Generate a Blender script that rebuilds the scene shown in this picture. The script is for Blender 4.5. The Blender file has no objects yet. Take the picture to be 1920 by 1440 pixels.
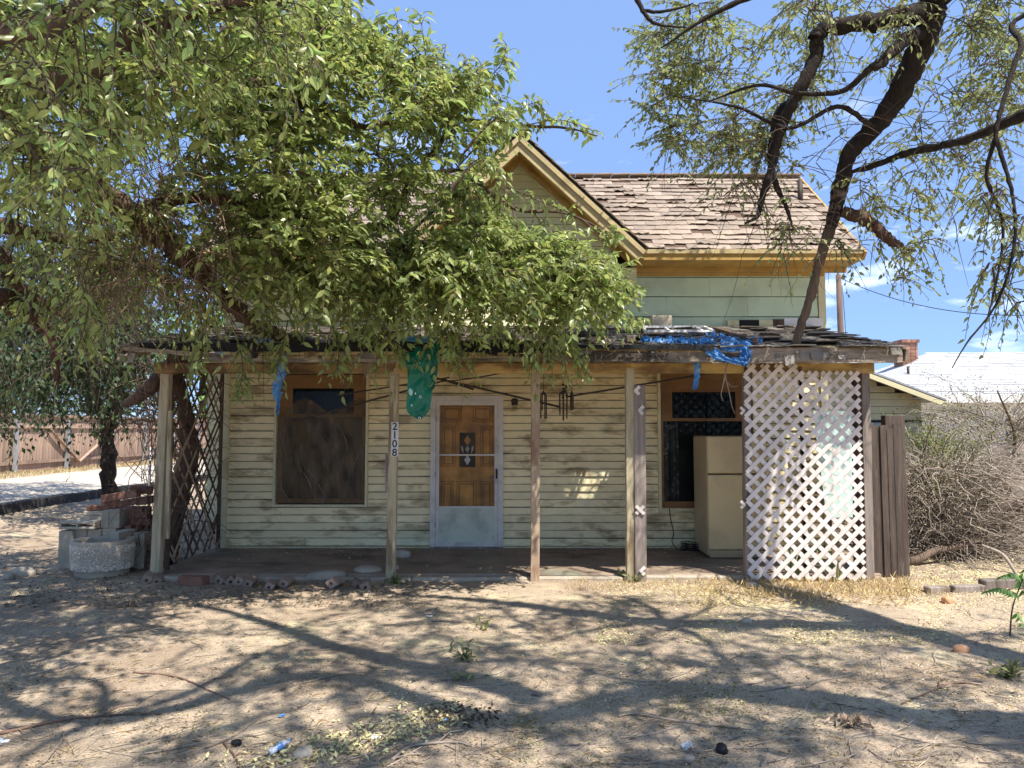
import bpy, bmesh, math, random
import numpy as np
from mathutils import Vector, Matrix, Quaternion

# ------------------------------------------------------------------ camera, light
SC = bpy.context.scene
COL = SC.collection
F = 1331.0
EYE = 1.7
PITCH = math.atan(85 / F)
cam = bpy.data.cameras.new('camera')
cam.sensor_width = 36
cam.lens = 36 * F / 1920
cam.clip_start = 0.05
cam.clip_end = 2000
co = bpy.data.objects.new('camera', cam)
COL.objects.link(co)
co.location = (0, 0, EYE)
co.rotation_euler = (math.pi / 2 + PITCH, 0, 0)
SC.camera = co

SUN_EL = math.radians(60)
SUN_AZ = math.radians(40)            # towards the right, behind the camera
sun_dir = Vector((math.cos(SUN_EL) * math.sin(SUN_AZ), -math.cos(SUN_EL) * math.cos(SUN_AZ), math.sin(SUN_EL)))
SUN_STRENGTH = 4.4
SKY_STRENGTH = 0.15
EXPOSURE = 1.0
w = bpy.data.worlds.new('World')
SC.world = w
w.use_nodes = True
nt = w.node_tree
bg = nt.nodes['Background']
sky = nt.nodes.new('ShaderNodeTexSky')
sky.sky_type = 'NISHITA'
sky.sun_disc = False
sky.sun_elevation = SUN_EL
sky.sun_rotation = math.pi - SUN_AZ
sky.altitude = 400
sky.air_density = 0.6
sky.dust_density = 0.0
sky.ozone_density = 6.0
bg.inputs[1].default_value = SKY_STRENGTH
# thin white clouds low over the roofs
tc = nt.nodes.new('ShaderNodeTexCoord')
mp = nt.nodes.new('ShaderNodeMapping')
mp.inputs['Scale'].default_value = (5.0, 5.0, 17)
mp.inputs['Location'].default_value = (1.3, 0.4, 0.2)
ns = nt.nodes.new('ShaderNodeTexNoise')
ns.inputs['Scale'].default_value = 1.0
ns.inputs['Detail'].default_value = 6
ns.inputs['Roughness'].default_value = 0.62
rp = nt.nodes.new('ShaderNodeValToRGB')
rp.color_ramp.elements[0].position = 0.56
rp.color_ramp.elements[1].position = 0.76
mix = nt.nodes.new('ShaderNodeMix')
mix.data_type = 'RGBA'
mix.inputs[7].default_value = (8.2, 8.8, 9.6, 1)
ml = nt.nodes.new('ShaderNodeMath')
ml.operation = 'MULTIPLY'
ml.inputs[1].default_value = 0.85
hs = nt.nodes.new('ShaderNodeMix')             # evens out the clear-sky gradient
hs.data_type = 'RGBA'
hs.inputs[0].default_value = 0.74
hs.inputs[7].default_value = (1.22, 1.95, 3.62, 1)
sx = nt.nodes.new('ShaderNodeSeparateXYZ')
fd = nt.nodes.new('ShaderNodeMapRange')
fd.inputs[1].default_value = 0.30
fd.inputs[2].default_value = 0.45
fd.inputs[3].default_value = 0.6
fd.inputs[4].default_value = 0.0
nt.links.new(tc.outputs['Generated'], sx.inputs[0])
nt.links.new(sx.outputs[2], fd.inputs[0])
nt.links.new(fd.outputs[0], ml.inputs[1])
nt.links.new(tc.outputs['Generated'], mp.inputs['Vector'])
nt.links.new(mp.outputs[0], ns.inputs['Vector'])
nt.links.new(ns.outputs[0], rp.inputs[0])
nt.links.new(rp.outputs[0], ml.inputs[0])
nt.links.new(ml.outputs[0], mix.inputs[0])
nt.links.new(sky.outputs[0], hs.inputs[6])
nt.links.new(hs.outputs[2], mix.inputs[6])
nt.links.new(mix.outputs[2], bg.inputs[0])

sl = bpy.data.lights.new('sun', 'SUN')
sl.energy = SUN_STRENGTH
sl.angle = math.radians(0.53)
sl.color = (1.0, 0.955, 0.885)
so = bpy.data.objects.new('sun', sl)
COL.objects.link(so)
so.location = (10, -12, 20)
so.rotation_euler = (-sun_dir).to_track_quat('-Z', 'Y').to_euler()

SC.view_settings.view_transform = 'Standard'
SC.view_settings.look = 'None'
SC.view_settings.gamma = 1
SC.view_settings.use_curve_mapping = False
SC.view_settings.exposure = EXPOSURE
SC.cycles.use_denoising = True
SC.cycles.max_bounces = 8
SC.cycles.transparent_max_bounces = 12

# ------------------------------------------------------------------ helpers
rnd = random.Random(7)
RNG = np.random.default_rng(11)


def at(px, py, Y):
    """world point on the plane at depth Y seen at photo pixel px,py"""
    u = (px - 960) / F
    v = (720 - py) / F
    dy = math.cos(PITCH) - v * math.sin(PITCH)
    dz = math.sin(PITCH) + v * math.cos(PITCH)
    s = Y / dy
    return Vector((u * s, Y, EYE + dz * s))


def tz(x, y):
    """ground height"""
    def ss(t):
        t = min(1, max(0, t))
        return t * t * (3 - 2 * t)
    z = 0.42 * ss((-6.0 - x) / 7.0) * ss((y - 6.5) / 4.0)
    z += 0.10 * ss((x - 5) / 3) * ss((y - 8.5) / 3)
    b = 0.022 * math.sin(x * 1.7 + 0.6 * y) * math.cos(y * 1.3 - 0.4 * x) + 0.014 * math.sin(3.1 * x + 1.2) * math.sin(2.7 * y + x)
    return z + b * (1 - ss((y - 7.4) / 0.8) * (1 if abs(x) < 5.2 else 0.3))


def ground(px, py):
    u = (px - 960) / F
    v = (720 - py) / F
    dy = math.cos(PITCH) - v * math.sin(PITCH)
    dz = math.sin(PITCH) + v * math.cos(PITCH)
    z = 0.0
    for _ in range(8):
        s = (z - EYE) / dz
        z = tz(u * s, dy * s)
    return Vector((u * s, dy * s, z))


def tag(o, label=None, cat=None, group=None, kind=None):
    if label: o['label'] = label
    if cat: o['category'] = cat
    if group: o['group'] = group
    if kind: o['kind'] = kind
    return o


def empty(name, loc=(0, 0, 0), rz=0.0):
    o = bpy.data.objects.new(name, None)
    o.empty_display_size = 0.2
    o.location = loc
    o.rotation_euler = (0, 0, rz)
    COL.objects.link(o)
    return o


def link(name, me, parent=None, world=True):
    o = bpy.data.objects.new(name, me)
    COL.objects.link(o)
    if parent:
        o.parent = parent
        if world:
            bpy_m = parent_matrix(parent)
            o.matrix_parent_inverse = bpy_m.inverted()
    return o


def parent_matrix(p):
    m = Matrix.LocRotScale(p.location, p.rotation_euler, p.scale)
    if p.parent:
        m = parent_matrix(p.parent) @ p.matrix_parent_inverse @ m
    return m


class MB:
    """collects shapes in world space; build() links them as one mesh object"""
    def __init__(s):
        s.v = []; s.f = []; s.m = []; s.sm = []

    def add(s, vs, fs, mi=0, smooth=False):
        o = len(s.v)
        s.v.extend([tuple(v) for v in vs])
        for f in fs:
            s.f.append(tuple(i + o for i in f)); s.m.append(mi); s.sm.append(smooth)
        return s

    def box(s, x0, x1, y0, y1, z0, z1, mi=0, M=None):
        vs = [Vector((x, y, z)) for z in (z0, z1) for y in (y0, y1) for x in (x0, x1)]
        if M is not None: vs = [M @ v for v in vs]
        return s.add(vs, [(0, 2, 3, 1), (4, 5, 7, 6), (0, 1, 5, 4), (2, 6, 7, 3), (0, 4, 6, 2), (1, 3, 7, 5)], mi)

    def bar(s, a, b, w, d, up=Vector((0, 0, 1)), mi=0):
        """rectangular bar from a to b; w across, d along up-ish"""
        a = Vector(a); b = Vector(b)
        t = (b - a).normalized()
        if abs(t.dot(up)) > 0.98: up = Vector((0, 1, 0))
        side = t.cross(up).normalized()
        u2 = side.cross(t).normalized()
        vs = []
        for p in (a, b):
            for i, j in ((-1, -1), (1, -1), (1, 1), (-1, 1)):
                vs.append(p + side * (i * w / 2) + u2 * (j * d / 2))
        return s.add(vs, [(0, 3, 2, 1), (4, 5, 6, 7), (0, 1, 5, 4), (1, 2, 6, 5), (2, 3, 7, 6), (3, 0, 4, 7)], mi)

    def prism(s, poly, y0, y1, mi=0):
        """polygon in XZ extruded along Y"""
        n = len(poly)
        vs = [Vector((x, y0, z)) for x, z in poly] + [Vector((x, y1, z)) for x, z in poly]
        fs = [tuple(range(n)), tuple(range(2 * n - 1, n - 1, -1))]
        fs += [(i, i + n, (i + 1) % n + n, (i + 1) % n) for i in range(n)]
        return s.add(vs, fs, mi)

    def tube(s, pts, rad, n=6, mi=0, smooth=True, rough=0.0, cap=True):
        pts = np.array([tuple(p) for p in pts], float)
        k = len(pts)
        rad = np.broadcast_to(np.array(rad, float), (k,)) if np.ndim(rad) < 1 or len(np.atleast_1d(rad)) == k else np.interp(np.linspace(0, 1, k), np.linspace(0, 1, len(rad)), rad)
        V, Fc = tube_np(pts, rad, n, rough)
        s.add(V, Fc, mi, smooth)
        if cap:
            o = len(s.v) - len(V)
            s.f.append(tuple(o + i for i in range(n))[::-1]); s.m.append(mi); s.sm.append(False)
            s.f.append(tuple(o + (k - 1) * n + i for i in range(n))); s.m.append(mi); s.sm.append(False)
        return s

    def lathe(s, prof, c, n=24, mi=0, sx=1, sy=1):
        vs = []
        for r, z in prof:
            for i in range(n):
                a = 2 * math.pi * i / n
                vs.append(Vector((c[0] + r * sx * math.cos(a), c[1] + r * sy * math.sin(a), c[2] + z)))
        fs = []
        for j in range(len(prof) - 1):
            for i in range(n):
                fs.append((j * n + i, j * n + (i + 1) % n, (j + 1) * n + (i + 1) % n, (j + 1) * n + i))
        return s.add(vs, fs, mi, True)

    def xf(s, M, start=0):
        for i in range(start, len(s.v)):
            s.v[i] = tuple(M @ Vector(s.v[i]))
        return s

    def mesh(s, name, mats):
        me = bpy.data.meshes.new(name)
        me.from_pydata(s.v, [], s.f)
        for m in (mats if isinstance(mats, (list, tuple)) else [mats]):
            me.materials.append(m)
        if any(s.m): me.polygons.foreach_set('material_index', s.m)
        me.polygons.foreach_set('use_smooth', s.sm)
        me.update()
        return me

    def build(s, name, mats, parent=None):
        return link(name, s.mesh(name, mats), parent)


def bevel(o, w=0.006, seg=1):
    m = o.modifiers.new('bevel', 'BEVEL')
    m.width = w; m.segments = seg; m.limit_method = 'ANGLE'
    return o


def tube_np(pts, rad, n=5, rough=0.0):
    k = len(pts)
    t = np.gradient(pts, axis=0)
    t /= np.linalg.norm(t, axis=1, keepdims=True) + 1e-9
    mean = t.mean(0)
    up = np.array([0, 0, 1.0]) if abs(mean[2]) < 0.8 * np.linalg.norm(mean) + 1e-9 else np.array([0, 1.0, 0])
    s = np.cross(t, up); s /= np.linalg.norm(s, axis=1, keepdims=True) + 1e-9
    u = np.cross(s, t)
    a = np.linspace(0, 2 * np.pi, n, endpoint=False)
    r = rad[:, None] * (1 + (RNG.normal(0, rough, (k, n)) if rough else 0))
    V = pts[:, None, :] + r[..., None] * (np.cos(a)[None, :, None] * s[:, None, :] + np.sin(a)[None, :, None] * u[:, None, :])
    V = V.reshape(-1, 3)
    i = np.arange(k - 1)[:, None] * n + np.arange(n)[None, :]
    j = np.arange(k - 1)[:, None] * n + (np.arange(n)[None, :] + 1) % n
    Fc = np.stack([i, j, j + n, i + n], -1).reshape(-1, 4)
    return V, Fc.tolist() if k < 60 else Fc.tolist()


def catmull(P, m=8):
    P = np.array([tuple(p) for p in P], float)
    Q = np.vstack([2 * P[0] - P[1], P, 2 * P[-1] - P[-2]])
    out = []
    for i in range(1, len(Q) - 2):
        for t in np.linspace(0, 1, m, endpoint=False):
            a, b, c, d = Q[i - 1], Q[i], Q[i + 1], Q[i + 2]
            out.append(0.5 * (2 * b + (c - a) * t + (2 * a - 5 * b + 4 * c - d) * t * t + (3 * b - a - 3 * c + d) * t ** 3))
    out.append(P[-1])
    return np.array(out)


def np_mesh(name, V, quads=None, tris=None, mats=(), smooth=False):
    """fast mesh from numpy arrays"""
    me = bpy.data.meshes.new(name)
    V = np.asarray(V, np.float32)
    loops = []; starts = []; tot = 0
    if quads is not None and len(quads):
        q = np.asarray(quads, np.int32)
        loops.append(q.ravel()); starts.append(np.arange(len(q)) * 4); tot = q.size
    if tris is not None and len(tris):
        t = np.asarray(tris, np.int32)
        loops.append(t.ravel()); starts.append(tot + np.arange(len(t)) * 3)
    loops = np.concatenate(loops); starts = np.concatenate(starts)
    me.vertices.add(len(V)); me.vertices.foreach_set('co', V.ravel())
    me.loops.add(len(loops)); me.loops.foreach_set('vertex_index', loops.astype(np.int32))
    me.polygons.add(len(starts)); me.polygons.foreach_set('loop_start', starts.astype(np.int32))
    for m in mats: me.materials.append(m)
    if smooth: me.polygons.foreach_set('use_smooth', np.ones(len(starts), bool))
    me.update(calc_edges=True)
    me.validate()
    return me


# ------------------------------------------------------------------ materials
def mat(name, base, rough=0.85, var=0.25, scale=6.0, stretch=(1, 1, 1), bump=0.3, spec=0.25,
        stain=None, stain_amt=0.5, stain_scale=1.5, stain_stretch=(1, 1, 1), stain_lo=0.5, stain_hi=0.65,
        obj_var=0.0, island_var=0.0, fine=60.0, trans=0.0, metal=0.0, stain2=None, s2=(2.5, (1, 1, 1), 0.55, 0.7, 0.7), bdist=0.01, hue_var=0.0):
    m = bpy.data.materials.new(name)
    m.use_nodes = True
    nt = m.node_tree; N = nt.nodes; L = nt.links
    b = N['Principled BSDF']
    b.inputs['Roughness'].default_value = rough
    b.inputs['Specular IOR Level'].default_value = spec
    b.inputs['Metallic'].default_value = metal
    tc = N.new('ShaderNodeTexCoord')

    def noise(sc, st, det=5, off=0.0):
        mp = N.new('ShaderNodeMapping'); mp.inputs['Scale'].default_value = st
        mp.inputs['Location'].default_value = (off, off * 0.7, off * 1.3)
        L.new(tc.outputs['Object'], mp.inputs['Vector'])
        n = N.new('ShaderNodeTexNoise'); n.inputs['Scale'].default_value = sc; n.inputs['Detail'].default_value = det
        n.inputs['Roughness'].default_value = 0.6
        L.new(mp.outputs[0], n.inputs['Vector'])
        return n.outputs[0]

    def ramp(inp, p0, c0, p1, c1):
        r = N.new('ShaderNodeValToRGB')
        r.color_ramp.elements[0].position = p0; r.color_ramp.elements[0].color = c0
        r.color_ramp.elements[1].position = p1; r.color_ramp.elements[1].color = c1
        L.new(inp, r.inputs[0])
        return r.outputs[0]
    B = lambda k: tuple(min(1, c * k) for c in base) + (1,)
    n1 = noise(scale, stretch)
    colr = ramp(n1, 0.3, B(1 - var), 0.7, B(1 + var))

    def over(colr, c, amt, sc, st, lo, hi, off):
        f = ramp(noise(sc, st, 7, off), lo, (0, 0, 0, 1), hi, (amt, amt, amt, 1))
        mx = N.new('ShaderNodeMix'); mx.data_type = 'RGBA'
        L.new(f, mx.inputs[0]); L.new(colr, mx.inputs[6]); mx.inputs[7].default_value = tuple(c) + (1,)
        return mx.outputs[2]
    if stain: colr = over(colr, stain, stain_amt, stain_scale, stain_stretch, stain_lo, stain_hi, 3.7)
    if stain2: colr = over(colr, stain2, s2[4], s2[0], s2[1], s2[2], s2[3], 9.1)
    if obj_var or island_var or hue_var:
        src = []
        if obj_var or hue_var:
            oi = N.new('ShaderNodeObjectInfo'); src.append((oi.outputs['Random'], obj_var or island_var))
        if island_var:
            ge = N.new('ShaderNodeNewGeometry'); src.append((ge.outputs['Random Per Island'], island_var))
        for o, a in src:
            h = N.new('ShaderNodeHueSaturation')
            mr = N.new('ShaderNodeMapRange'); mr.inputs[3].default_value = 1 - a; mr.inputs[4].default_value = 1 + a
            L.new(o, mr.inputs[0]); L.new(mr.outputs[0], h.inputs['Value']); L.new(colr, h.inputs['Color'])
            if hue_var:
                m2 = N.new('ShaderNodeMath'); m2.operation = 'MULTIPLY'; m2.inputs[1].default_value = 7.31
                fr = N.new('ShaderNodeMath'); fr.operation = 'FRACT'
                mh = N.new('ShaderNodeMapRange'); mh.inputs[3].default_value = 0.5 - hue_var; mh.inputs[4].default_value = 0.5 + hue_var
                L.new(o, m2.inputs[0]); L.new(m2.outputs[0], fr.inputs[0]); L.new(fr.outputs[0], mh.inputs[0]); L.new(mh.outputs[0], h.inputs['Hue'])
            colr = h.outputs[0]
    L.new(colr, b.inputs['Base Color'])
    if bump:
        bp = N.new('ShaderNodeBump'); bp.inputs['Strength'].default_value = bump; bp.inputs['Distance'].default_value = bdist
        L.new(noise(fine, stretch, 4, 1.1), bp.inputs['Height']); L.new(bp.outputs[0], b.inputs['Normal'])
    if trans:
        t = N.new('ShaderNodeBsdfTranslucent')
        hb = N.new('ShaderNodeHueSaturation'); hb.inputs['Value'].default_value = 1.15; hb.inputs['Saturation'].default_value = 1.1
        L.new(colr, hb.inputs['Color']); L.new(hb.outputs[0], t.inputs['Color'])
        ms = N.new('ShaderNodeMixShader'); ms.inputs[0].default_value = trans
        L.new(b.outputs[0], ms.inputs[1]); L.new(t.outputs[0], ms.inputs[2])
        L.new(ms.outputs[0], N['Material Output'].inputs['Surface'])
    return m


def glass_mat(name, tint, alpha, rough=0.05, st=(1, 1, 1), rng=.15, spec=.2):
    """window pane / film: partly see-through, partly a glossy dusty surface"""
    m = bpy.data.materials.new(name); m.use_nodes = True
    nt = m.node_tree; N = nt.nodes; L = nt.links
    b = N['Principled BSDF']
    b.inputs['Base Color'].default_value = tuple(tint) + (1,)
    b.inputs['Roughness'].default_value = rough
    b.inputs['Specular IOR Level'].default_value = spec
    t = N.new('ShaderNodeBsdfTransparent')
    ms = N.new('ShaderNodeMixShader')
    tcn = N.new('ShaderNodeTexCoord'); n = N.new('ShaderNodeTexNoise'); n.inputs['Scale'].default_value = 3.0; n.inputs['Detail'].default_value = 6
    r = N.new('ShaderNodeMapRange'); r.inputs[1].default_value = 0.3; r.inputs[2].default_value = 0.75
    r.inputs[3].default_value = max(0, alpha - rng); r.inputs[4].default_value = min(1, alpha + rng * 1.6)
    mpn = N.new('ShaderNodeMapping'); mpn.inputs['Scale'].default_value = st; mpn.inputs['Rotation'].default_value = (0, .35 if st[0] > 1 else 0, 0)
    L.new(tcn.outputs['Object'], mpn.inputs['Vector']); L.new(mpn.outputs[0], n.inputs['Vector']); L.new(n.outputs[0], r.inputs[0]); L.new(r.outputs[0], ms.inputs[0])
    L.new(t.outputs[0], ms.inputs[1]); L.new(b.outputs[0], ms.inputs[2])
    L.new(ms.outputs[0], N['Material Output'].inputs['Surface'])
    return m


M = {}
M['ground'] = mat('dry_dirt', (0.41, 0.32, 0.225), 0.95, 0.22, 3.0, bump=0.9, fine=45, bdist=0.02, stain=(0.29, 0.215, 0.15), stain_amt=0.75, stain_scale=1.1, stain_lo=0.48, stain_hi=0.62,
                  stain2=(0.56, 0.49, 0.30), s2=(1.3, (1, 1, 1), 0.55, 0.68, 0.7))
def grain(m, sc, lo, hi):
    # multiply the colour by a fine gritty noise
    nt = m.node_tree; N = nt.nodes; L = nt.links; b = N['Principled BSDF']
    src = b.inputs['Base Color'].links[0].from_socket
    tc = N.new('ShaderNodeTexCoord'); n = N.new('ShaderNodeTexNoise'); n.inputs['Scale'].default_value = sc; n.inputs['Detail'].default_value = 3
    L.new(tc.outputs['Object'], n.inputs['Vector'])
    r = N.new('ShaderNodeMapRange'); r.inputs[1].default_value = .3; r.inputs[2].default_value = .7; r.inputs[3].default_value = lo; r.inputs[4].default_value = hi
    L.new(n.outputs[0], r.inputs[0])
    h = N.new('ShaderNodeHueSaturation'); L.new(src, h.inputs['Color']); L.new(r.outputs[0], h.inputs['Value']); L.new(h.outputs[0], b.inputs['Base Color'])


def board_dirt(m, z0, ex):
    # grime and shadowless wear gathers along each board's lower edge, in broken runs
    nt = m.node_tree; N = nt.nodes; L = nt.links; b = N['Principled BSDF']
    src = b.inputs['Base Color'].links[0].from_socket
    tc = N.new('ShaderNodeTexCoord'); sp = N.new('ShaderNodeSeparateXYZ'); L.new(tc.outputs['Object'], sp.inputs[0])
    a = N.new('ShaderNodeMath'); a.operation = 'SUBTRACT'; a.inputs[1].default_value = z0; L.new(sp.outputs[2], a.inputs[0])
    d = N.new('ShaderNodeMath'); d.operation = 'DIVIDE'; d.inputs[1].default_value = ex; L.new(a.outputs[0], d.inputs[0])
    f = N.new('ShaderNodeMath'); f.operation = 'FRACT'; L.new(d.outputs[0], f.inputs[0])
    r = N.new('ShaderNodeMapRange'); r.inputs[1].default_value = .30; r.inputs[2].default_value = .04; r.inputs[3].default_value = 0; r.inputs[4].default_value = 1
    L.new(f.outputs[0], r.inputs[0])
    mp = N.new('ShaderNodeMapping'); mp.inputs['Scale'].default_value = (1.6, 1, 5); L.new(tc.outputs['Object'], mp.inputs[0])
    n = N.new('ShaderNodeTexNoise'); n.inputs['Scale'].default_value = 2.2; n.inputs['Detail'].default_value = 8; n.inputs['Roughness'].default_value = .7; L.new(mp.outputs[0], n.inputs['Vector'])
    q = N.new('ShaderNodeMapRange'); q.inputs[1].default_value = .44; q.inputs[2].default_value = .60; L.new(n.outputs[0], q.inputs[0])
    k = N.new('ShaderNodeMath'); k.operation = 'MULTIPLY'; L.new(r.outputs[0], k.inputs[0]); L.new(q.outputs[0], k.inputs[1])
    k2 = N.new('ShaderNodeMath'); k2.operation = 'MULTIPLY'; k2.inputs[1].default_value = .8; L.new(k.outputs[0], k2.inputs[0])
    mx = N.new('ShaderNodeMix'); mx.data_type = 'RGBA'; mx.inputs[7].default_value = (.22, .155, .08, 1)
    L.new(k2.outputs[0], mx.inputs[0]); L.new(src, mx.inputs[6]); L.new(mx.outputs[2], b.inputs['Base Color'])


grain(M['ground'], 70, .72, 1.27)
M['alley'] = mat('pale_gravel', (0.47, 0.405, 0.325), 0.95, 0.15, 2.0, bump=0.6, stain=(0.4, 0.36, 0.28), stain_amt=0.6)
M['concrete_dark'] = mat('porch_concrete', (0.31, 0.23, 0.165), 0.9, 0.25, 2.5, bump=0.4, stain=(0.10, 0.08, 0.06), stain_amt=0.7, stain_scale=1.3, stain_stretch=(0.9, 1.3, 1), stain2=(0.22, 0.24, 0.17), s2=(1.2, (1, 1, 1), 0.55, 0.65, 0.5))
M['siding'] = mat('cream_siding', (0.85, 0.725, 0.42), 0.75, 0.08, 4, bump=0.25, fine=30, obj_var=0.09,
                  stain=(0.25, 0.165, 0.075), stain_amt=0.75, stain_scale=2.6, stain_stretch=(0.8, 1, 2.2), stain_lo=0.51, stain_hi=0.64,
                  stain2=(0.52, 0.60, 0.42), s2=(0.55, (1, 1, 1.3), 0.56, 0.66, 0.6))
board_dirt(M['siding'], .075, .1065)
M['siding_gable'] = mat('gable_siding', (0.72, 0.70, 0.44), 0.75, 0.10, 4, bump=0.2, obj_var=0.07, stain=(0.50, 0.48, 0.30), stain_amt=0.5, stain_scale=2, stain_stretch=(0.6, 1, 3))
M['green_siding'] = mat('pale_green_siding', (0.56, 0.67, 0.48), 0.7, 0.06, 3, bump=0.15, obj_var=0.05, stain=(0.40, 0.46, 0.33), stain_amt=0.6, stain_scale=1.5)
M['trim'] = mat('golden_trim', (0.46, 0.285, 0.08), 0.6, 0.14, 5, bump=0.2, stain=(0.30, 0.17, 0.05), stain_amt=0.7, stain_scale=2, stain_stretch=(0.6, 1, 3), obj_var=0.06)
M['rake'] = mat('weathered_rake', (0.50, 0.39, 0.20), 0.7, 0.15, 5, bump=0.2, stain=(0.30, 0.21, 0.09), stain_amt=0.6, stain_scale=2)
M['cream'] = mat('cream_trim', (0.66, 0.60, 0.36), 0.7, 0.10, 5, bump=0.2, stain=(0.30, 0.25, 0.14), stain_amt=0.6, stain_scale=2.5, stain_lo=0.55, stain_hi=0.7)
M['beam'] = mat('yellow_beam', (0.52, 0.36, 0.13), 0.75, 0.25, 4, (0.4, 1, 2), bump=0.3, stain=(0.17, 0.09, 0.045), stain_amt=0.85, stain_scale=1.7, stain_stretch=(.7, 1, 2), stain_lo=0.48, stain_hi=0.60)
M['beam_shaded'] = mat('shaded_brown_beam', (0.36, 0.235, 0.10), 0.85, 0.3, 4, (0.4, 1, 2), bump=0.5, stain=(0.09, 0.05, 0.03), stain_amt=0.85, stain_scale=2.0, stain_stretch=(.7, 1, 2), stain_lo=0.44, stain_hi=0.58)  # brown and stained; shading of the left lengths is painted into the colour
M['brownwood'] = mat('brown_window_wood', (0.255, 0.135, 0.05), 0.6, 0.2, 3, (0.5, 1, 3), bump=0.2, stain=(0.13, 0.06, 0.02), stain_amt=0.6)
M['doorwood'] = mat('varnished_door', (0.66, 0.33, 0.085), 0.55, 0.22, 3, (3, 1, 0.4), bump=0.15, stain=(0.28, 0.11, 0.03), stain_amt=0.6, stain_scale=2)
M['post'] = mat('weathered_post', (0.47, 0.40, 0.255), 0.85, 0.25, 9, (3, 3, 0.25), bump=0.7, fine=40, stain=(0.20, 0.14, 0.08), stain_amt=0.85, stain_scale=4, stain_stretch=(2, 2, 0.3), stain_lo=0.52, stain_hi=0.62)
M['post_red'] = mat('reddish_post', (0.44, 0.33, 0.22), 0.85, 0.25, 9, (3, 3, 0.25), bump=0.7, fine=40, stain=(0.22, 0.10, 0.055), stain_amt=0.7, stain_scale=2, stain_stretch=(2, 2, 0.8), stain_lo=0.48, stain_hi=0.6)
M['greywood'] = mat('grey_board', (0.25, 0.205, 0.17), 0.9, 0.3, 9, (3, 3, 0.2), bump=0.8, fine=40, stain=(0.09, 0.065, 0.05), stain_amt=0.8, stain_scale=4, stain_stretch=(2, 2, 0.3), obj_var=0.18)
M['fasciawood'] = mat('rotten_fascia', (0.34, 0.275, 0.21), 0.95, 0.3, 8, (0.25, 3, 3), bump=1.0, fine=30, stain=(0.055, 0.045, 0.035), stain_amt=0.9, stain_scale=2.4, stain_stretch=(0.7, 1, 2.5), stain_lo=0.45, stain_hi=0.62, stain2=(0.52, 0.46, 0.30), s2=(2.2, (1, 1, 3), 0.57, 0.68, 0.8))
M['darkwood'] = mat('dark_brown_post', (0.13, 0.085, 0.06), 0.9, 0.3, 9, (3, 3, 0.25), bump=0.6, stain=(0.05, 0.03, 0.02), stain_amt=0.7, stain_scale=3)
M['ceiling'] = mat('ceiling_boards', (0.32, 0.24, 0.13), 0.9, 0.2, 4, (3, 0.3, 1), bump=0.3, stain=(0.10, 0.07, 0.04), stain_amt=0.7, obj_var=0.12)
M['fencewood'] = mat('fence_board', (0.10, 0.076, 0.06), 0.9, 0.4, 8, (4, 4, 0.22), bump=0.8, fine=35, stain=(0.075, 0.05, 0.04), stain_amt=0.8, stain_scale=3, stain_stretch=(3, 3, 0.3), obj_var=0.15, stain2=(0.36, 0.30, 0.24), s2=(4, (3, 3, 0.3), 0.6, 0.72, 0.6))
M['picket'] = mat('sunny_picket', (0.36, 0.25, 0.18), 0.9, 0.25, 5, (3, 3, 0.3), bump=0.5, obj_var=0.28, stain=(0.22, 0.14, 0.10), stain_amt=0.6, stain_scale=2, stain_stretch=(2, 2, 0.5))
M['shingle'] = mat('pinkish_shingle', (0.275, 0.218, 0.17), 0.95, 0.16, 6, bump=0.8, fine=120, obj_var=0.2, island_var=0.15, stain=(0.43, 0.33, 0.25), stain_amt=0.5, stain_scale=2.0)
M['old_shingle'] = mat('grey_shingle', (0.30, 0.265, 0.225), 0.95, 0.25, 6, bump=0.9, fine=80, island_var=0.35, stain=(0.05, 0.043, 0.036), stain_amt=0.9, stain_scale=1.6, stain_stretch=(0.6, 1.6, 1), stain_lo=0.5, stain_hi=0.58)
M['tarpaper'] = mat('black_tar_paper', (0.02, 0.02, 0.021), 0.8, 0.4, 6, bump=0.5)
M['white'] = mat('white_paint', (0.74, 0.72, 0.69), 0.6, 0.06, 6, bump=0.1, obj_var=0.04, stain=(0.5, 0.47, 0.42), stain_amt=0.4, stain_scale=4)
M['lattice'] = mat('white_lattice', (0.76, 0.675, 0.605), 0.65, 0.08, 8, bump=0.2, obj_var=0.07, stain=(0.42, 0.37, 0.32), stain_amt=0.6, stain_scale=5, stain_lo=0.52, stain_hi=0.7)
M['alu'] = mat('storm_door_metal', (0.66, 0.61, 0.53), 0.5, 0.08, 6, bump=0.05, stain=(0.36, 0.33, 0.27), stain_amt=0.6, stain_scale=4)
M['kick'] = mat('kick_panel', (0.56, 0.60, 0.47), 0.5, 0.08, 3, bump=0.05, stain=(0.30, 0.32, 0.24), stain_amt=0.6, stain_scale=3)
M['black'] = mat('black_plastic', (0.015, 0.015, 0.016), 0.5, 0.1, 5, bump=0)
M['darkroom'] = mat('dark_interior', (0.05, 0.05, 0.045), 0.95, 0.2, 3, bump=0)
M['curtain'] = mat('patterned_curtain', (0.13, 0.14, 0.12), 0.95, 0.3, 8, bump=0, stain=(0.5, 0.55, 0.5), stain_amt=0.8, stain_scale=14, stain_lo=0.56, stain_hi=0.6)
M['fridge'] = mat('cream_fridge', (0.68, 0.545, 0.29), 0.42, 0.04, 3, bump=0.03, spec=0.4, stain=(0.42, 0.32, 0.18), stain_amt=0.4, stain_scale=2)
M['fridge_shaded'] = mat('shaded_tan_fridge', (0.50, 0.40, 0.24), 0.45, 0.06, 3, bump=0.03, spec=0.4, stain=(0.33, 0.24, 0.14), stain_amt=0.5, stain_scale=2)  # darker tan copy of the cream; the side's shade is in its colour
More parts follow.
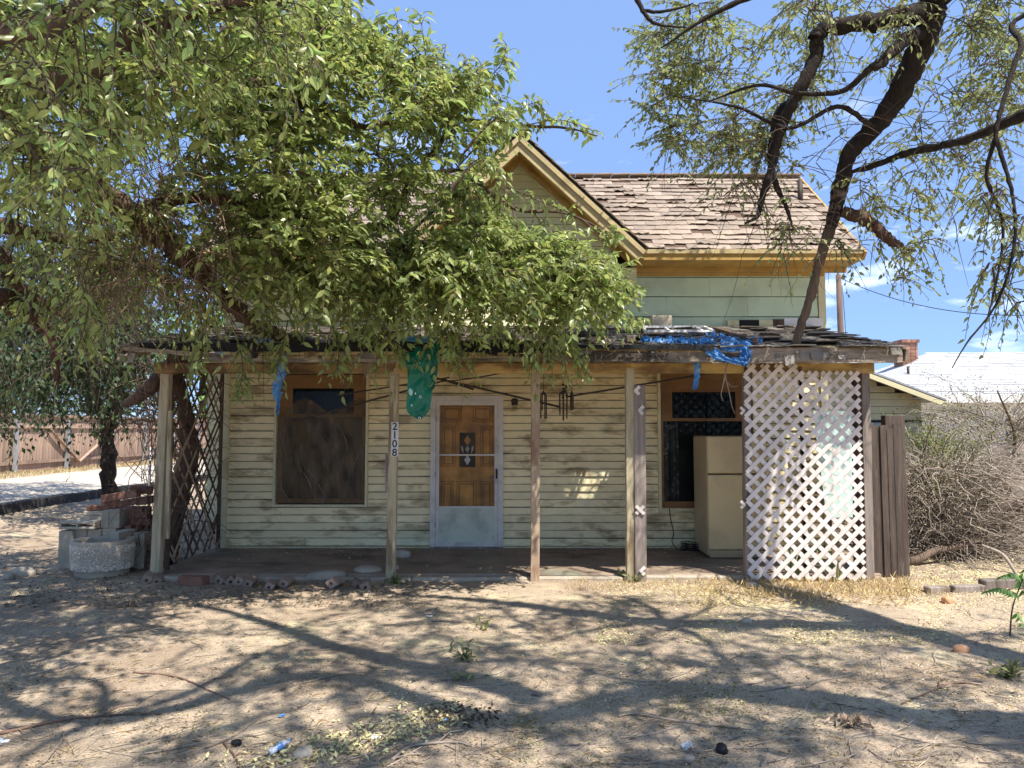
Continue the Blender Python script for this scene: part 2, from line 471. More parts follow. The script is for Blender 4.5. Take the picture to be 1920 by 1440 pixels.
M['concrete'] = mat('grey_concrete', (0.48, 0.405, 0.30), 0.95, 0.15, 6, bump=0.8, fine=70, obj_var=0.12, stain=(0.30, 0.31, 0.25), stain_amt=0.6, stain_scale=4)
M['aggregate'] = mat('pebble_face', (0.72, 0.64, 0.53), 0.9, 0.3, 20, bump=0.6, fine=90, island_var=0.3)
M['brick'] = mat('red_brick', (0.235, 0.115, 0.075), 0.95, 0.2, 8, bump=0.8, fine=70, obj_var=0.28, stain=(0.34, 0.24, 0.19), stain_amt=0.6, stain_scale=6)
M['pinkbrick'] = mat('pink_holed_brick', (0.33, 0.24, 0.18), 0.95, 0.2, 8, bump=0.7, fine=70, obj_var=0.18, stain=(0.28, 0.2, 0.15), stain_amt=0.6, stain_scale=6)
M['stone'] = mat('flat_stone', (0.40, 0.34, 0.26), 0.95, 0.2, 5, bump=0.9, fine=30, obj_var=0.12, stain=(0.33, 0.28, 0.2), stain_amt=0.6, stain_scale=3)
M['orangestone'] = mat('orange_stone', (0.56, 0.30, 0.16), 0.8, 0.1, 8, bump=0.3, fine=50)
M['barkA'] = mat('reddish_bark', (0.135, 0.085, 0.06), 0.95, 0.35, 9, (3, 3, 0.7), bump=1.0, fine=25, bdist=0.03, stain=(0.05, 0.036, 0.03), stain_amt=0.8, stain_scale=4)
M['barkB'] = mat('dark_bark', (0.036, 0.028, 0.023), 0.95, 0.4, 14, (3, 3, 0.6), bump=1.0, fine=30, bdist=0.03, stain=(0.085, 0.065, 0.05), stain_amt=0.5, stain_scale=5, stain_stretch=(2, 2, 0.7))
M['barkB2'] = mat('grey_brown_bark', (0.17, 0.12, 0.085), 0.95, 0.3, 12, (2.5, 2.5, 0.7), bump=1.0, fine=30, bdist=0.02, stain=(0.10, 0.07, 0.05), stain_amt=0.8, stain_scale=4)
M['redwood'] = mat('bare_reddish_wood', (0.105, 0.058, 0.042), 0.95, 0.35, 10, bump=1, fine=25, bdist=0.02)
M['twig'] = mat('brown_twig', (0.11, 0.08, 0.06), 0.95, 0.3, 10, bump=0, island_var=0.3)
M['deadtwig'] = mat('dead_twig', (0.20, 0.125, 0.09), 0.95, 0.3, 10, bump=0, island_var=0.4)
M['greytwig'] = mat('grey_dead_twig', (0.31, 0.255, 0.20), 0.95, 0.3, 10, bump=0, island_var=0.45)
M['leafA'] = mat('elm_leaf', (0.325, 0.43, 0.145), 0.34, 0.15, 3, bump=0, spec=0.5, island_var=0.38, obj_var=0.2, hue_var=0.03, trans=0.5)
M['leafB'] = mat('olive_leaf', (0.275, 0.325, 0.13), 0.55, 0.15, 3, bump=0, spec=0.3, island_var=0.35, obj_var=0.2, hue_var=0.025, trans=0.42)
M['leafD'] = mat('dark_leaf', (0.05, 0.08, 0.027), 0.5, 0.2, 3, bump=0, spec=0.4, island_var=0.35, hue_var=0.02, trans=0.25)
M['leafY'] = mat('yellow_green_leaf', (0.19, 0.20, 0.05), 0.6, 0.2, 3, bump=0, island_var=0.35, hue_var=0.03, trans=0.3)
M['ailanthus'] = mat('bright_leaf', (0.17, 0.30, 0.09), 0.5, 0.15, 3, bump=0, island_var=0.15, trans=0.35)
M['iris'] = mat('iris_blade', (0.20, 0.24, 0.10), 0.5, 0.25, 8, (3, 3, 0.4), bump=0, island_var=0.25, stain=(0.36, 0.30, 0.16), stain_amt=0.6, stain_scale=3)
M['straw'] = mat('dry_straw', (0.62, 0.48, 0.25), 0.9, 0.2, 8, bump=0, island_var=0.4, trans=0.15)
M['chaff'] = mat('pale_chaff', (0.62, 0.55, 0.27), 0.9, 0.2, 8, bump=0, island_var=0.35)
M['litter'] = mat('leaf_litter', (0.33, 0.25, 0.15), 0.9, 0.2, 8, bump=0, island_var=0.55, hue_var=0.02)
M['pebble'] = mat('pebbles', (0.38, 0.32, 0.25), 0.9, 0.2, 8, bump=0, island_var=0.45)
M['weed'] = mat('green_weed', (0.24, 0.25, 0.10), 0.6, 0.2, 8, bump=0, island_var=0.35, trans=0.3)
M['bluetarp'] = mat('blue_tarp', (0.06, 0.23, 0.53), 0.4, 0.2, 8, bump=0.4, fine=40, spec=0.5, trans=0.2, stain=(0.25, 0.50, 0.80), stain_amt=0.7, stain_scale=5, stain_lo=0.53, stain_hi=0.66)
M['greentarp'] = mat('green_tarp', (0.010, 0.22, 0.125), 0.38, 0.1, 4, bump=0.3, fine=25, spec=0.5, trans=0.22, stain=(0.006, 0.12, 0.07), stain_amt=0.5, stain_scale=4)
M['paletarp'] = mat('green_tarp_tear', (0.45, 0.72, 0.62), 0.4, 0.1, 6, bump=0)
M['film'] = glass_mat('plastic_film', (0.165, 0.115, 0.065), 0.48, 0.3, (3, 1, 1.0), .3)
M['film_fold_light'] = mat('film_crease_light', (0.30, 0.26, 0.19), 0.5, 0.3, 9, bump=0)  # paler film tone, painting light along the folds
M['glass'] = glass_mat('window_glass', (0.02, 0.025, 0.024), 0.35, 0.04)
M['doorglass'] = glass_mat('storm_glass', (0.16, 0.11, 0.06), 0.14, 0.15)
M['paleglass'] = glass_mat('pale_green_glass', (0.50, 0.62, 0.55), 0.75, 0.2)
M['roofwhite'] = mat('white_roofing', (0.45, 0.445, 0.44), 0.9, 0.08, 3, bump=0.4, obj_var=0.05, stain=(0.6, 0.59, 0.57), stain_amt=0.5)
M['plaster'] = mat('white_plaster', (0.74, 0.74, 0.72), 0.9, 0.05, 3, bump=0.2)
M['shedgrey'] = mat('grey_shed_wall', (0.40, 0.42, 0.45), 0.8, 0.08, 3, bump=0.1)
M['shedsiding'] = mat('cream_shed_siding', (0.62, 0.55, 0.34), 0.75, 0.08, 3, bump=0.1, obj_var=0.06)
M['metal'] = mat('grey_metal', (0.36, 0.36, 0.36), 0.5, 0.15, 5, bump=0.1, metal=0.4)
M['rust'] = mat('dark_metal', (0.06, 0.045, 0.035), 0.6, 0.3, 9, bump=0.2)
M['pole'] = mat('utility_pole_wood', (0.17, 0.11, 0.08), 0.9, 0.25, 6, (3, 3, 0.2), bump=0.5)
M['paper'] = mat('white_plastic', (0.75, 0.77, 0.80), 0.4, 0.1, 6, bump=0.1)
M['bluelabel'] = mat('blue_label', (0.10, 0.28, 0.62), 0.4, 0.1, 6, bump=0)
M['asphalt'] = mat('asphalt_kerb', (0.055, 0.052, 0.05), 0.95, 0.2, 6, bump=0.8)
# ------------------------------------------------------------------ ground
def axis(lo, hi, step, far_lo, far_hi, g=1.25):
    a = list(np.arange(lo, hi + 1e-6, step))
    s = step; x = hi
    while x < far_hi:
        s *= g; x += s; a.append(x)
    s = step; x = lo; b = []
    while x > far_lo:
        s *= g; x -= s; b.append(x)
    return np.array(b[::-1] + a)


def sheet(name, xs, ys, m, dz=0.0, kind='structure', rough=0.0):
    nx, ny = len(xs), len(ys)
    X, Y = np.meshgrid(xs, ys)
    Z = np.vectorize(tz)(X, Y) + dz
    if rough:
        near = (Y < 9) & (np.abs(X) < 7)
        Z = Z + np.where(near, RNG.normal(0, rough, Z.shape), 0)
    V = np.stack([X, Y, Z], -1).reshape(-1, 3)
    i = np.arange(ny - 1)[:, None] * nx + np.arange(nx - 1)[None, :]
    q = np.stack([i, i + 1, i + nx + 1, i + nx], -1).reshape(-1, 4)
    o = link(name, np_mesh(name, V, quads=q, mats=[m], smooth=True))
    o['kind'] = kind
    return o


sheet('ground', axis(-9, 9, 0.06, -400, 400), axis(2.4, 12, 0.06, -300, 900), M['ground'], rough=0.004)
sheet('alley', np.linspace(-12.9, -9.35, 16), np.linspace(4, 60, 90), M['alley'], 0.03)
b = MB()
ys = np.linspace(6, 40, 40)
for y0, y1 in zip(ys[:-1], ys[1:]):
    b.bar((-9.25, y0, tz(-9.25, y0) + .03), (-9.25, y1 - .004, tz(-9.25, y1) + .03), 0.22, 0.26)
o = b.build('alley_kerb', M['asphalt']); o['kind'] = 'structure'
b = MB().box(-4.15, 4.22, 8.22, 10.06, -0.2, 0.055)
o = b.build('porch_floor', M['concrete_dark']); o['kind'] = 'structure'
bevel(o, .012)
b = MB()
x = -4.15
while x < 4.1:
    x2 = min(4.2, x + rnd.uniform(0.9, 1.6))
    b.box(x, x2 - .012, 8.10 + rnd.uniform(0, .02), 8.215, -0.15, 0.045 + rnd.uniform(-.012, .006))
    x = x2
o = b.build('porch_kerb', M['stone']); o['kind'] = 'structure'; bevel(o, .015)

# ------------------------------------------------------------------ house
house = empty('old_house', (0.2, 10, 0))
tag(house, 'weathered cream and pale green clapboard house with a sagging porch roof', 'house')
XL, XR = -4.03, 4.43
WY = 10.0


def wp(px, py, Y=WY):
    p = at(px, py, Y)
    return p.x, p.z


def clap(x0, x1, z0, ex, Yf, m, name='siding_board', lap=0.019, parent=house, jit=0.003):
    if x1 - x0 < 0.02: return
    j0, j1 = rnd.uniform(-jit, jit), rnd.uniform(-jit, jit)
    yj = rnd.uniform(-.003, .003)
    sec = [(Yf + yj, .009), (Yf + yj - .001, ex * .15), (Yf + lap, ex - .001), (Yf + .032, ex - .001), (Yf + .032, .009)]
    vs = [Vector((x0, y, z0 + z + j0)) for y, z in sec] + [Vector((x1, y, z0 + z + j1)) for y, z in sec]
    n = len(sec)
    fs = [tuple(range(n)), tuple(range(2 * n - 1, n - 1, -1))] + [(i, i + n, (i + 1) % n + n, (i + 1) % n) for i in range(n)]
    MB().add(vs, fs).build(name, m, parent)


# openings in the porch wall
ox0, oz0 = wp(516, 946); ox1, oz1 = wp(688, 699)
LWIN = (ox0, ox1, oz0, oz1)
dx0, dz0 = wp(809, 1026); dx1, dz1 = wp(941, 745)
DOOR = (dx0, dx1, 0.055, dz1)
rx0, rz0 = wp(1239, 954); rx1, rz1 = wp(1412, 694)
RWIN = (rx0, rx1, rz0, rz1)
OPEN = [LWIN, DOOR, RWIN]
# shell: inner wall round the openings, sides, back
b = MB()
xs_ = [XL + .02, LWIN[0], LWIN[1], DOOR[0], DOOR[1], RWIN[0], RWIN[1], XR - .02]
for i in range(0, 8, 2):
    b.box(xs_[i], xs_[i + 1], WY + .033, WY + .10, .05, 3.95)
for q in OPEN:
    b.box(q[0], q[1], WY + .034, WY + .099, q[3], 3.95)
    if q[2] > .1: b.box(q[0], q[1], WY + .034, WY + .099, .05, q[2])
b.box(XL + .02, XL + .10, WY + .101, 13.4, .05, 4.05)
b.box(XR - .10, XR - .02, WY + .101, 13.4, .05, 4.05)
b.box(XL + .02, XR - .02, 13.41, 13.5, .05, 4.05)
b.build('wall', M['darkroom'], house)
# clapboards of the porch wall
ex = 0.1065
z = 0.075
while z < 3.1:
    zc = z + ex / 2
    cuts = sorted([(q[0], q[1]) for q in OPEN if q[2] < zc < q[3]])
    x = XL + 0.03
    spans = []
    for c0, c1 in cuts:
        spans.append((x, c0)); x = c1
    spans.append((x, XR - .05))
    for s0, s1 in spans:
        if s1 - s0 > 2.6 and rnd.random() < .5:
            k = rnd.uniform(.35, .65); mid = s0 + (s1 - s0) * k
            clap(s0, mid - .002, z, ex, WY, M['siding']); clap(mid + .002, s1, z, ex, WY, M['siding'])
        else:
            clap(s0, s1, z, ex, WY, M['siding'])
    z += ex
# side boards seen on the right flank and corner boards
for cx, nm in ((XL + .005, 'corner_board'), (XR - .03, 'corner_board')):
    MB().box(cx - .05, cx + .05, WY - .03, WY + .033, .05, 3.98).build(nm, M['cream'], house)
MB().box(XL + .06, XR - .09, WY - .022, WY + .03, .052, .074).build('base_trim', M['cream'], house)


def frame_boxes(x0, x1, z0, z1, wd, y0, y1, bottom=True):
    """four bars butted end to end"""
    b = MB()
    b.box(x0, x0 + wd, y0, y1, z0, z1); b.box(x1 - wd, x1, y0, y1, z0, z1)
    b.box(x0 + wd, x1 - wd, y0, y1, z1 - wd, z1)
    if bottom: b.box(x0 + wd, x1 - wd, y0, y1, z0, z0 + wd)
    return b


# left window
win = frame_boxes(LWIN[0] - .03, LWIN[1] + .03, LWIN[2] - .03, LWIN[3] + .02, .032, WY - .035, WY + .09).build('window', M['cream'], house)
win['label'] = 'large front window covered with torn dusty plastic film'
x0, x1, z0, z1 = LWIN[0] + .015, LWIN[1] - .015, LWIN[2] + .015, LWIN[3] - .025
zm = wp(600, 779)[1]
zt = wp(600, 728)[1]
xu0, xu1 = wp(547, 750)[0], wp(662, 750)[0]
b = MB()
b.box(x0, x1, WY + .04, WY + .07, zt, z1)                     # header
b.box(x0, xu0, WY + .042, WY + .068, zm + .02, zt); b.box(xu1, x1, WY + .042, WY + .068, zm + .02, zt)
b.box(x0, x1, WY + .030, WY + .072, zm - .02, zm + .02)
b.box(x0, x0 + .05, WY + .043, WY + .069, z0, zm - .02); b.box(x1 - .05, x1, WY + .043, WY + .069, z0, zm - .02)
b.box(x0 + .05, x1 - .05, WY + .043, WY + .069, z0, z0 + .06)
b.build('sash', M['brownwood'], win)
MB().box(xu0, xu1, WY + .052, WY + .058, zm + .02, zt).build('pane', M['glass'], win)
MB().box(x0 + .05, x1 - .05, WY + .053, WY + .059, z0 + .06, zm - .02).build('pane', M['glass'], win)
# torn wrinkled plastic film in front of the lower sash
nx, nz = 34, 56
xs = np.linspace(x0 + .003, x1 - .003, nx); zs = np.linspace(z0 + .003, zm + .30, nz)
Xg, Zg = np.meshgrid(xs, zs)
Yg = WY + .004 + .016 * np.sin(Xg * 9 + Zg * 4 + 2 * np.sin(Zg * 3)) + .006 * np.sin(Xg * 26 - Zg * 13) + RNG.normal(0, .0016, Xg.shape)
V = np.stack([Xg, Yg, Zg], -1).reshape(-1, 3)
i = (np.arange(nz - 1)[:, None] * nx + np.arange(nx - 1)[None, :])
q = np.stack([i, i + 1, i + nx + 1, i + nx], -1).reshape(-1, 4)
keep = ~((V[q[:, 0], 2] > zm + .12 + .10 * np.sin(V[q[:, 0], 0] * 8)))
link('film', np_mesh('film', V, quads=q[keep], mats=[M['film']], smooth=True), win)
b = MB()
for ax, ay, bx_, by_, wd in ((560, 880, 600, 940, .012), (566, 872, 622, 944, .006), (548, 845, 575, 900, .005), (610, 890, 612, 862, .004), (640, 800, 648, 850, .006), (652, 795, 664, 840, .004), (530, 800, 540, 860, .008), (524, 900, 545, 940, .007), (668, 850, 664, 900, .005), (600, 790, 606, 830, .004)):
    pts = [at(ax + (bx_ - ax) * t + 5 * math.sin(t * 4 + ax), ay + (by_ - ay) * t, WY - .012 + .004 * math.sin(t * 5)) for t in np.linspace(0, 1, 9)]
    b.tube(pts, [wd * .3, wd * .6, wd * .15], 4)
o = b.build('lit_film_creases', M['film_fold_light'], win); o['kind'] = 'stuff'  # thin fold ridges; their paler colour paints the light they would catch
# door
dframe = frame_boxes(DOOR[0] - .02, DOOR[1] + .02, .056, DOOR[3] + .02, .07, WY - .04, WY + .10, False).build('door_frame', M['alu'], house)
ix0, ix1, iz0, iz1 = DOOR[0] + .052, DOOR[1] - .052, .075, DOOR[3] - .052
storm = MB()
storm.box(ix0, ix0 + .05, WY - .02, WY + .012, iz0, iz1); storm.box(ix1 - .05, ix1, WY - .02, WY + .012, iz0, iz1)
zk = wp(880, 950)[1]; zr = wp(880, 853)[1]
storm.box(ix0 + .05, ix1 - .05, WY - .02, WY + .012, iz1 - .06, iz1)
storm.box(ix0 + .05, ix1 - .05, WY - .02, WY + .012, iz0, iz0 + .06)
storm.box(ix0 + .05, ix1 - .05, WY - .02, WY + .012, zk - .02, zk + .008)
storm.box(ix0 + .05, ix1 - .05, WY - .016, WY + .006, zr - .011, zr + .011)
sd = storm.build('storm_door', M['alu'], house)
MB().box(ix0 + .05, ix1 - .05, WY - .010, WY + .004, iz0 + .06, zk - .02).build('kick_panel', M['kick'], sd)
MB().box(ix0 + .05, ix1 - .05, WY - .006, WY - .002, zr + .011, iz1 - .06).build('pane', M['doorglass'], sd)
MB().box(ix0 + .05, ix1 - .05, WY - .005, WY - .001, zk + .008, zr - .011).build('pane', M['doorglass'], sd)
hx = ix1 - .022; hz = wp(930, 888)[1]
hb = MB().box(hx - .012, hx + .012, WY - .035, WY - .0205, hz - .07, hz + .07)
hb.bar((hx, WY - .055, hz - .05), (hx, WY - .055, hz + .03), .016, .012)
hb.box(hx - .006, hx + .006, WY - .055, WY - .035, hz - .05, hz - .035).box(hx - .006, hx + .006, WY - .055, WY - .035, hz + .015, hz + .03)
hb.build('handle', M['black'], sd)
b = MB()
for hz_ in (iz0 + .3, iz0 + 1.0, iz1 - .25):
    b.box(ix0 - .012, ix0 + .01, WY - .043, WY - .0205, hz_ - .035, hz_ + .035)
b.build('hinge', M['metal'], sd)
inner = MB().box(ix0, ix1, WY + .05, WY + .09, iz0, iz1).build('front_door', M['doorwood'], house)
pw = (ix1 - ix0)
gx0, gx1 = wp(861, 840)[0], wp(891, 840)[0]
gz0, gz1 = wp(880, 876)[1], wp(880, 811)[1]
for (a0, a1, c0, c1) in ((.10, .40, .86, .96), (.60, .90, .86, .96), (.10, .30, .55, .82), (.72, .90, .55, .82), (.10, .27, .12, .44), (.34, .64, .12, .44), (.72, .90, .12, .44)):
    X0, X1, Z0, Z1 = ix0 + pw * a0, ix0 + pw * a1, iz0 + (iz1 - iz0) * c0, iz0 + (iz1 - iz0) * c1
    o = frame_boxes(X0, X1, Z0, Z1, .022, WY + .036, WY + .05)
    o.box(X0 + .035, X1 - .035, WY + .040, WY + .05, Z0 + .035, Z1 - .035)
    bevel(o.build('door_panel', M['doorwood'], inner), .006)
    frame_boxes(X0 + .0222, X1 - .0222, Z0 + .0222, Z1 - .0222, .0126, WY + .047, WY + .0499).build('groove_shade', M['brownwood'], inner)  # dark strips paint the shade that the panel grooves would hold
    frame_boxes(X0 - .009, X1 + .009, Z0 - .009, Z1 + .009, .0088, WY + .046, WY + .0499).build('groove_shade', M['brownwood'], inner)
o = frame_boxes(gx0 - .03, gx1 + .03, gz0 - .03, gz1 + .03, .03, WY + .032, WY + .05); bevel(o.build('light_frame', M['doorwood'], inner), .005)
MB().box(gx0, gx1, WY + .044, WY + .0498, gz0, gz1).build('leaded_light', M['black'], inner)
gc = (gx0 + gx1) / 2
for zc, hw, hh, m in ((gz1 - .11, .05, .07, M['doorwood']), ((gz0 + gz1) / 2 + .01, .03, .05, M['kick']), (gz0 + .10, .045, .075, M['white'])):
    MB().prism([(gc - hw, zc), (gc, zc - hh), (gc + hw, zc), (gc, zc + hh)], WY + .040, WY + .0438).build('diamond_glass', m, inner)
for s in (-1, 1):
    zc = (gz0 + gz1) / 2 + .01
    MB().prism([(gc + s * .055, zc - .06), (gc + s * .085, zc - .01), (gc + s * .085, zc + .05), (gc + s * .06, zc + .02)][::s], WY + .040, WY + .0438).build('curved_glass', M['white'], inner)
kx, kz = wp(924, 898)
MB().lathe([(0, 0), (.02, .003), (.026, .02), (.02, .04), (.008, .045), (.008, .065)], (0, 0, 0), 10).xf(Matrix.Translation((kx - .02, WY + .022, kz + .02)) @ Matrix.Rotation(math.radians(-90), 4, 'X')).build('door_knob', M['metal'], inner)
MB().box(dx0 - .02, dx1 + .02, WY - .07, WY + .03, .052, .0735).build('threshold', M['greywood'], house)
# porch light by the door
lx, lz = wp(965, 757)
b = MB().box(lx - .045, lx + .045, WY - .03, WY - .001, lz - .02, lz + .05)
b.lathe([(.05, 0), (.05, .03), (.035, .05), (.0, .055)], (lx, WY - .075, lz + .02), 12)
pl = b.build('porch_light', M['rust'], house)
MB().lathe([(.0, -.11), (.03, -.105), (.042, -.06), (.042, 0)], (lx, WY - .075, lz + .02), 12).build('lamp_shade', M['doorglass'], pl)
# right window
win2 = frame_boxes(RWIN[0] - .03, RWIN[1] + .02, RWIN[2] - .03, RWIN[3] + .02, .04, WY - .035, WY + .09).build('window', M['cream'], house)
win2['label'] = 'front window with a bare transom above an open dark lower half'
x0, x1, z0, z1 = RWIN[0] + .01, RWIN[1] - .02, RWIN[2] + .01, RWIN[3] - .02
zm = wp(1300, 787)[1]; ztt = wp(1300, 735)[1]; xa, xb = wp(1261, 760)[0], wp(1380, 760)[0]
b = MB()
b.box(x0, x1, WY + .02, WY + .06, ztt, z1)
b.box(x0, xa, WY + .022, WY + .058, zm + .022, ztt); b.box(xb, x1, WY + .022, WY + .058, zm + .022, ztt)
b.box(x0, x1, WY + .005, WY + .062, zm - .02, zm + .022)
b.box(x0, x0 + .045, WY + .021, WY + .06, z0, zm - .02); b.box(x1 - .06, x1, WY + .021, WY + .06, z0, zm - .02)
b.box(x0 + .045, x1 - .06, WY + .0, WY + .06, z0, z0 + .09)
b.build('sash', M['brownwood'], win2)
MB().box(xa, xb, WY + .034, WY + .04, zm + .022, ztt).build('pane', M['glass'], win2)
MB().box(x0 + .045, x1 - .06, WY + .044, WY + .048, z0 + .09, zm - .02).build('pane', M['glass'], win2)
b = MB()
pts = [(x0 + .05 + .03 * k, WY + .16 + .025 * math.sin(k * 1.9)) for k in range(9)]
for (xa_, ya_), (xb_, yb_) in zip(pts[:-1], pts[1:]):
    b.add([(xa_, ya_, z0 + .05), (xb_, yb_, z0 + .05), (xb_, yb_, zm + .05), (xa_, ya_, zm + .05)], [(0, 1, 2, 3)])
b.build('curtain', M['curtain'], win2)

# ------------------------------------------------------------------ gable and upper walls
GX = 0.10
APEX = 5.68
SL = 0.94
GHW = 1.34
GY = 9.94
b = MB().prism([(GX - GHW + .02, 3.0), (GX + GHW - .02, 3.0), (GX + GHW - .02, APEX - .12 - SL * GHW), (GX, APEX - .16), (GX - GHW + .02, APEX - .12 - SL * GHW)], GY + .033, GY + .06)
b.build('gable_wall', M['darkroom'], house)
z = 3.05; ex = .104
while z < 5.56:
    hw = min(GHW - .02, (APEX - .10 - z - ex * .5) / SL)
    hwt = min(GHW - .02, (APEX - .10 - z - ex) / SL)
    if hw > .06:
        # boards cut on the rake
        yj = rnd.uniform(-.002, .002)
        sec = [(GY + yj, .006), (GY + .019, ex - .001), (GY + .032, ex - .001), (GY + .032, .006)]
        hb_ = min(GHW - .02, (APEX - .10 - z) / SL)
        ws = [hb_, max(.01, hwt), max(.01, hwt), hb_]
        vs = [Vector((GX - w_, y, z + zz)) for (y, zz), w_ in zip(sec, ws)] + [Vector((GX + w_, y, z + zz)) for (y, zz), w_ in zip(sec, ws)]
        n = 4
        fs = [tuple(range(n)), tuple(range(2 * n - 1, n - 1, -1))] + [(i, i + n, (i + 1) % n + n, (i + 1) % n) for i in range(n)]
        MB().add(vs, fs).build('gable_board', M['siding_gable'], house)
    z += ex
for s in (-1, 1):
    cx = GX + s * (GHW - .01)
    MB().box(cx - .055, cx + .055, GY - .03, GY + .07, 3.0, 4.22).build('corner_board', M['cream'], house)
# louvred vent in the gable
vx, vz = wp(892, 440, GY)
vent = frame_boxes(vx - .19, vx + .19, vz - .13, vz + .14, .03, GY - .045, GY - .001).build('gable_vent', M['white'], house)
for k in range(4):
    zz = vz - .085 + k * .055
    MB().bar((vx - .16, GY - .02, zz), (vx + .16, GY - .02, zz), .045, .008, Vector((0, .6, .8))).build('louvre', M['white'], vent)

# green wing boards on the right, cream on the left
rows = [wp(1300, y)[1] for y in (640, 594.5, 557, 521, 502)]
for r in range(4):
    z0_, z1_ = rows[r], rows[r + 1]
    cuts = [GX + GHW + .05]
    for sx in ([1330, 1452], [1248, 1400], [1330, 1446], [1250, 1440])[r]:
        cuts.append(wp(sx, 550)[0])
    cuts.append(XR - .09)
    for c0, c1 in zip(cuts[:-1], cuts[1:]):
        clap(c0 + .0015, c1 - .0015, z0_, z1_ - z0_, WY - .02, M['green_siding'], 'wide_board', lap=.016)
z = 3.02
while z < 3.92:
    clap(XL + .06, GX - GHW - .06, z, .105, WY - .015, M['siding_gable']); z += .105
# rotten flashing strip along the foot of the wing
zb0, zb1 = wp(1400, 622)[1], wp(1400, 599)[1]
for xa_, xb_, m in ((1362, 1384, 'cream'), (1384, 1421, 'tarpaper'), (1421, 1447, 'cream'), (1447, 1468, 'darkwood'), (1468, 1541, 'white')):
    X0, X1 = wp(xa_, 610)[0], wp(xb_, 610)[0]
    MB().box(X0, X1 - .004, WY - .055 - rnd.uniform(0, .01), WY - .024, zb0 - .05, zb1 + rnd.uniform(-.02, .03)).build('flashing_piece', M[m], house)
bx, bz = wp(1180, 516, 9.85)
MB().box(bx - .11, bx + .10, 9.83, 9.93, bz - .09, bz + .10).build('corner_block', M['cream'], house)
MB().box(bx - .05, bx + .08, 9.905, 9.945, bz - .28, bz - .095).build('gap_shade_box', M['black'], house)  # solid black box paints the darkness of an open gap

# ------------------------------------------------------------------ roofs
RX0, RX1 = -4.35, 4.76
EY, EZ = 9.46, 4.13
RY, RZ = 11.5, 5.86
msl = (RZ - EZ) / (RY - EY)


def slab(poly, thick, name, m, parent=house):
    """roof deck: a polygon and its copy pushed down"""
    n = len(poly)
    vs = [Vector(p) for p in poly]
    nrm = (vs[1] - vs[0]).cross(vs[2] - vs[0]).normalized()
    if nrm.z < 0: nrm = -nrm
    vs = vs + [v - nrm * thick for v in vs]
    fs = [tuple(range(n)), tuple(range(2 * n - 1, n - 1, -1))] + [(i, i + n, (i + 1) % n + n, (i + 1) % n) for i in range(n)]
    return MB().add(vs, fs).build(name, m, parent)


def vy(x):                    # where the gable roof meets the main slope
    return EY + (APEX + .04 - SL * abs(x - GX) - EZ) / msl


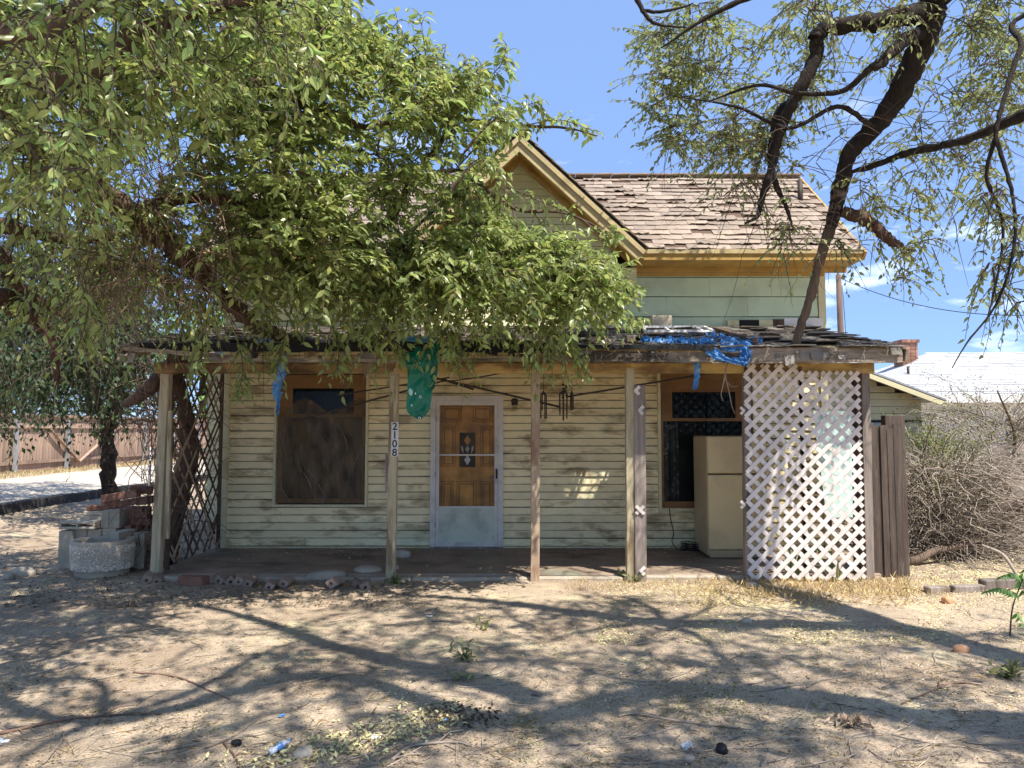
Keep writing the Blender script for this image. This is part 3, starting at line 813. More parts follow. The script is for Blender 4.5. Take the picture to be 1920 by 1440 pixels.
VX = (APEX + .04 - EZ) / SL
slab([(GX, vy(GX), APEX + .04), (GX + VX, EY, EZ), (RX1, EY, EZ), (RX1, RY, RZ), (GX, RY, RZ)], .05, 'roof_deck', M['darkwood'])
slab([(RX0, EY, EZ), (GX - VX, EY, EZ), (GX, vy(GX), APEX + .04), (GX, RY, RZ), (RX0, RY, RZ)], .05, 'roof_deck', M['tarpaper'])
slab([(RX0, RY + .001, RZ), (RX1, RY + .001, RZ), (RX1, 13.9, EZ - .2), (RX0, 13.9, EZ - .2)], .05, 'roof_deck', M['shingle'])
GF = 9.40
EX = GX + 1.70
for s in (-1, 1):
    zE = APEX + .04 - SL * 1.70
    slab([(GX, GF, APEX + .045), (GX + s * 1.70, GF, zE + .005), (GX + s * 1.70, EY + .02, zE + .005), (GX, vy(GX) + .02, APEX + .045)], .045, 'gable_roof', M['tarpaper'])
    # shingles on the gable slopes
    L = math.hypot(1.70, SL * 1.70)
    b = MB()
    d = Vector((-s * 1.70, 0, SL * 1.70)).normalized(); n_ = Vector((s * SL, 0, 1)).normalized()
    k = 0
    while k * .157 < L - .05:
        y = GF - .025
        f = k * .157 / L
        ymax = EY + f * (vy(GX) - EY)
        while y < ymax:
            wd = min(.28, ymax - y + .05)
            p0 = Vector((GX + s * 1.72, y, zE)) + d * (k * .157) + n_ * .012
            lift = rnd.uniform(.006, .018)
            vs = [p0, p0 + Vector((0, wd - .008, 0)), p0 + Vector((0, wd - .008, 0)) + d * .19, p0 + d * .19]
            vs[0] = vs[0] + n_ * lift; vs[1] = vs[1] + n_ * lift * rnd.uniform(.5, 1.4)
            vs += [v - n_ * .01 for v in vs]
            b.add(vs, [(0, 1, 2, 3), (7, 6, 5, 4), (0, 4, 5, 1), (1, 5, 6, 2), (3, 2, 6, 7), (0, 3, 7, 4)])
            y += .28
        k += 1
    o = b.build('gable_shingles', M['shingle'], house); o['kind'] = 'stuff'
    # rake boards, soffit, mouldings
    a = Vector((GX, 0, APEX)); e = Vector((GX + s * 1.70, 0, APEX - SL * 1.70))
    pn = Vector((-s * SL, 0, -1)).normalized()      # away from the roof, into the gable
    for nm, off, wd, y0_, y1_, m in (('rake_board', .085, .15, GF - .0, GF + .035, 'rake'), ('rake_mould', .03, .06, GF - .03, GF - .001, 'rake'),
                                     ('rake_soffit', .070, .03, GF + .036, GY - .001, 'trim'), ('soffit_mould', .098, .024, GF + .20, GF + .235, 'rake'), ('bed_mould', .112, .05, GY - .10, GY - .045, 'trim'),
                                     ('rake_bead', .125, .075, GY - .040, GY - .0025, 'rake'), ('rake_trim', .172, .018, GY - .030, GY - .003, 'cream')):
        oo = off
        st = a + pn * oo
        # slide along the slope so the strip begins at x = GX
        t = (e - a).normalized()
        st = st + t * ((GX - st.x) / t.x)
        en = a + pn * oo + t * (Vector((e.x - a.x, 0, e.z - a.z)).length - (0 if y0_ < GY - .04 else .32))
        ym = (y0_ + y1_) / 2
        # mitred strip: two plumb cuts
        hwv = wd / 2
        up_ = -pn
        c = []
        for p, plumb in ((st, True), (en, False)):
            if plumb:
                dz_ = hwv / abs(up_.z)
                c.append((p + Vector((0, 0, dz_)), p - Vector((0, 0, dz_))))
            else:
                c.append((p + up_ * hwv, p - up_ * hwv))
        poly = [(c[0][0].x + s * .0006, c[0][0].z), (c[1][0].x, c[1][0].z), (c[1][1].x, c[1][1].z), (c[0][1].x + s * .0006, c[0][1].z)]
        MB().prism(poly[::s], y0_, y1_).build(nm, M[m], house)
# cornice of both wings
for xa_, xb_ in ((GX + 1.60, RX1 - .02), (RX0 + .02, GX - 1.60)):
    MB().box(xa_, xb_, EY - .035, EY - .004, EZ - .065, EZ - .008).build('crown_mould', M['rake'], house)
    MB().box(xa_, xb_, EY - .012, EY + .02, EZ - .15, EZ - .066).build('fascia', M['trim'], house)
    MB().box(xa_, xb_, EY + .021, WY - .022, EZ - .145, EZ - .125).build('soffit', M['trim'], house)
    MB().box(xa_, xb_, WY - .075, WY - .0225, EZ - .21, EZ - .146).build('bed_mould', M['trim'], house)
    MB().box(max(xa_, XL), min(xb_, XR - .0), WY - .05, WY - .021, EZ - .26, EZ - .211).build('frieze', M['trim'], house)
for s_ in (0, 1):
    X = (RX0 + .01, RX1 - .01)[s_]
    a = Vector((X, EY - .03, EZ - .10)); e = Vector((X, RY, RZ - .06))
    MB().bar(a, e, .03, .13, Vector((0, -.6, .8))).build('rake_board', M['trim'], house)
# end gable walls
for X in (XL + .06, XR - .06):
    MB().add([(X, WY + .1, 4.0), (X, 13.4, 4.0), (X, RY, RZ - .12), (X + .03, WY + .1, 4.0), (X + .03, 13.4, 4.0), (X + .03, RY, RZ - .12)], [(0, 1, 2), (5, 4, 3), (0, 3, 4, 1), (1, 4, 5, 2), (2, 5, 3, 0)]).build('end_wall', M['siding_gable'], house)
# shingles of the right slope: each its own piece
sd_ = Vector((0, RY - EY, RZ - EZ)); SLEN = sd_.length; sd_.normalize()
sn = Vector((0, -sd_.z, sd_.y))
tabs = []
for v in range(7):
    b = MB()
    r2 = random.Random(50 + v)
    n = 6
    bot = [(-.15 + .3 * i / n, r2.uniform(-.008, .008) + (r2.uniform(-.05, 0) * -1 if r2.random() < .08 else 0), r2.uniform(0.004, .014 if v < 5 else .035)) for i in range(n + 1)]
    vs = [(x * .985, y, h) for x, y, h in bot] + [(-.148, .20, 0), (.148, .20, 0)]
    vs += [(x * .985, y, h - .009) for x, y, h in bot] + [(-.148, .20, -.005), (.148, .20, -.005)]
    k = n + 3
    fs = [tuple(list(range(n + 1)) + [n + 2, n + 1])]
    fs += [(i, i + k, i + 1 + k, i + 1) for i in range(n)]
    fs += [(0, n + 1, n + 1 + k, k), (n, n + k, n + 2 + k, n + 2)]
    tabs.append(b.add(vs, fs).mesh('shingle', M['shingle']))
EXP = .157
rowsN = int(SLEN / EXP) + 1
left = MB()
lastm = None
for r in range(rowsN):
    s0 = r * EXP
    zz = EZ + sd_.z * s0; yy = EY + sd_.y * s0
    if s0 > SLEN - .10: break
    xv = (APEX + .04 - zz - .06) / SL
    x = RX1 + .02 - (.15 if r % 2 else 0.0) - rnd.uniform(0, .04)
    first = True
    while x > GX + max(xv, .0) + .05:
        xc = x - .15
        miss = rnd.random() < (.03 if 2 < r else .01)
        p = Vector((xc, yy, zz)) + sd_ * (rnd.uniform(-.012, .012) - .03) + sn * .012
        Rm = Matrix((Vector((1, 0, 0)), sd_, sn)).transposed()
        if not miss:
            o = bpy.data.objects.new('shingle', rnd.choice(tabs))
            COL.objects.link(o)
            o.parent = house; o.matrix_parent_inverse = parent_matrix(house).inverted()
            tilt = Matrix.Rotation(rnd.gauss(0, .012), 3, 'Z') @ Matrix.Rotation(-abs(rnd.gauss(.03, .03)), 3, 'X')
            if rnd.random() < .07: tilt = tilt @ Matrix.Rotation(-rnd.uniform(.08, .2), 3, 'X')
            o.matrix_basis = Matrix.Translation(p) @ (Rm @ tilt).to_4x4()
        x -= .3
    # left slope joined
    x = RX0 - .02
    while x < GX - max(xv, 0) - .05:
        p = Vector((x, yy, zz)) - sd_ * .03 + sn * .012
        lf = rnd.uniform(.006, .02)
        vs = [p + sn * lf, p + Vector((.294, 0, 0)) + sn * lf, p + Vector((.294, 0, 0)) + sd_ * .2, p + sd_ * .2]
        vs += [v - sn * .008 for v in vs]
        left.add(vs, [(0, 1, 2, 3), (0, 4, 5, 1), (1, 5, 6, 2), (0, 3, 7, 4)])
        x += .3
o = left.build('roof_shingles', M['shingle'], house); o['kind'] = 'stuff'
b = MB()
x = RX0
while x < RX1:
    b.bar((x, RY, RZ + .02), (min(RX1, x + .29), RY, RZ + .02 + rnd.uniform(0, .012)), .22, .02)
    x += .3
o = b.build('ridge_caps', M['shingle'], house); o['kind'] = 'stuff'
p = at(1525, 400, 10.9)
MB().tube([(4.45, 10.75, 5.1), (4.45, 10.75, 5.55)], .04, 10).build('vent_pipe', M['rust'], house)

# ------------------------------------------------------------------ porch
PX0, PX1 = -4.24, 4.24
PEY, PEZ = 7.62, 2.585
PWY, PWZ = 9.93, 3.13
psd = Vector((0, PWY - PEY, PWZ - PEZ)); PL = psd.length; psd.normalize()
psn = Vector((0, -psd.z, psd.y))
HX0, HX1, HY0, HY1 = 1.48, 2.06, 9.0, 9.2            # rotted hole in the roof
rz = lambda y: PEZ + (y - PEY - .03) * (PWZ - PEZ) / (PWY - PEY - .03)
deck = slab([(PX0, PEY + .03, PEZ), (HX0, PEY + .03, PEZ), (HX0, PWY, PWZ), (PX0, PWY, PWZ)], .035, 'porch_roof', M['ceiling'])
slab([(HX1, PEY + .03, PEZ), (PX1, PEY + .03, PEZ), (PX1, PWY, PWZ), (HX1, PWY, PWZ)], .035, 'roof_sheathing', M['ceiling'], deck)
slab([(HX0 + .001, PEY + .03, PEZ), (HX1 - .001, PEY + .03, PEZ), (HX1 - .001, HY0, rz(HY0)), (HX0 + .001, HY0, rz(HY0))], .035, 'roof_sheathing', M['ceiling'], deck)
slab([(HX0 + .001, HY1, rz(HY1)), (HX1 - .001, HY1, rz(HY1)), (HX1 - .001, PWY, PWZ), (HX0 + .001, PWY, PWZ)], .035, 'roof_sheathing', M['ceiling'], deck)
b = MB()
r = 0
while r * .12 < PL - .05:
    x = PX0 - rnd.uniform(0, .2)
    while x < PX1 - .05:
        wd = rnd.uniform(.22, .34)
        xa_, xb_ = max(x, PX0 - .02), min(x + wd - .012, PX1 + .03)
        yc_ = PEY + psd.y * (r * .12)
        if rnd.random() > .07 and xb_ - xa_ > .04 and not (HX0 < (xa_ + xb_) / 2 < HX1 and HY0 - .17 < yc_ < HY1 + .02):
            p = Vector((0, PEY, PEZ)) + psd * (r * .12 - .03 + rnd.uniform(-.03, .015)) + psn * .008
            l1, l2 = rnd.uniform(.008, .03), rnd.uniform(.008, .03)
            if rnd.random() < .1: l1 += .03; l2 += .03
            vs = [p + Vector((xa_, 0, 0)) + psn * l1, p + Vector((xb_, 0, 0)) + psn * l2, p + Vector((xb_, 0, 0)) + psd * .17, p + Vector((xa_, 0, 0)) + psd * .17]
            vs += [v - psn * .012 for v in vs]
            b.add(vs, [(0, 1, 2, 3), (0, 4, 5, 1), (1, 5, 6, 2), (0, 3, 7, 4), (7, 6, 5, 4)])
        x += wd
    r += 1
o = b.build('worn_shingles', M['old_shingle'], deck); o['kind'] = 'stuff'
for k in range(14):
    x = PX0 + .08 + k * (PX1 - PX0 - .16) / 13
    a = Vector((x, PEY + .06, PEZ - .075)); e = Vector((x, PWY - .02, PWZ - .08))
    MB().bar(a, e, .045, .075, Vector((0, -.2, 1))).build('rafter', M['ceiling'], deck)
b = MB()
for k in range(150):
    x = rnd.choice([rnd.uniform(PX0, 1.2), rnd.uniform(PX0, PX1)])
    p = Vector((x, PEY + rnd.uniform(-.03, .03), PEZ + rnd.uniform(-.10, .01)))
    L_ = rnd.uniform(.04, .16)
    if k % 3 == 0:
        w2 = rnd.uniform(.02, .07); an = rnd.uniform(-.5, .5)
        q = [p + Vector((-w2, 0, 0)), p + Vector((w2, 0, 0)), p + Vector((w2 * .8 + an * .03, -.02, -L_ * .7)), p + Vector((-w2 * .7 + an * .03, -.015, -L_ * rnd.uniform(.5, .9)))]
        q += [v + Vector((0, .006, 0)) for v in q]
        b.add(q, [(0, 1, 2, 3), (7, 6, 5, 4), (0, 4, 5, 1), (1, 5, 6, 2), (2, 6, 7, 3), (3, 7, 4, 0)], 0)
    else:
        b.tube([p, p + Vector((rnd.gauss(0, .03), -.02, -L_ * .5)), p + Vector((rnd.gauss(0, .05), -.03, -L_ * 1.3))], [.004, .002], 3, mi=1)
o = b.build('eave_debris', [M['old_shingle'], M['greytwig']], house); o['kind'] = 'stuff'
# dark broken edge and fascia pieces
zb = at(960, 683, 7.66).z


def rough_board(a, b_, wd, th, m, name, parent=house, n=14, jag=.012, label=None):
    """a plank with a chewed lower and upper edge, running along X"""
    a = Vector(a); b_ = Vector(b_)
    vs = []; fs = []
    for i in range(n + 1):
        p = a.lerp(b_, i / n)
        t = wd / 2 + rnd.uniform(-jag, jag * .4); u = wd / 2 + rnd.uniform(-jag, jag * .4)
        y = rnd.uniform(-.004, .004)
        vs += [p + Vector((0, y - th / 2, t)), p + Vector((0, y - th / 2, -u)), p + Vector((0, th / 2, -u)), p + Vector((0, th / 2, t))]
    for i in range(n):
        o = i * 4
        for k in range(4):
            fs.append((o + k, o + (k + 1) % 4, o + 4 + (k + 1) % 4, o + 4 + k))
    fs += [(3, 2, 1, 0), (n * 4, n * 4 + 1, n * 4 + 2, n * 4 + 3)]
    ob = MB().add(vs, fs).build(name, M[m], parent)
    if label: ob['label'] = label
    return ob


for xa_, xb_, wd_ in ((262, 470, .10), (474, 735, .11), (739, 1048, .115), (1052, 1340, .055)):
    rough_board(at(xa_, 651 if xb_ < 1100 else 650, 7.555), at(xb_, 651 if xb_ < 1100 else 652, 7.555), wd_, .012, 'tarpaper', 'tar_paper_edge', n=12, jag=.012)
rough_board(at(228, 652, 7.53), at(470, 673, 7.55), .055, .03, 'fasciawood', 'eave_plank', label='split pale plank hanging loose at the eave end')
rough_board(at(472, 675, 7.56), at(760, 677, 7.56), .04, .03, 'fasciawood', 'eave_plank', n=14)
rough_board(at(764, 676, 7.565), at(1050, 672, 7.56), .045, .03, 'fasciawood', 'eave_plank', n=14)
rough_board(at(1052, 668, 7.655), at(1398, 671, 7.655), .125, .04, 'fasciawood', 'eave_plank', n=18, jag=.014)
rough_board(at(1400, 667, 7.66), at(1690, 667, 7.66), .165, .045, 'fasciawood', 'eave_plank', n=20, jag=.016)
MB().bar((PX1 + .02, PEY + .0, PEZ - .09), (PX1 + .02, PWY, PWZ - .08), .03, .13, Vector((0, -.2, 1))).build('end_rafter', M['fasciawood'], house)
MB().bar((PX0 - .02, PEY + .05, PEZ - .09), (PX0 - .02, PWY, PWZ - .08), .03, .11, Vector((0, -.2, 1))).build('end_rafter', M['fasciawood'], house)
zA, zB = at(960, 700, 8.12).z, at(960, 681, 8.12).z
BX = [at(292, 690, 8.12).x, at(742, 690, 8.12).x, at(1000, 690, 8.12).x, at(1180, 690, 8.12).x, at(1636, 690, 8.12).x]
for xa_, xb_ in zip(BX[:-1], BX[1:]):
    bevel(MB().box(xa_ + .001, xb_ - .001, 8.07, 8.17, zA, zB).build('beam', M['beam_shaded' if xb_ < -.5 else 'beam'], house), .006)
MB().box(at(440, 700, 9.96).x, at(1560, 700, 9.96).x, 9.93, 9.968, at(960, 697, 9.95).z + .02, at(960, 697, 9.95).z + .12).build('ledger', M['trim'], house)


def post(px_t, py_t, px_b, py_b, w_, m, Y=8.12, d=.10, label=None, name='porch_post'):
    t = at(px_t, py_t, Y); bo = at(px_b, py_b, Y)
    if bo.z > .03 or bo.z < -.12: bo.z = min(.03, max(-.06, bo.z))
    n = 12
    b = MB(); vs = []; fs = []
    for i in range(n + 1):
        p = bo.lerp(t, i / n)
        j = lambda: rnd.uniform(-.003, .003)
        for sx, sy in ((-1, -1), (1, -1), (1, 1), (-1, 1)):
            vs.append(p + Vector((sx * w_ / 2 + j(), sy * d / 2 + j(), 0)))
    for i in range(n):
        o = i * 4
        for k in range(4): fs.append((o + k, o + (k + 1) % 4, o + 4 + (k + 1) % 4, o + 4 + k))
    fs += [(3, 2, 1, 0), (n * 4, n * 4 + 1, n * 4 + 2, n * 4 + 3)]
    o = b.add(vs, fs).build(name, M[m], house)
    if label: o['label'] = label
    return bevel(o, .006)


p1 = post(313, 690, 293, 1072, .105, 'post', Y=8.25, label='leaning post at the left end of the porch')
q = at(312, 930, 8.22)
MB().bar(at(313, 1010, 8.17), at(320, 770, 8.17), .045, .04).build('post_splint', M['post'], p1)
p2 = post(740, 690, 733, 1083, .10, 'post', label='bleached post carrying the house number')
p3 = post(1004, 688, 1003, 1098, .10, 'post_red', label='reddish brown stained post')
p4 = post(1180, 690, 1182, 1090, .095, 'post', label='post with flaking pale paint')
p4b = post(1199, 722, 1201, 1092, .13, 'greywood', Y=8.075, d=.045, label='grey board with scraps of white lattice nailed to it', name='post_board')
p5 = post(1399, 692, 1402, 1090, .075, 'greywood', Y=8.10, label='grey post at the left edge of the lattice')
p6 = post(1619, 688, 1628, 1088, .10, 'greywood', Y=8.16, label='mossy corner post right of the lattice')
p6b = post(1604, 692, 1609, 1088, .09, 'darkwood', Y=8.30, d=.04, name='post_board')
MB().bar(at(726, 922, 8.1), at(727, 852, 8.1), .045, .05).build('post_scrap', M['greywood'], p2)
# scraps of lattice left on the grey board
for px, py, kind in ((1195, 732, 0), (1202, 769, 1), (1200, 956, 2), (1205, 1070, 1)):
    c = at(px, py, 8.045)
    b = MB()
    h = .045
    if kind == 2:
        b.bar(c + Vector((-h, 0, -h)), c + Vector((h, 0, h)), .036, .008, Vector((0, 1, 0)))
        b.bar(c + Vector((-h, -.009, h)), c + Vector((h, -.009, -h)), .036, .008, Vector((0, 1, 0)))
    else:
        b.bar(c + Vector((.02, 0, -.045)), c + Vector((-.025, 0, .0)), .036, .008, Vector((0, 1, 0)))
        b.bar(c + Vector((-.03, -.009, -.01)), c + Vector((.025, -.009, .045)), .036, .008, Vector((0, 1, 0)))
    b.build('lattice_scrap', M['lattice'], p4b)
for px, py in ((1392, 770), (1393, 946)):
    c = at(px, py, 8.05); h = .028
    b = MB().bar(c + Vector((-.02, 0, -.04)), c + Vector((.02, 0, 0)), .03, .008, Vector((0, 1, 0)))
    b.bar(c + Vector((-.025, -.009, .04)), c + Vector((.02, -.009, -.005)), .03, .008, Vector((0, 1, 0))).build('lattice_scrap', M['lattice'], p5)
# house number
sx0, sz0 = at(733, 856, 8.05).x, at(733, 856, 8.05).z
sx1, sz1 = at(747, 791, 8.05).x, at(747, 791, 8.05).z
sign = bevel(MB().box(sx0, sx1, 8.053, 8.066, sz0, sz1).build('number_sign', M['white'], house), .002)
for k, ch in enumerate('2108'):
    cu = bpy.data.curves.new('digit', 'FONT'); cu.body = ch; cu.size = .118; cu.align_x = 'CENTER'; cu.extrude = .0015; cu.offset = .0012
    tmp = bpy.data.objects.new('digit_curve', cu); COL.objects.link(tmp)
    bpy.context.view_layer.update()
    me = bpy.data.meshes.new_from_object(tmp.evaluated_get(bpy.context.evaluated_depsgraph_get()))
    bpy.data.objects.remove(tmp)
    me.materials.clear(); me.materials.append(M['black'])
    zc = sz1 - (sz1 - sz0) * (k + .5) / 4
    me.transform(Matrix.Translation(((sx0 + sx1) / 2, 8.0505, zc - .042)) @ Matrix.Rotation(math.pi / 2, 4, 'X'))
    o = link('digit', me, sign)
# lattice panels
def lattice(px0, px1, py0, py1, Y, label):
    A = at(px0, py1, Y); B_ = at(px1, py0, Y)
    x0, x1, z0, z1 = A.x, B_.x, max(A.z, .0), B_.z
    back = MB()
    back.box(x1 - .03, x1 + .0, Y + .022, Y + .05, z0, z1 - .02)
    back.box(x0 + .01, x0 + .035, Y + .022, Y + .05, z0, z1 - .02)
    par = back.build('lattice_panel', M['darkwood'], house)
    par['label'] = label
    P_ = .157
    for sgn, yy in ((1, Y), (-1, Y + .0105)):
        # lines x*sgn ... z - z0 = sgn*(x - x0) + c
        c = -(x1 - x0) - .02 if sgn > 0 else .03
        c0 = -2.0 + .04
        for k in range(60):
            c = c0 + k * P_
            pts = []
            for x in (x0, x1):
                zz = z0 + sgn * (x - x0) + c
                if z0 <= zz <= z1: pts.append((x, zz))
            for zz in (z0, z1):
                x = x0 + sgn * (zz - z0 - c)
                if x0 < x < x1: pts.append((x, zz))
            if len(pts) >= 2:
                pts.sort()
                a, e = pts[0], pts[-1]
                if math.hypot(a[0] - e[0], a[1] - e[1]) > .05:
                    j = rnd.uniform(-.002, .002)
                    MB().bar((a[0], yy + j, a[1]), (e[0], yy - j, e[1]), .046, .008, Vector((0, 1, 0))).build('lattice_slat', M['lattice'], par)


lattice(1404, 1505, 684, 1086, 8.03, 'left white lattice panel, reaching higher up to the beam')
lattice(1508, 1611, 697, 1088, 8.03, 'right white lattice panel, set lower at its top')
# trellis closing the left end, brown and leaning, runs from the post to the wall corner
tre = MB().bar((-4.05, 8.45, .02), (-4.05, 8.45, 2.45), .035, .05).build('trellis', M['darkwood'], house)
MB().bar((-4.05, 9.9, .02), (-4.05, 9.9, 2.6), .035, .05).build('trellis_post', M['darkwood'], tre)
tre['label'] = 'brown diamond trellis closing the left end of the porch'
for sgn in (-1, 1):
    for k in range(-12, 22):
        y0_, y1_ = 8.47, 9.88
        c = k * .2 + .05
        pts = []
        H0, H1 = .12, 2.45
        for y in (y0_, y1_):
            zz = 1.2 + sgn * (y - 9.2) * 1.15 + (c - 1.2)
            if H0 <= zz <= H1: pts.append((y, zz))
        for zz in (H0, H1):
            y = 9.2 + sgn * (zz - 1.2 - (c - 1.2)) / 1.15
            if y0_ < y < y1_: pts.append((y, zz))
        if len(pts) >= 2:
            pts.sort(); a, e = pts[0], pts[-1]
            if abs(a[0] - e[0]) > .06 and rnd.random() < .8:
                X = -4.05 + sgn * .009 + rnd.uniform(-.03, .03); a = (a[0], max(.1, a[1] + rnd.gauss(0, .03))); e = (e[0], e[1] + rnd.gauss(0, .05))
                MB().bar((X, a[0], a[1]), (X + rnd.uniform(-.03, .03), e[0], e[1]), .03, .009, Vector((1, 0, 0))).build('trellis_slat', M['post_red'] if rnd.random() < .35 else M['darkwood'], tre)
# back wing that shows past the left corner
b = MB().box(-5.5, -4.08, 12.9, 13.4, .05, 3.0).build('back_wing', M['siding_gable'], house)
z = .1
while z < 3:
    clap(-5.52, -4.02, z, .12, 12.86, M['siding_gable']); z += .12
slab([(-5.8, 12.5, 2.95), (-4.0, 12.5, 2.95), (-4.0, 13.6, 3.5), (-5.8, 13.6, 3.5)], .06, 'back_roof', M['shingle'])
# ------------------------------------------------------------------ trees
def norm(a):
    return a / (np.linalg.norm(a, axis=-1, keepdims=True) + 1e-9)


class Tree:
    def __init__(s, name, label, base, bark, leafm, twigm, group=None, leafL=.075, leafW=.42, fine=True):
        s.root = tag(empty(name, base), label, 'tree', group)
        s.bark, s.leafm, s.twigm = bark, leafm, twigm
        s.leafL, s.leafW, s.fine = leafL, leafW, fine
        s.skel = []                 # points to which branches attach
        s.tv = []; s.tf = []; s.nt = 0
        s.P = []; s.D = []; s.N = []; s.S = []

    def limb(s, pts, rads, name='limb', m=None, n=9, wob=.03, label=None, sub=8, skel=True):
        c = catmull(pts, sub)
        k = len(c)
        r = np.interp(np.linspace(0, 1, k), np.linspace(0, 1, len(rads)), rads)
        c = c + RNG.normal(0, wob, c.shape) * r[:, None] * 4
        r = r * (1 + RNG.normal(0, .05, k))
        b = MB().tube(c, r, n, rough=.07)
        o = b.build(name, m or s.bark, s.root)
        if label: o['label'] = label
        if skel: s.skel.append(c)
        return c

    def twigtube(s, c, r0, r1, n=4):
        k = len(c)
        V, Fc = tube_np(np.asarray(c), np.linspace(r0, r1, k), n)
        s.tv.append(V); s.tf.append(np.array(Fc) + s.nt); s.nt += len(V)

    def leaves(s, P, D, N, S):
        s.P.append(P); s.D.append(D); s.N.append(N); s.S.append(S)

    def spray(s, p0, d, L, droop, nleaf, size=1.0, r0=.006, hang=.5, spread=.7, start=.12):
        """one leafy twig"""
        k = 9
        t = np.linspace(0, 1, k)[:, None]
        side = norm(np.cross(d, [0.1, 0.05, 1.0]))
        c = p0 + d * L * t + np.array([0, 0, -1.0]) * (L * droop) * t ** 2 + side * (RNG.normal(0, .10) * L) * t ** 2 + RNG.normal(0, .012, (k, 3)) * L * t
        s.twigtube(c, r0, r0 * .3, 3)
        u = np.linspace(start, 1, nleaf) + RNG.normal(0, .02, nleaf)
        u = np.clip(u, 0, 1) * (k - 1)
        i = np.minimum(u.astype(int), k - 2); f = (u - i)[:, None]
        P = c[i] * (1 - f) + c[i + 1] * f
        T = norm(c[i + 1] - c[i])
        sd = norm(np.cross(T, np.array([0, 0, 1.0]) + RNG.normal(0, .25, (nleaf, 3))))
        sg = np.where(np.arange(nleaf) % 2 == 0, 1.0, -1.0)[:, None]
        D = norm(T * .55 + sd * sg * spread + np.array([0, 0, -1.0]) * hang + RNG.normal(0, .28, (nleaf, 3)))
        N = norm(np.cross(D, sd * sg) + np.array([0, 0, .7]) + RNG.normal(0, .45, (nleaf, 3)))
        S = s.leafL * size * RNG.uniform(.45, 1.2, nleaf)
        s.leaves(P, D, N, S)
        return c

    def grow(s, C, R, twigs, nleaf, L=.5, droop=.5, size=1.0, r=.02, bias=(0, 0, 0), hang=.5, arch=.15, leafless=0.0):
        """clump centres C: nearest first, each linked to the nearest branch so far, then sprays round it"""
        C = np.asarray(C, float)
        R = np.broadcast_to(np.asarray(R, float), (len(C),))
        sk = np.vstack(s.skel); new = []
        dist = np.array([np.min(np.linalg.norm(sk - c, axis=1)) for c in C])
        for q in np.argsort(dist):
            c = C[q]; rad = R[q]
            dd = np.linalg.norm(sk - c, axis=1)
            a = sk[np.argmin(dd)]
            ln = np.linalg.norm(c - a)
            mid = (a + c) / 2 + np.array([0, 0, ln * arch]) + RNG.normal(0, .08, 3) * ln
            path = catmull([a, mid, c], 6)
            path[1:-1] += RNG.normal(0, .015, path[1:-1].shape) * ln
            s.twigtube(path, r * min(1.6, .6 + ln * .4), r * .45, 5)
            sk = np.vstack([sk, path[3:]]); new.append(path[3:])
            for _ in range(twigs):
                o = norm(RNG.normal(0, 1, 3)) * np.array([1, 1, .8])
                p0 = c + o * rad * RNG.uniform(0, .55)
                if RNG.random() < .5: p0 = path[RNG.integers(len(path) // 2, len(path))] + RNG.normal(0, .02, 3)
                d = norm(o + np.array(bias) + RNG.normal(0, .25, 3))
                ll = L * RNG.uniform(.6, 1.3)
                n = 0 if RNG.random() < leafless else max(3, int(nleaf * ll / L * RNG.uniform(.8, 1.2)))
                if n: s.spray(p0, d, ll, droop * RNG.uniform(.5, 1.4), n, size, hang=hang)
                else: s.spray(p0, d, ll, droop * RNG.uniform(.5, 1.4), 1, .3)
        s.skel.append(np.vstack(new))

    def finish(s, singles=0):
        if s.tv:
            o = link('twigs', np_mesh('twigs', np.vstack(s.tv), quads=np.vstack(s.tf), mats=[s.twigm], smooth=True), s.root)
            o['kind'] = 'stuff'
        if not s.P: return
        P = np.vstack(s.P); D = np.vstack(s.D); N = np.vstack(s.N); S = np.concatenate(s.S)
        sel = np.zeros(len(P), bool)
        if singles:
            # the leaves that show largest become parts of their own
            cp, sp = math.cos(PITCH), math.sin(PITCH)
            zc = P[:, 1] * cp + (P[:, 2] - EYE) * sp
            yc = -P[:, 1] * sp + (P[:, 2] - EYE) * cp
            inside = (zc > .5) & (np.abs(P[:, 0] / zc) < .70) & (np.abs(yc / zc) < .52)
            score = np.where(inside, S / np.maximum(zc, .1), 0)
            idx = np.argsort(-score)[:singles]
            idx = idx[score[idx] > 0]
            sel[idx] = True
            Vt, Ft = leaf_template(s.leafW)
            me = bpy.data.meshes.new('leaf')
            me.from_pydata([tuple(v) for v in Vt], [], [tuple(f) for f in Ft])
            me.materials.append(s.leafm); me.update()
            inv = parent_matrix(s.root).inverted()
            for i in idx:
                d = D[i]; sd = norm(np.cross(d, N[i])); n = np.cross(sd, d)
                o = bpy.data.objects.new('leaf', me); COL.objects.link(o)
                o.parent = s.root; o.matrix_parent_inverse = inv
                Mx = Matrix(((sd[0], d[0], n[0], P[i][0]), (sd[1], d[1], n[1], P[i][1]), (sd[2], d[2], n[2], P[i][2]), (0, 0, 0, 1)))
                o.matrix_basis = Mx @ Matrix.Scale(float(S[i]), 4)
        k = ~sel
        o = link('foliage', leaf_mesh('foliage', P[k], D[k], N[k], S[k], s.leafW, s.leafm, s.fine), s.root)
        o['kind'] = 'stuff'
        print(s.root.name, 'leaves', len(P))


def leaf_template(w):
    V = np.array([(0, 0, 0), (-.42 * w, .25, .06), (-.46 * w, .52, .05), (0, 1, -.10), (.46 * w, .52, .05), (.42 * w, .25, .06), (0, .28, 0), (0, .6, -.02)])
    Fq = [(0, 6, 1), (1, 6, 7, 2), (2, 7, 3), (0, 5, 6), (5, 4, 7, 6), (4, 3, 7)]
    return V, Fq


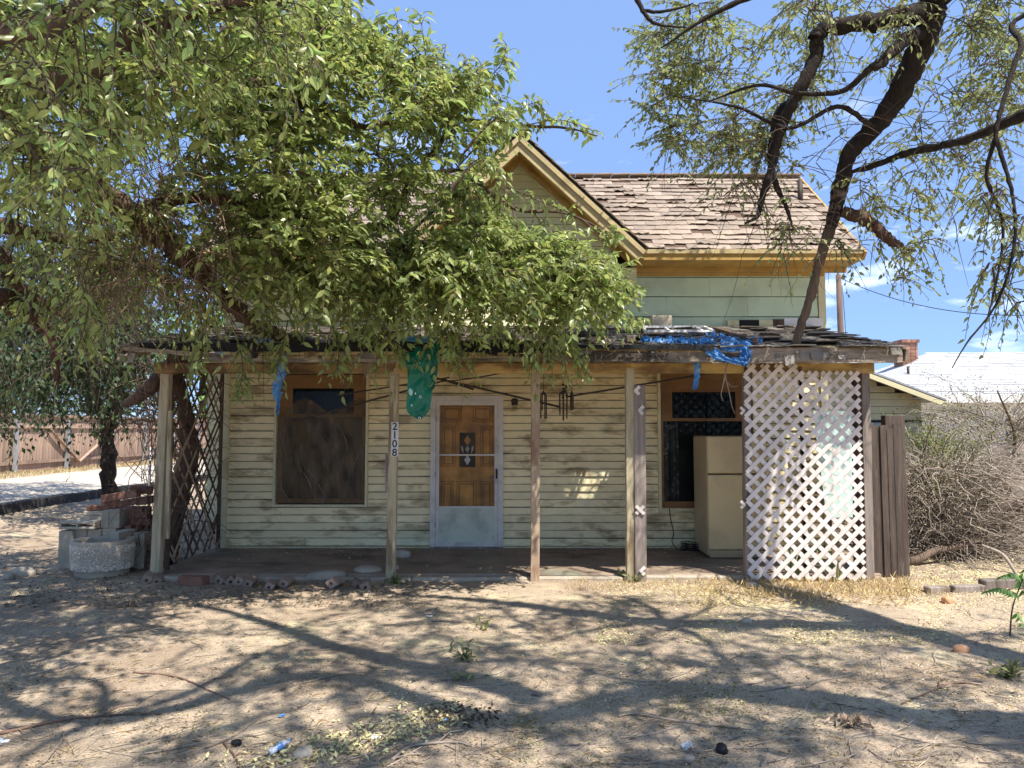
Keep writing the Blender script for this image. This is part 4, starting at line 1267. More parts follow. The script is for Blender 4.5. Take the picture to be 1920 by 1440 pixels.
def leaf_mesh(name, P, D, N, S, w, m, fine=True):
    if fine:
        V0, _ = leaf_template(w)
        T = np.array([(0, 6, 1), (1, 6, 7), (1, 7, 2), (2, 7, 3), (0, 5, 6), (5, 4, 7), (5, 7, 6), (4, 3, 7)])
    else:
        V0 = np.array([(0, 0, 0), (-.5 * w, .45, .06), (0, 1, -.05), (.5 * w, .45, .06)])
        T = np.array([(0, 2, 1), (0, 3, 2)])
    sd = norm(np.cross(D, N)); n = np.cross(sd, D)
    V = P[:, None, :] + S[:, None, None] * (V0[None, :, 0:1] * sd[:, None, :] + V0[None, :, 1:2] * D[:, None, :] + V0[None, :, 2:3] * n[:, None, :])
    k = len(V0)
    Tt = (np.arange(len(P))[:, None, None] * k + T[None]).reshape(-1, 3)
    return np_mesh(name, V.reshape(-1, 3), tris=Tt, mats=[m])


def inpoly(x, y, poly):
    c = False
    n = len(poly)
    for i in range(n):
        x1, y1 = poly[i]; x2, y2 = poly[(i + 1) % n]
        if (y1 > y) != (y2 > y) and x < (x2 - x1) * (y - y1) / (y2 - y1) + x1: c = not c
    return c


def fill(poly, d0, d1, n, seed=1, zmin=None):
    """random points of the crown volume that spans this outline between two depths"""
    r = random.Random(seed)
    xs = [p[0] for p in poly]; ys = [p[1] for p in poly]
    out = []
    while len(out) < n:
        x, y = r.uniform(min(xs), max(xs)), r.uniform(min(ys), max(ys))
        if inpoly(x, y, poly):
            p = at(x, y, r.uniform(d0, d1))
            out.append(tuple(p))
    return out


def PX(*a):
    return [tuple(at(*p)) for p in a]


# ---- big elm on the left: trunk outside the frame, limbs reaching over to the porch roof
A = Tree('elm_tree', 'big leafy elm whose limbs sag across the porch roof from the left', (-7.6, 5.6, tz(-7.6, 5.6)), M['barkA'], M['leafA'], M['twig'], leafL=.102, leafW=.40)
A.limb([(-7.6, 5.6, -.1), (-7.55, 5.55, 1.2), (-7.35, 5.5, 2.4), (-7.2, 5.5, 3.4)], [.36, .30, .27, .26], 'trunk', n=14)
A.limb([(-7.2, 5.5, 3.3), (-6.4, 5.2, 4.3)] + PX((-60, 150, 5.3), (20, 235, 5.6), (110, 305, 6.0), (250, 405, 6.5), (350, 485, 6.9), (430, 570, 7.3), (500, 620, 7.65), (600, 650, 8.0)), [.22, .19, .15, .13, .12, .11, .10, .085, .07, .045], n=11, label='long broken limb sagging down onto the porch roof')
A.limb([(-7.3, 5.5, 3.0), (-6.6, 6.0, 3.4)] + PX((-40, 425, 6.6), (60, 435, 6.9), (140, 450, 7.2), (260, 440, 7.5)), [.14, .11, .085, .07, .05, .025])
A.limb([(-7.4, 5.6, 2.6)] + PX((-60, 470, 7.0), (20, 525, 7.3), (75, 565, 7.6), (130, 600, 7.9)), [.12, .08, .06, .045, .03])
A.limb([(-7.4, 5.6, 2.3)] + PX((-50, 560, 7.2), (30, 578, 7.5), (75, 605, 7.7), (100, 650, 7.8), (108, 720, 7.9)), [.13, .10, .085, .07, .05, .03], m=M['redwood'])
A.limb([(-7.2, 5.5, 3.4), (-6.2, 4.6, 4.8), (-4.4, 4.3, 5.7), (-2.6, 4.6, 6.2), (-1.0, 5.3, 6.4)], [.20, .16, .12, .09, .05])
A.limb([(-7.2, 5.5, 3.4), (-5.6, 5.6, 5.0)] + PX((230, 120, 6.0), (400, 130, 6.2), (560, 190, 6.4), (680, 240, 6.6)), [.19, .14, .10, .08, .06, .035])
A.limb(PX((230, 405, 6.45), (360, 370, 6.6), (480, 390, 6.8), (620, 430, 7.0), (720, 420, 7.0), (765, 350, 6.9), (800, 300, 6.8), (838, 240, 6.7), (812, 140, 6.6)), [.07, .06, .055, .045, .04, .035, .03, .022, .012])
A.limb(PX((620, 430, 7.0), (720, 480, 7.2), (850, 500, 7.3), (980, 530, 7.4), (1080, 560, 7.45)), [.04, .032, .026, .02, .01])
A.limb(PX((765, 350, 6.9), (860, 320, 7.1), (960, 390, 7.2), (1060, 400, 7.25), (1150, 440, 7.3)), [.03, .024, .02, .014, .006])
A.limb(PX((680, 240, 6.6), (820, 220, 6.8), (950, 235, 7.0), (1060, 240, 7.1), (1120, 255, 7.15)), [.03, .024, .018, .012, .006])
A.limb([(-5.2, 5.45, 4.6)] + PX((120, 150, 4.4), (260, 60, 4.3), (420, 10, 4.4), (600, -20, 4.6)), [.08, .06, .045, .035, .02])
A.limb([(-6.4, 5.2, 4.3)] + PX((30, 60, 3.7), (140, 20, 3.5), (300, -60, 3.6)), [.09, .055, .04, .02])
out = (.5, -.1, -.05)
# bright middle mass
POLY1 = [(300, 120), (560, 20), (620, 60), (740, 140), (840, 190), (850, 230), (840, 300), (800, 350), (790, 430), (760, 470), (420, 560), (380, 400), (260, 280)]
A.grow(fill(POLY1, 5.9, 7.6, 100, 3), .34, 12, 17, L=.46, droop=.38, bias=(.4, -.15, .12), r=.016, hang=.28)
POLY2 = [(470, 500), (760, 460), (880, 420), (1000, 470), (1090, 490), (1140, 520), (1165, 560), (1080, 568), (900, 565), (650, 560), (520, 550)]
C2 = [c for c in fill(POLY2, 6.5, 7.55, 78, 5) if not (-1.35 < c[0] / c[1] * 7.5 < -.65 and c[2] < 2.75)]
A.grow(C2, .26, 13, 17, L=.40, droop=.5, bias=(.35, -.1, -.05), r=.013, hang=.32)
A.grow(fill([(840, 290), (900, 320), (930, 400), (1000, 450), (860, 450), (800, 400)], 6.9, 7.5, 15, 51), .2, 10, 14, L=.34, droop=.5, bias=(.3, -.1, 0), r=.010, hang=.35)
POLY2b = [(430, 590), (700, 600), (1080, 610), (1180, 600), (1060, 640), (720, 640), (450, 640)]
A.grow(fill(POLY2b, 7.0, 7.6, 9, 6), .12, 7, 10, L=.30, droop=.9, bias=(.2, -.2, -.4), r=.008)
A.grow(fill([(960, 450), (1080, 455), (1140, 480), (1165, 520), (1100, 530), (980, 510)], 7.0, 7.5, 12, 52), .18, 9, 14, L=.34, droop=.5, bias=(.3, -.1, -.1), r=.010, hang=.35)
A.grow(fill([(500, 10), (620, 40), (740, 110), (860, 150), (930, 180), (900, 230), (760, 220), (600, 160)], 6.0, 7.2, 26, 53), .24, 10, 14, L=.38, droop=.35, bias=(.25, -.1, .2), r=.010, hang=.25)
# nearer upper left mass, leaves look larger
POLY3 = [(-80, -60), (560, -60), (600, 10), (520, 90), (380, 200), (300, 290), (150, 320), (-60, 330)]
A.grow(fill(POLY3, 3.9, 5.6, 70, 8), .28, 10, 15, L=.42, droop=.5, size=.85, bias=(.2, 0, 0), r=.014, hang=.35)
POLY3b = [(-80, 0), (250, 0), (220, 230), (60, 300), (-60, 330)]
A.grow(fill(POLY3b, 3.0, 3.8, 9, 9), .18, 7, 12, L=.34, droop=.6, size=.75, bias=(.1, 0, -.1), r=.010, hang=.4)
A.grow(fill([(-80, -40), (560, -50), (640, 40), (560, 260), (330, 430), (-60, 400)], 5.6, 7.8, 46, 54), .38, 10, 14, L=.5, droop=.45, bias=(.3, -.1, 0), r=.014, hang=.35)
rc = random.Random(61)
A.grow([(rc.uniform(-7.6, -4.2), rc.uniform(7.0, 9.4), rc.uniform(3.9, 6.2)) for _ in range(24)], .4, 9, 13, L=.5, droop=.5, bias=(.2, 0, 0), r=.014, hang=.35)
# dark inside, with many bare twigs
POLY4 = [(-60, 360), (300, 360), (420, 480), (470, 580), (380, 600), (200, 600), (-60, 580)]
A.grow(fill(POLY4, 6.2, 8.2, 66, 10), .35, 9, 12, L=.45, droop=.8, bias=(.1, 0, -.3), r=.014, leafless=.3)
# crown above the frame on the near side: shades the left of the yard
ra = random.Random(77)
A.limb([(-7.2, 5.5, 3.4), (-6.2, 3.8, 5.0), (-4.8, 2.4, 6.0), (-3.0, 1.6, 6.5)], [.18, .14, .10, .04])
A.grow([(ra.uniform(-7.5, -.8), ra.uniform(.2, 4.3), ra.uniform(5.2, 7.4)) for _ in range(54)], .42, 9, 11, L=.55, droop=.5, size=1.5, r=.02)
# shoots that stand up against the sky, and sprays over the gable
def shoot(path, nl, size=1.0, T=A, r=.008):
    c = catmull(PX(*path), 5)
    T.twigtube(c, r, r * .4, 4)
    k = len(c)
    for i in range(2, k):
        d = norm(c[i] - c[i - 1])
        for _ in range(nl):
            sd = norm(np.cross(d, RNG.normal(0, 1, 3)))
            T.spray(c[i], norm(d * .6 + sd * .9), RNG.uniform(.08, .2), .5, RNG.integers(3, 6), size, r0=.004)
rs_ = random.Random(99)
edge = [(560, 20), (640, 60), (720, 110), (800, 140), (870, 165), (940, 190), (900, 250), (880, 330)]
for k in range(34):
    i = rs_.randrange(len(edge) - 1); t = rs_.random()
    ex_, ey_ = edge[i][0] + (edge[i + 1][0] - edge[i][0]) * t, edge[i][1] + (edge[i + 1][1] - edge[i][1]) * t
    dep = rs_.uniform(6.0, 7.0); dx_, dy_ = rs_.uniform(-5, 55), rs_.uniform(-75, 5)
    shoot([(ex_ - 40, ey_ + 50, dep), (ex_, ey_ + 5, dep), (ex_ + dx_ * .5, ey_ + dy_ * .55, dep), (ex_ + dx_, ey_ + dy_, dep)], 1, rs_.uniform(.8, 1.1))
shoot([(835, 250, 6.6), (815, 180, 6.5), (800, 110, 6.4), (788, 30, 6.4)], 2, 1.15)
shoot([(800, 120, 6.45), (770, 80, 6.4), (745, 60, 6.4)], 1, 1.0)
shoot([(870, 215, 6.7), (905, 160, 6.7), (940, 120, 6.7), (950, 85, 6.7)], 2, 1.1)
shoot([(940, 235, 7.0), (985, 200, 7.0), (1010, 190, 7.0)], 2)
shoot([(900, 240, 6.9), (980, 235, 7.0), (1050, 225, 7.05), (1110, 245, 7.1)], 2, 1.05)
shoot([(690, 200, 6.5), (650, 130, 6.4), (640, 60, 6.3)], 1)
shoot([(600, 60, 5.2), (640, 20, 5.2), (655, -20, 5.2)], 1)
shoot([(560, 60, 4.2), (580, 90, 4.2), (600, 130, 4.2)], 1, 1.0)
for pth in ([(880, 330, 7.1), (905, 390, 7.05), (915, 430, 7.0)], [(930, 310, 7.15), (938, 350, 7.1), (935, 420, 7.05)], [(850, 300, 7.0), (880, 350, 7.0), (870, 400, 7.0)],
            [(1000, 395, 7.2), (1020, 430, 7.2), (1030, 470, 7.2)], [(1090, 410, 7.25), (1130, 440, 7.25), (1160, 435, 7.25)], [(960, 390, 7.2), (975, 440, 7.15), (990, 480, 7.1)],
            [(1110, 560, 7.4), (1160, 590, 7.4), (1200, 600, 7.4)], [(1060, 600, 7.4), (1080, 640, 7.4), (1085, 690, 7.4)], [(990, 600, 7.4), (995, 640, 7.35), (1000, 670, 7.35)],
            [(620, 600, 7.4), (635, 650, 7.35), (632, 690, 7.35)], [(830, 600, 7.4), (850, 640, 7.35), (862, 680, 7.3)], [(700, 600, 7.3), (735, 640, 7.25), (750, 665, 7.25)],
            [(440, 620, 6.8), (455, 680, 6.8), (450, 730, 6.8)], [(370, 560, 6.2), (380, 620, 6.2), (378, 680, 6.2)], [(150, 520, 5.0), (165, 580, 5.0), (150, 640, 5.0)], [(540, 600, 7.1), (530, 650, 7.1), (520, 690, 7.1)],
            [(950, 350, 7.2), (1020, 380, 7.2), (1070, 400, 7.2)]):
    shoot(pth, 2, 1.0)
A.finish(300)
# brown dead twigs that hang in the elm
b_ = []; fc = []; nv = 0
for k in range(520):
    p0 = np.array(at(rnd.uniform(140, 430), rnd.uniform(270, 560), rnd.uniform(5.9, 7.3)))
    L = rnd.uniform(.25, .8)
    d = norm(np.array([rnd.gauss(.25, .5), rnd.gauss(0, .4), rnd.gauss(-.25, .5)]))
    t = np.linspace(0, 1, 7)[:, None]
    c = p0 + d * L * t + np.array([0, 0, -.5]) * L * t ** 2 + RNG.normal(0, .02, (7, 3)) * t
    V, Fc = tube_np(c, np.linspace(.004, .0015, 7) * rnd.uniform(.7, 1.6), 3)
    b_.append(V); fc.append(np.array(Fc) + nv); nv += len(V)
o = link('dead_twigs', np_mesh('dead_twigs', np.vstack(b_), quads=np.vstack(fc), mats=[M['deadtwig']], smooth=True), A.root)
o['kind'] = 'stuff'

# ---- sparse tree on the right: trunk outside the frame, one dark limb drooping to the roof
B = Tree('drooping_tree', 'sparse dark-limbed tree drooping from the upper right onto the roof edge', (6.4, 1.4, tz(6.4, 1.4)), M['barkB'], M['leafB'], M['twig'], leafL=.068, leafW=.48)
B.limb([(6.4, 1.4, -.1), (6.35, 1.5, 1.5), (6.2, 1.8, 3.2), (5.9, 2.3, 4.8)], [.36, .30, .26, .24], 'trunk', n=14)
main = PX((1775, -30, 6.7), (1738, 60, 6.9), (1692, 165, 7.1), (1645, 232, 7.3), (1592, 290, 7.45), (1572, 365, 7.55), (1562, 410, 7.59), (1552, 440, 7.63))
B.limb([(5.9, 2.3, 4.7), (5.6, 3.6, 6.0), (4.9, 5.3, 6.4)] + main, [.24, .20, .155, .135, .125, .112, .10, .088, .078, .064, .042], n=12, label='dark limb arching down to the roof edge', wob=.02)
B.limb(PX((1582, 320, 7.5), (1574, 362, 7.55), (1560, 415, 7.6), (1540, 480, 7.66), (1520, 555, 7.72), (1502, 610, 7.77), (1491, 648, 7.82)), [.045, .074, .066, .053, .048, .045, .055], m=M['barkB2'], n=10, label='grey-brown lower limb whose foot rests on the roof edge', sub=6, wob=.02)
B.limb(PX((1745, 25, 6.85), (1690, 30, 6.8), (1640, 42, 6.8), (1560, 50, 6.85), (1532, 68, 6.9), (1530, 105, 6.95), (1492, 180, 7.0), (1462, 250, 7.1), (1448, 310, 7.15), (1428, 375, 7.2), (1420, 405, 7.2), (1398, 418, 7.2)), [.11, .095, .09, .082, .074, .068, .060, .052, .042, .032, .024, .012], n=8, wob=.02)
B.limb(PX((1530, 105, 6.95), (1500, 175, 7.2), (1458, 215, 7.25), (1446, 290, 7.3), (1455, 345, 7.3), (1475, 390, 7.35), (1487, 428, 7.4)), [.055, .05, .044, .036, .03, .022, .010], n=7)
B.limb(PX((1728, 60, 6.9), (1690, 80, 6.7), (1655, 115, 6.6), (1632, 128, 6.55)), [.075, .06, .05, .035], n=8)
B.limb(PX((1578, 398, 7.55), (1615, 408, 7.5), (1645, 430, 7.45), (1672, 452, 7.4), (1693, 462, 7.38)), [.062, .068, .06, .052, .03], m=M['redwood'], n=9, label='snapped reddish branch stub')
MB().bar(at(1675, 455, 7.39), at(1716, 490, 7.36), .05, .018).bar(at(1668, 440, 7.4), at(1704, 470, 7.34), .03, .015).build('split_stub', M['barkB2'], B.root)
B.limb(PX((1585, 325, 7.5), (1640, 310, 7.3), (1700, 287, 7.0), (1790, 268, 6.6), (1860, 242, 6.3), (1935, 210, 6.0)), [.02, .032, .036, .04, .045, .055], n=7)
B.limb([(5.9, 2.3, 4.8), (5.6, 3.4, 4.7)] + PX((1960, 10, 5.4), (1915, 90, 5.3), (1882, 190, 5.2), (1868, 255, 5.2), (1890, 330, 5.15), (1903, 400, 5.1), (1898, 480, 5.1), (1868, 570, 5.0), (1815, 640, 4.95), (1785, 690, 4.9)), [.10, .055, .022, .020, .018, .017, .014, .012, .010, .008, .006, .003], n=7)
B.limb(PX((1868, 255, 5.2), (1850, 330, 5.3), (1880, 420, 5.3), (1870, 520, 5.3), (1850, 600, 5.3)), [.018, .015, .012, .009, .004], n=6)
B.limb(PX((1632, 128, 6.55), (1580, 170, 6.7), (1500, 175, 6.8), (1420, 160, 6.9), (1330, 190, 7.0)), [.03, .026, .022, .016, .008], n=6)
B.limb(PX((1640, 240, 7.2), (1570, 200, 7.0), (1480, 240, 7.0), (1380, 200, 7.1), (1260, 180, 7.2)), [.028, .024, .02, .014, .006], n=6)
B.limb(PX((1780, -60, 6.5), (1600, -40, 6.5), (1450, -20, 6.6), (1330, 30, 6.7), (1240, 90, 6.8)), [.06, .045, .035, .022, .008], n=7)
B.limb(PX((1180, -40, 6.3), (1205, 20, 6.3), (1232, 45, 6.3), (1288, 52, 6.3)), [.028, .02, .015, .006], n=6)
B.limb(PX((1205, 20, 6.3), (1240, 22, 6.3), (1285, 12, 6.25), (1300, 5, 6.2)), [.018, .014, .009, .004], n=6)
# overhead crown outside the frame that dapples the yard
B.limb([(5.9, 2.3, 4.8), (4.7, 1.7, 5.8), (3.6, 2.0, 6.5), (2.4, 1.4, 6.5), (1.2, 1.9, 7.0), (.1, 1.3, 6.8), (-1.2, 1.6, 7.1), (-2.2, 1.0, 6.8), (-3.6, 1.6, 7.1)], [.22, .17, .13, .10, .085, .065, .05, .035, .015])
B.limb([(2.6, 1.7, 6.6), (1.2, 2.6, 7.0), (.2, 3.4, 7.3), (-.8, 3.9, 7.6)], [.13, .10, .06, .02])
B.limb([(5.6, 3.6, 6.0), (4.0, 3.2, 7.2), (2.8, 3.6, 7.8), (1.6, 4.0, 8.2)], [.16, .12, .08, .03])
B.limb([(6.0, 2.1, 4.5), (5.4, .9, 5.6), (4.2, -.1, 6.3), (2.4, -.5, 6.7), (.2, -.3, 6.9)], [.2, .15, .12, .08, .03])
rb = random.Random(88)
for k in range(18):
    x, y, z = rb.choice([(4.6, 1.7, 5.9), (3.6, 2.0, 6.5), (2.4, 1.4, 6.5), (1.2, 1.9, 7.0), (.1, 1.3, 6.8), (-1.2, 1.6, 7.0), (4.0, 3.2, 7.2), (4.2, -.1, 6.3)])
    a = rb.uniform(0, 6.28); L_ = rb.uniform(1.0, 2.4); q = [(x, y, z)]
    for i in range(4):
        a += rb.gauss(0, .5)
        q.append((q[-1][0] + math.cos(a) * L_ / 4, min(4.1, q[-1][1] + math.sin(a) * L_ / 4), q[-1][2] + rb.uniform(.0, .3)))
    B.limb(q, [.055, .042, .03, .02, .008], n=5, sub=4)
pts = []
r = random.Random(21)
while len(pts) < 215:
    p = (r.uniform(-4.6, 7.5), r.uniform(-1.4, 4.4), r.uniform(6.3, 8.2))
    if p[0] > 4.4 and p[1] > 3.2: continue
    if r.random() < (.9 if p[0] > .6 else .55): pts.append(p)
for _ in range(58): pts.append((r.uniform(1.2, 6.6), r.uniform(-.4, 2.6), r.uniform(6.3, 8.0)))
B.grow(pts, .42, 10, 12, L=.55, droop=.5, size=1.5, r=.02)
Bp1 = [(1260, 0), (1215, 90), (1195, 180), (1230, 250), (1300, 310), (1420, 330), (1500, 280), (1540, 160), (1620, 40), (1650, 0)]
B.grow(fill(Bp1, 7.2, 8.3, 54, 31), .30, 12, 16, L=.40, droop=.35, bias=(-.25, 0, 0), r=.010, leafless=.08, hang=.35)
Bp2 = [(1560, 180), (1680, 60), (1800, 20), (1920, 0), (1920, 300), (1800, 330), (1640, 310)]
B.grow(fill(Bp2, 7.2, 8.4, 40, 32), .30, 9, 14, L=.40, droop=.35, bias=(.1, 0, 0), r=.009, leafless=.15, hang=.35)
Bp3 = [(1610, 350), (1750, 330), (1840, 400), (1820, 460), (1690, 530), (1610, 480), (1560, 440)]
B.grow(fill(Bp3, 6.8, 7.8, 14, 33), .22, 8, 11, L=.30, droop=.5, bias=(.2, 0, -.2), r=.007, leafless=.25)
Bp4 = [(1310, 340), (1520, 330), (1550, 420), (1590, 490), (1440, 470)]
B.grow(fill(Bp4, 7.0, 7.9, 11, 34), .22, 6, 8, L=.36, droop=.7, bias=(0, 0, -.2), r=.006, leafless=.35)
Bp5 = [(1830, 330), (1925, 320), (1925, 620), (1885, 610), (1850, 500)]
B.grow(fill(Bp5, 4.9, 5.8, 16, 35), .16, 7, 10, L=.24, droop=.8, size=.85, bias=(-.1, 0, -.35), r=.005, leafless=.25)
Bp6 = [(1450, -40), (1900, -40), (1900, 60), (1700, 60), (1500, 30)]
B.grow(fill(Bp6, 6.0, 7.2, 18, 36), .3, 9, 10, L=.42, droop=.6, bias=(0, 0, -.2), r=.01)
# bare drooping twigs
for k in range(120):
    p0 = np.array(at(rnd.choice([rnd.uniform(1300, 1560), rnd.uniform(1560, 1900)]), rnd.uniform(120, 420), rnd.uniform(6.6, 7.6)))
    L = rnd.uniform(.4, 1.1); d = norm(np.array([rnd.gauss(0, .7), rnd.gauss(0, .4), rnd.gauss(-.1, .4)]))
    t = np.linspace(0, 1, 8)[:, None]
    B.twigtube(p0 + d * L * t + np.array([0, 0, -.45]) * L * t ** 2 + RNG.normal(0, .02, (8, 3)) * t, .0055, .0015, 3)
B.finish(300)

# ---- small tree at the left, by the alley
D = Tree('small_tree', 'small forked tree with a dark trunk between the brick pile and the alley', (-7.95, 14.2, tz(-7.95, 14.2)), M['barkB'], M['leafD'], M['twig'], leafL=.11, leafW=.5, fine=False)
base = Vector((-7.95, 14.2, tz(-7.95, 14.2) - .05))
D.limb([base, at(203, 870, 14.2), at(202, 810, 14.2), at(205, 790, 14.2)], [.165, .135, .125, .13], 'trunk', n=12)
D.limb(PX((205, 800, 14.2), (185, 760, 14.1), (165, 700, 14.0), (130, 620, 13.9), (90, 540, 13.6)), [.13, .10, .085, .06, .03])
D.limb(PX((205, 800, 14.2), (222, 760, 14.2), (228, 690, 14.2), (240, 600, 14.3), (260, 500, 14.4)), [.12, .10, .08, .06, .03])
D.limb(PX((203, 800, 14.2), (205, 740, 14.5), (195, 660, 14.8), (180, 560, 15.0)), [.10, .08, .06, .03])
Dp = [(-120, 440), (280, 440), (300, 600), (285, 700), (230, 740), (150, 735), (60, 730), (-120, 740)]
D.grow(fill(Dp, 12.0, 15.6, 120, 41), .6, 12, 13, L=.7, droop=.7, bias=(0, 0, -.2), r=.02)
Dp2 = [(-120, 560), (250, 560), (240, 720), (100, 745), (-120, 745)]
D.grow(fill(Dp2, 11.0, 13.0, 50, 42), .5, 11, 12, L=.6, droop=.9, bias=(0, 0, -.3), r=.014)
# thin stems hanging under the crown towards the porch
for k in range(150):
    p0 = np.array(at(rnd.uniform(180, 300), rnd.uniform(690, 800), rnd.uniform(12.8, 14.4)))
    L = rnd.uniform(.4, 1.1); d = norm(np.array([rnd.gauss(.3, .7), rnd.gauss(0, .4), rnd.gauss(-.1, .6)]))
    t = np.linspace(0, 1, 7)[:, None]
    D.twigtube(p0 + d * L * t + np.array([0, 0, -.35]) * L * t ** 2 + RNG.normal(0, .03, (7, 3)) * t, .009, .003, 3)
D.finish(0)

# ---- trees beyond the alley
for k, (x, y, h, rr, lb) in enumerate(((-21.5, 30, 8.5, 3.6, 'leafy tree rising over the board fence at the far left'), (-17.5, 40, 9, 4.2, 'far tree beyond the end of the board fence, mostly hidden by nearer leaves'), (-25, 42, 10, 4.6, 'far leafy tree standing behind the nearer one over the fence'))):
    T = Tree('far_tree', lb, (x, y, .4), M['barkB'], M['leafD'] if k != 1 else M['leafA'], M['twig'], leafL=.34, leafW=.6, fine=False)
    T.limb([(x, y, .3), (x + .1, y, 2), (x, y + .1, 4), (x + .2, y, h * .7)], [.3, .24, .2, .1], 'trunk')
    r = random.Random(70 + k); C = []
    while len(C) < 46:
        q = np.array([r.uniform(-1, 1), r.uniform(-1, 1), r.uniform(-1, 1)])
        if np.linalg.norm(q) < 1: C.append((x + q[0] * rr, y + q[1] * rr, h * .62 + q[2] * h * .42))
    T.grow(C, .9, 9, 11, L=1.2, droop=.4, r=.04)
    T.finish(0)
# ------------------------------------------------------------------ refrigerator on the porch
FY = 9.15
f0 = at(1330, 1053, FY); f1 = at(1432, 818, FY)
fx0, fx1 = f0.x, f0.x + .76
fz0, fz1 = .06, f1.z
fr = tag(empty('refrigerator', ((fx0 + fx1) / 2, FY + .3, .055), 0), 'old cream two-door refrigerator standing on the porch behind the lattice', 'refrigerator')
bevel(MB().box(fx0, fx1, FY + .05, 9.86, fz0 + .02, fz1).build('body', M['fridge_shaded'], fr), .012)
zs_ = at(1360, 889, FY).z
bevel(MB().box(fx0 + .003, fx1 - .003, FY, FY + .034, zs_ + .009, fz1 - .002).build('freezer_door', M['fridge'], fr), .012)
bevel(MB().box(fx0 + .003, fx1 - .003, FY, FY + .034, fz0 + .11, zs_ - .009).build('fridge_door', M['fridge'], fr), .012)
MB().box(fx0 + .012, fx1 - .012, FY + .035, FY + .0495, fz0 + .115, fz1 - .012).build('gasket', M['black'], fr)
b = MB().box(fx0 + .02, fx1 - .02, FY + .02, FY + .045, fz0 + .01, fz0 + .095)
for k in range(4): b.box(fx0 + .03, fx1 - .03, FY + .010, FY + .0195, fz0 + .02 + k * .018, fz0 + .028 + k * .018)
b.build('kick_grille', M['fridge_shaded'], fr)
b = MB()
for z0_, z1_ in ((zs_ + .05, zs_ + .33), (zs_ - .45, zs_ - .05)):
    b.bar((fx1 - .06, FY - .035, z0_), (fx1 - .06, FY - .035, z1_), .025, .02)
    b.box(fx1 - .07, fx1 - .05, FY - .03, FY - .001, z0_, z0_ + .03).box(fx1 - .07, fx1 - .05, FY - .03, FY - .001, z1_ - .03, z1_)
b.build('handle', M['fridge_shaded'], fr)
for x in (fx0 + .06, fx1 - .06):
    for y in (FY + .1, 9.78): MB().lathe([(.022, .0), (.022, .03)], (x, y, .052), 8).build('foot', M['black'], fr)

# power cord
c = MB()
pts = PX((1255, 953, 9.94), (1258, 975, 9.92), (1263, 1000, 9.92), (1260, 1016, 9.9))
pts += [(2.24 + .02, 9.80, .066), (2.34, 9.74, .066)]
cx, cy = 2.42, 9.72
for k in range(46):
    a = k * .62
    pts.append((cx + (.13 + .02 * math.sin(k * 1.7)) * math.cos(a), cy + (.07 + .015 * math.cos(k * 1.3)) * math.sin(a), .068 + .0022 * k + .012 * abs(math.sin(k * .9))))
c.tube(catmull(pts, 4), .0065, 5)
tag(c.build('extension_cord', M['black']), 'black cord hanging from the window sill and coiled beside the refrigerator', 'cord')

# ------------------------------------------------------------------ tarps
def cloth(rows, m, mats=None, name='tarp', amp=.02, nx=14, ny=26, seed=1, ragged=0.0, twist=1.0):
    """rows: list of (left point, right point) from top to bottom; a wrinkled sheet hung between them"""
    r = random.Random(seed)
    Lc = catmull([p[0] for p in rows], 12); Rc = catmull([p[1] for p in rows], 12)
    n = len(Lc)
    b = MB(); vs = []
    ph = [r.uniform(0, 6.3) for _ in range(6)]
    for i in range(n):
        l = Vector(Lc[i]); q = Vector(Rc[i])
        w_ = (q - l)
        nr = w_.cross(Vector(Lc[min(i + 1, n - 1)]) - Vector(Lc[max(i - 1, 0)])).normalized()
        for j in range(nx + 1):
            t = j / nx
            e = 0
            if ragged: t = min(1.2, max(-.2, t + (r.uniform(-ragged, ragged) if j in (0, nx) else 0)))
            p = l + w_ * t
            h = math.sin(t * 11 * twist + ph[0] + i * .21) + .6 * math.sin(t * 23 * twist + ph[1] - i * .35) + .5 * math.sin(i * .8 + ph[2] + t * 4)
            vs.append(p + nr * h * amp)
    fs = []
    for i in range(n - 1):
        for j in range(nx):
            if ragged and r.random() < ragged * .22: continue
            o = i * (nx + 1) + j
            fs.append((o, o + 1, o + nx + 2, o + nx + 1))
    b.add(vs, fs, 0, True)
    return b


gt = tag(empty('green_tarp', at(780, 640, 7.5)), 'dark green tarp hanging in a point from the porch eave above the house number', 'tarp')
rows = [(at(738, 634, 7.75), at(822, 630, 7.75)), (at(742, 645, 7.60), at(822, 640, 7.60)), (at(752, 672, 7.52), at(822, 660, 7.53)), (at(763, 690, 7.50), at(818, 690, 7.52)), (at(764, 730, 7.49), at(812, 715, 7.52)), (at(763, 770, 7.49), at(806, 765, 7.51)), (at(784, 787, 7.50), at(790, 786, 7.51))]
cloth(rows, None, amp=.011, seed=4).build('sheet', M['greentarp'], gt)
rows = [(at(803, 634, 7.6), at(824, 632, 7.6)), (at(806, 655, 7.50), at(823, 650, 7.50)), (at(811, 700, 7.49), at(820, 700, 7.50)), (at(809, 715, 7.48), at(816, 722, 7.49)), (at(810, 732, 7.49), at(814, 728, 7.49))]
cloth(rows, None, amp=.012, seed=9, nx=8).build('fold', M['greentarp'], gt)
b = MB()
for (px, py, s_) in ((770, 735, 1.6), (779, 738, .6), (772, 760, .6), (787, 673, .4), (787, 680, .4), (785, 689, .5)):
    c0 = at(px, py, 7.455)
    k = 7; r_ = random.Random(px)
    b.add([c0 + Vector((math.cos(a * 2 * math.pi / k) * .017 * s_ * r_.uniform(.6, 1.1), r_.uniform(-.002, .002), math.sin(a * 2 * math.pi / k) * .026 * s_ * r_.uniform(.6, 1.1))) for a in range(k)] , [tuple(range(k))])
b.build('tear', M['paletarp'], gt)
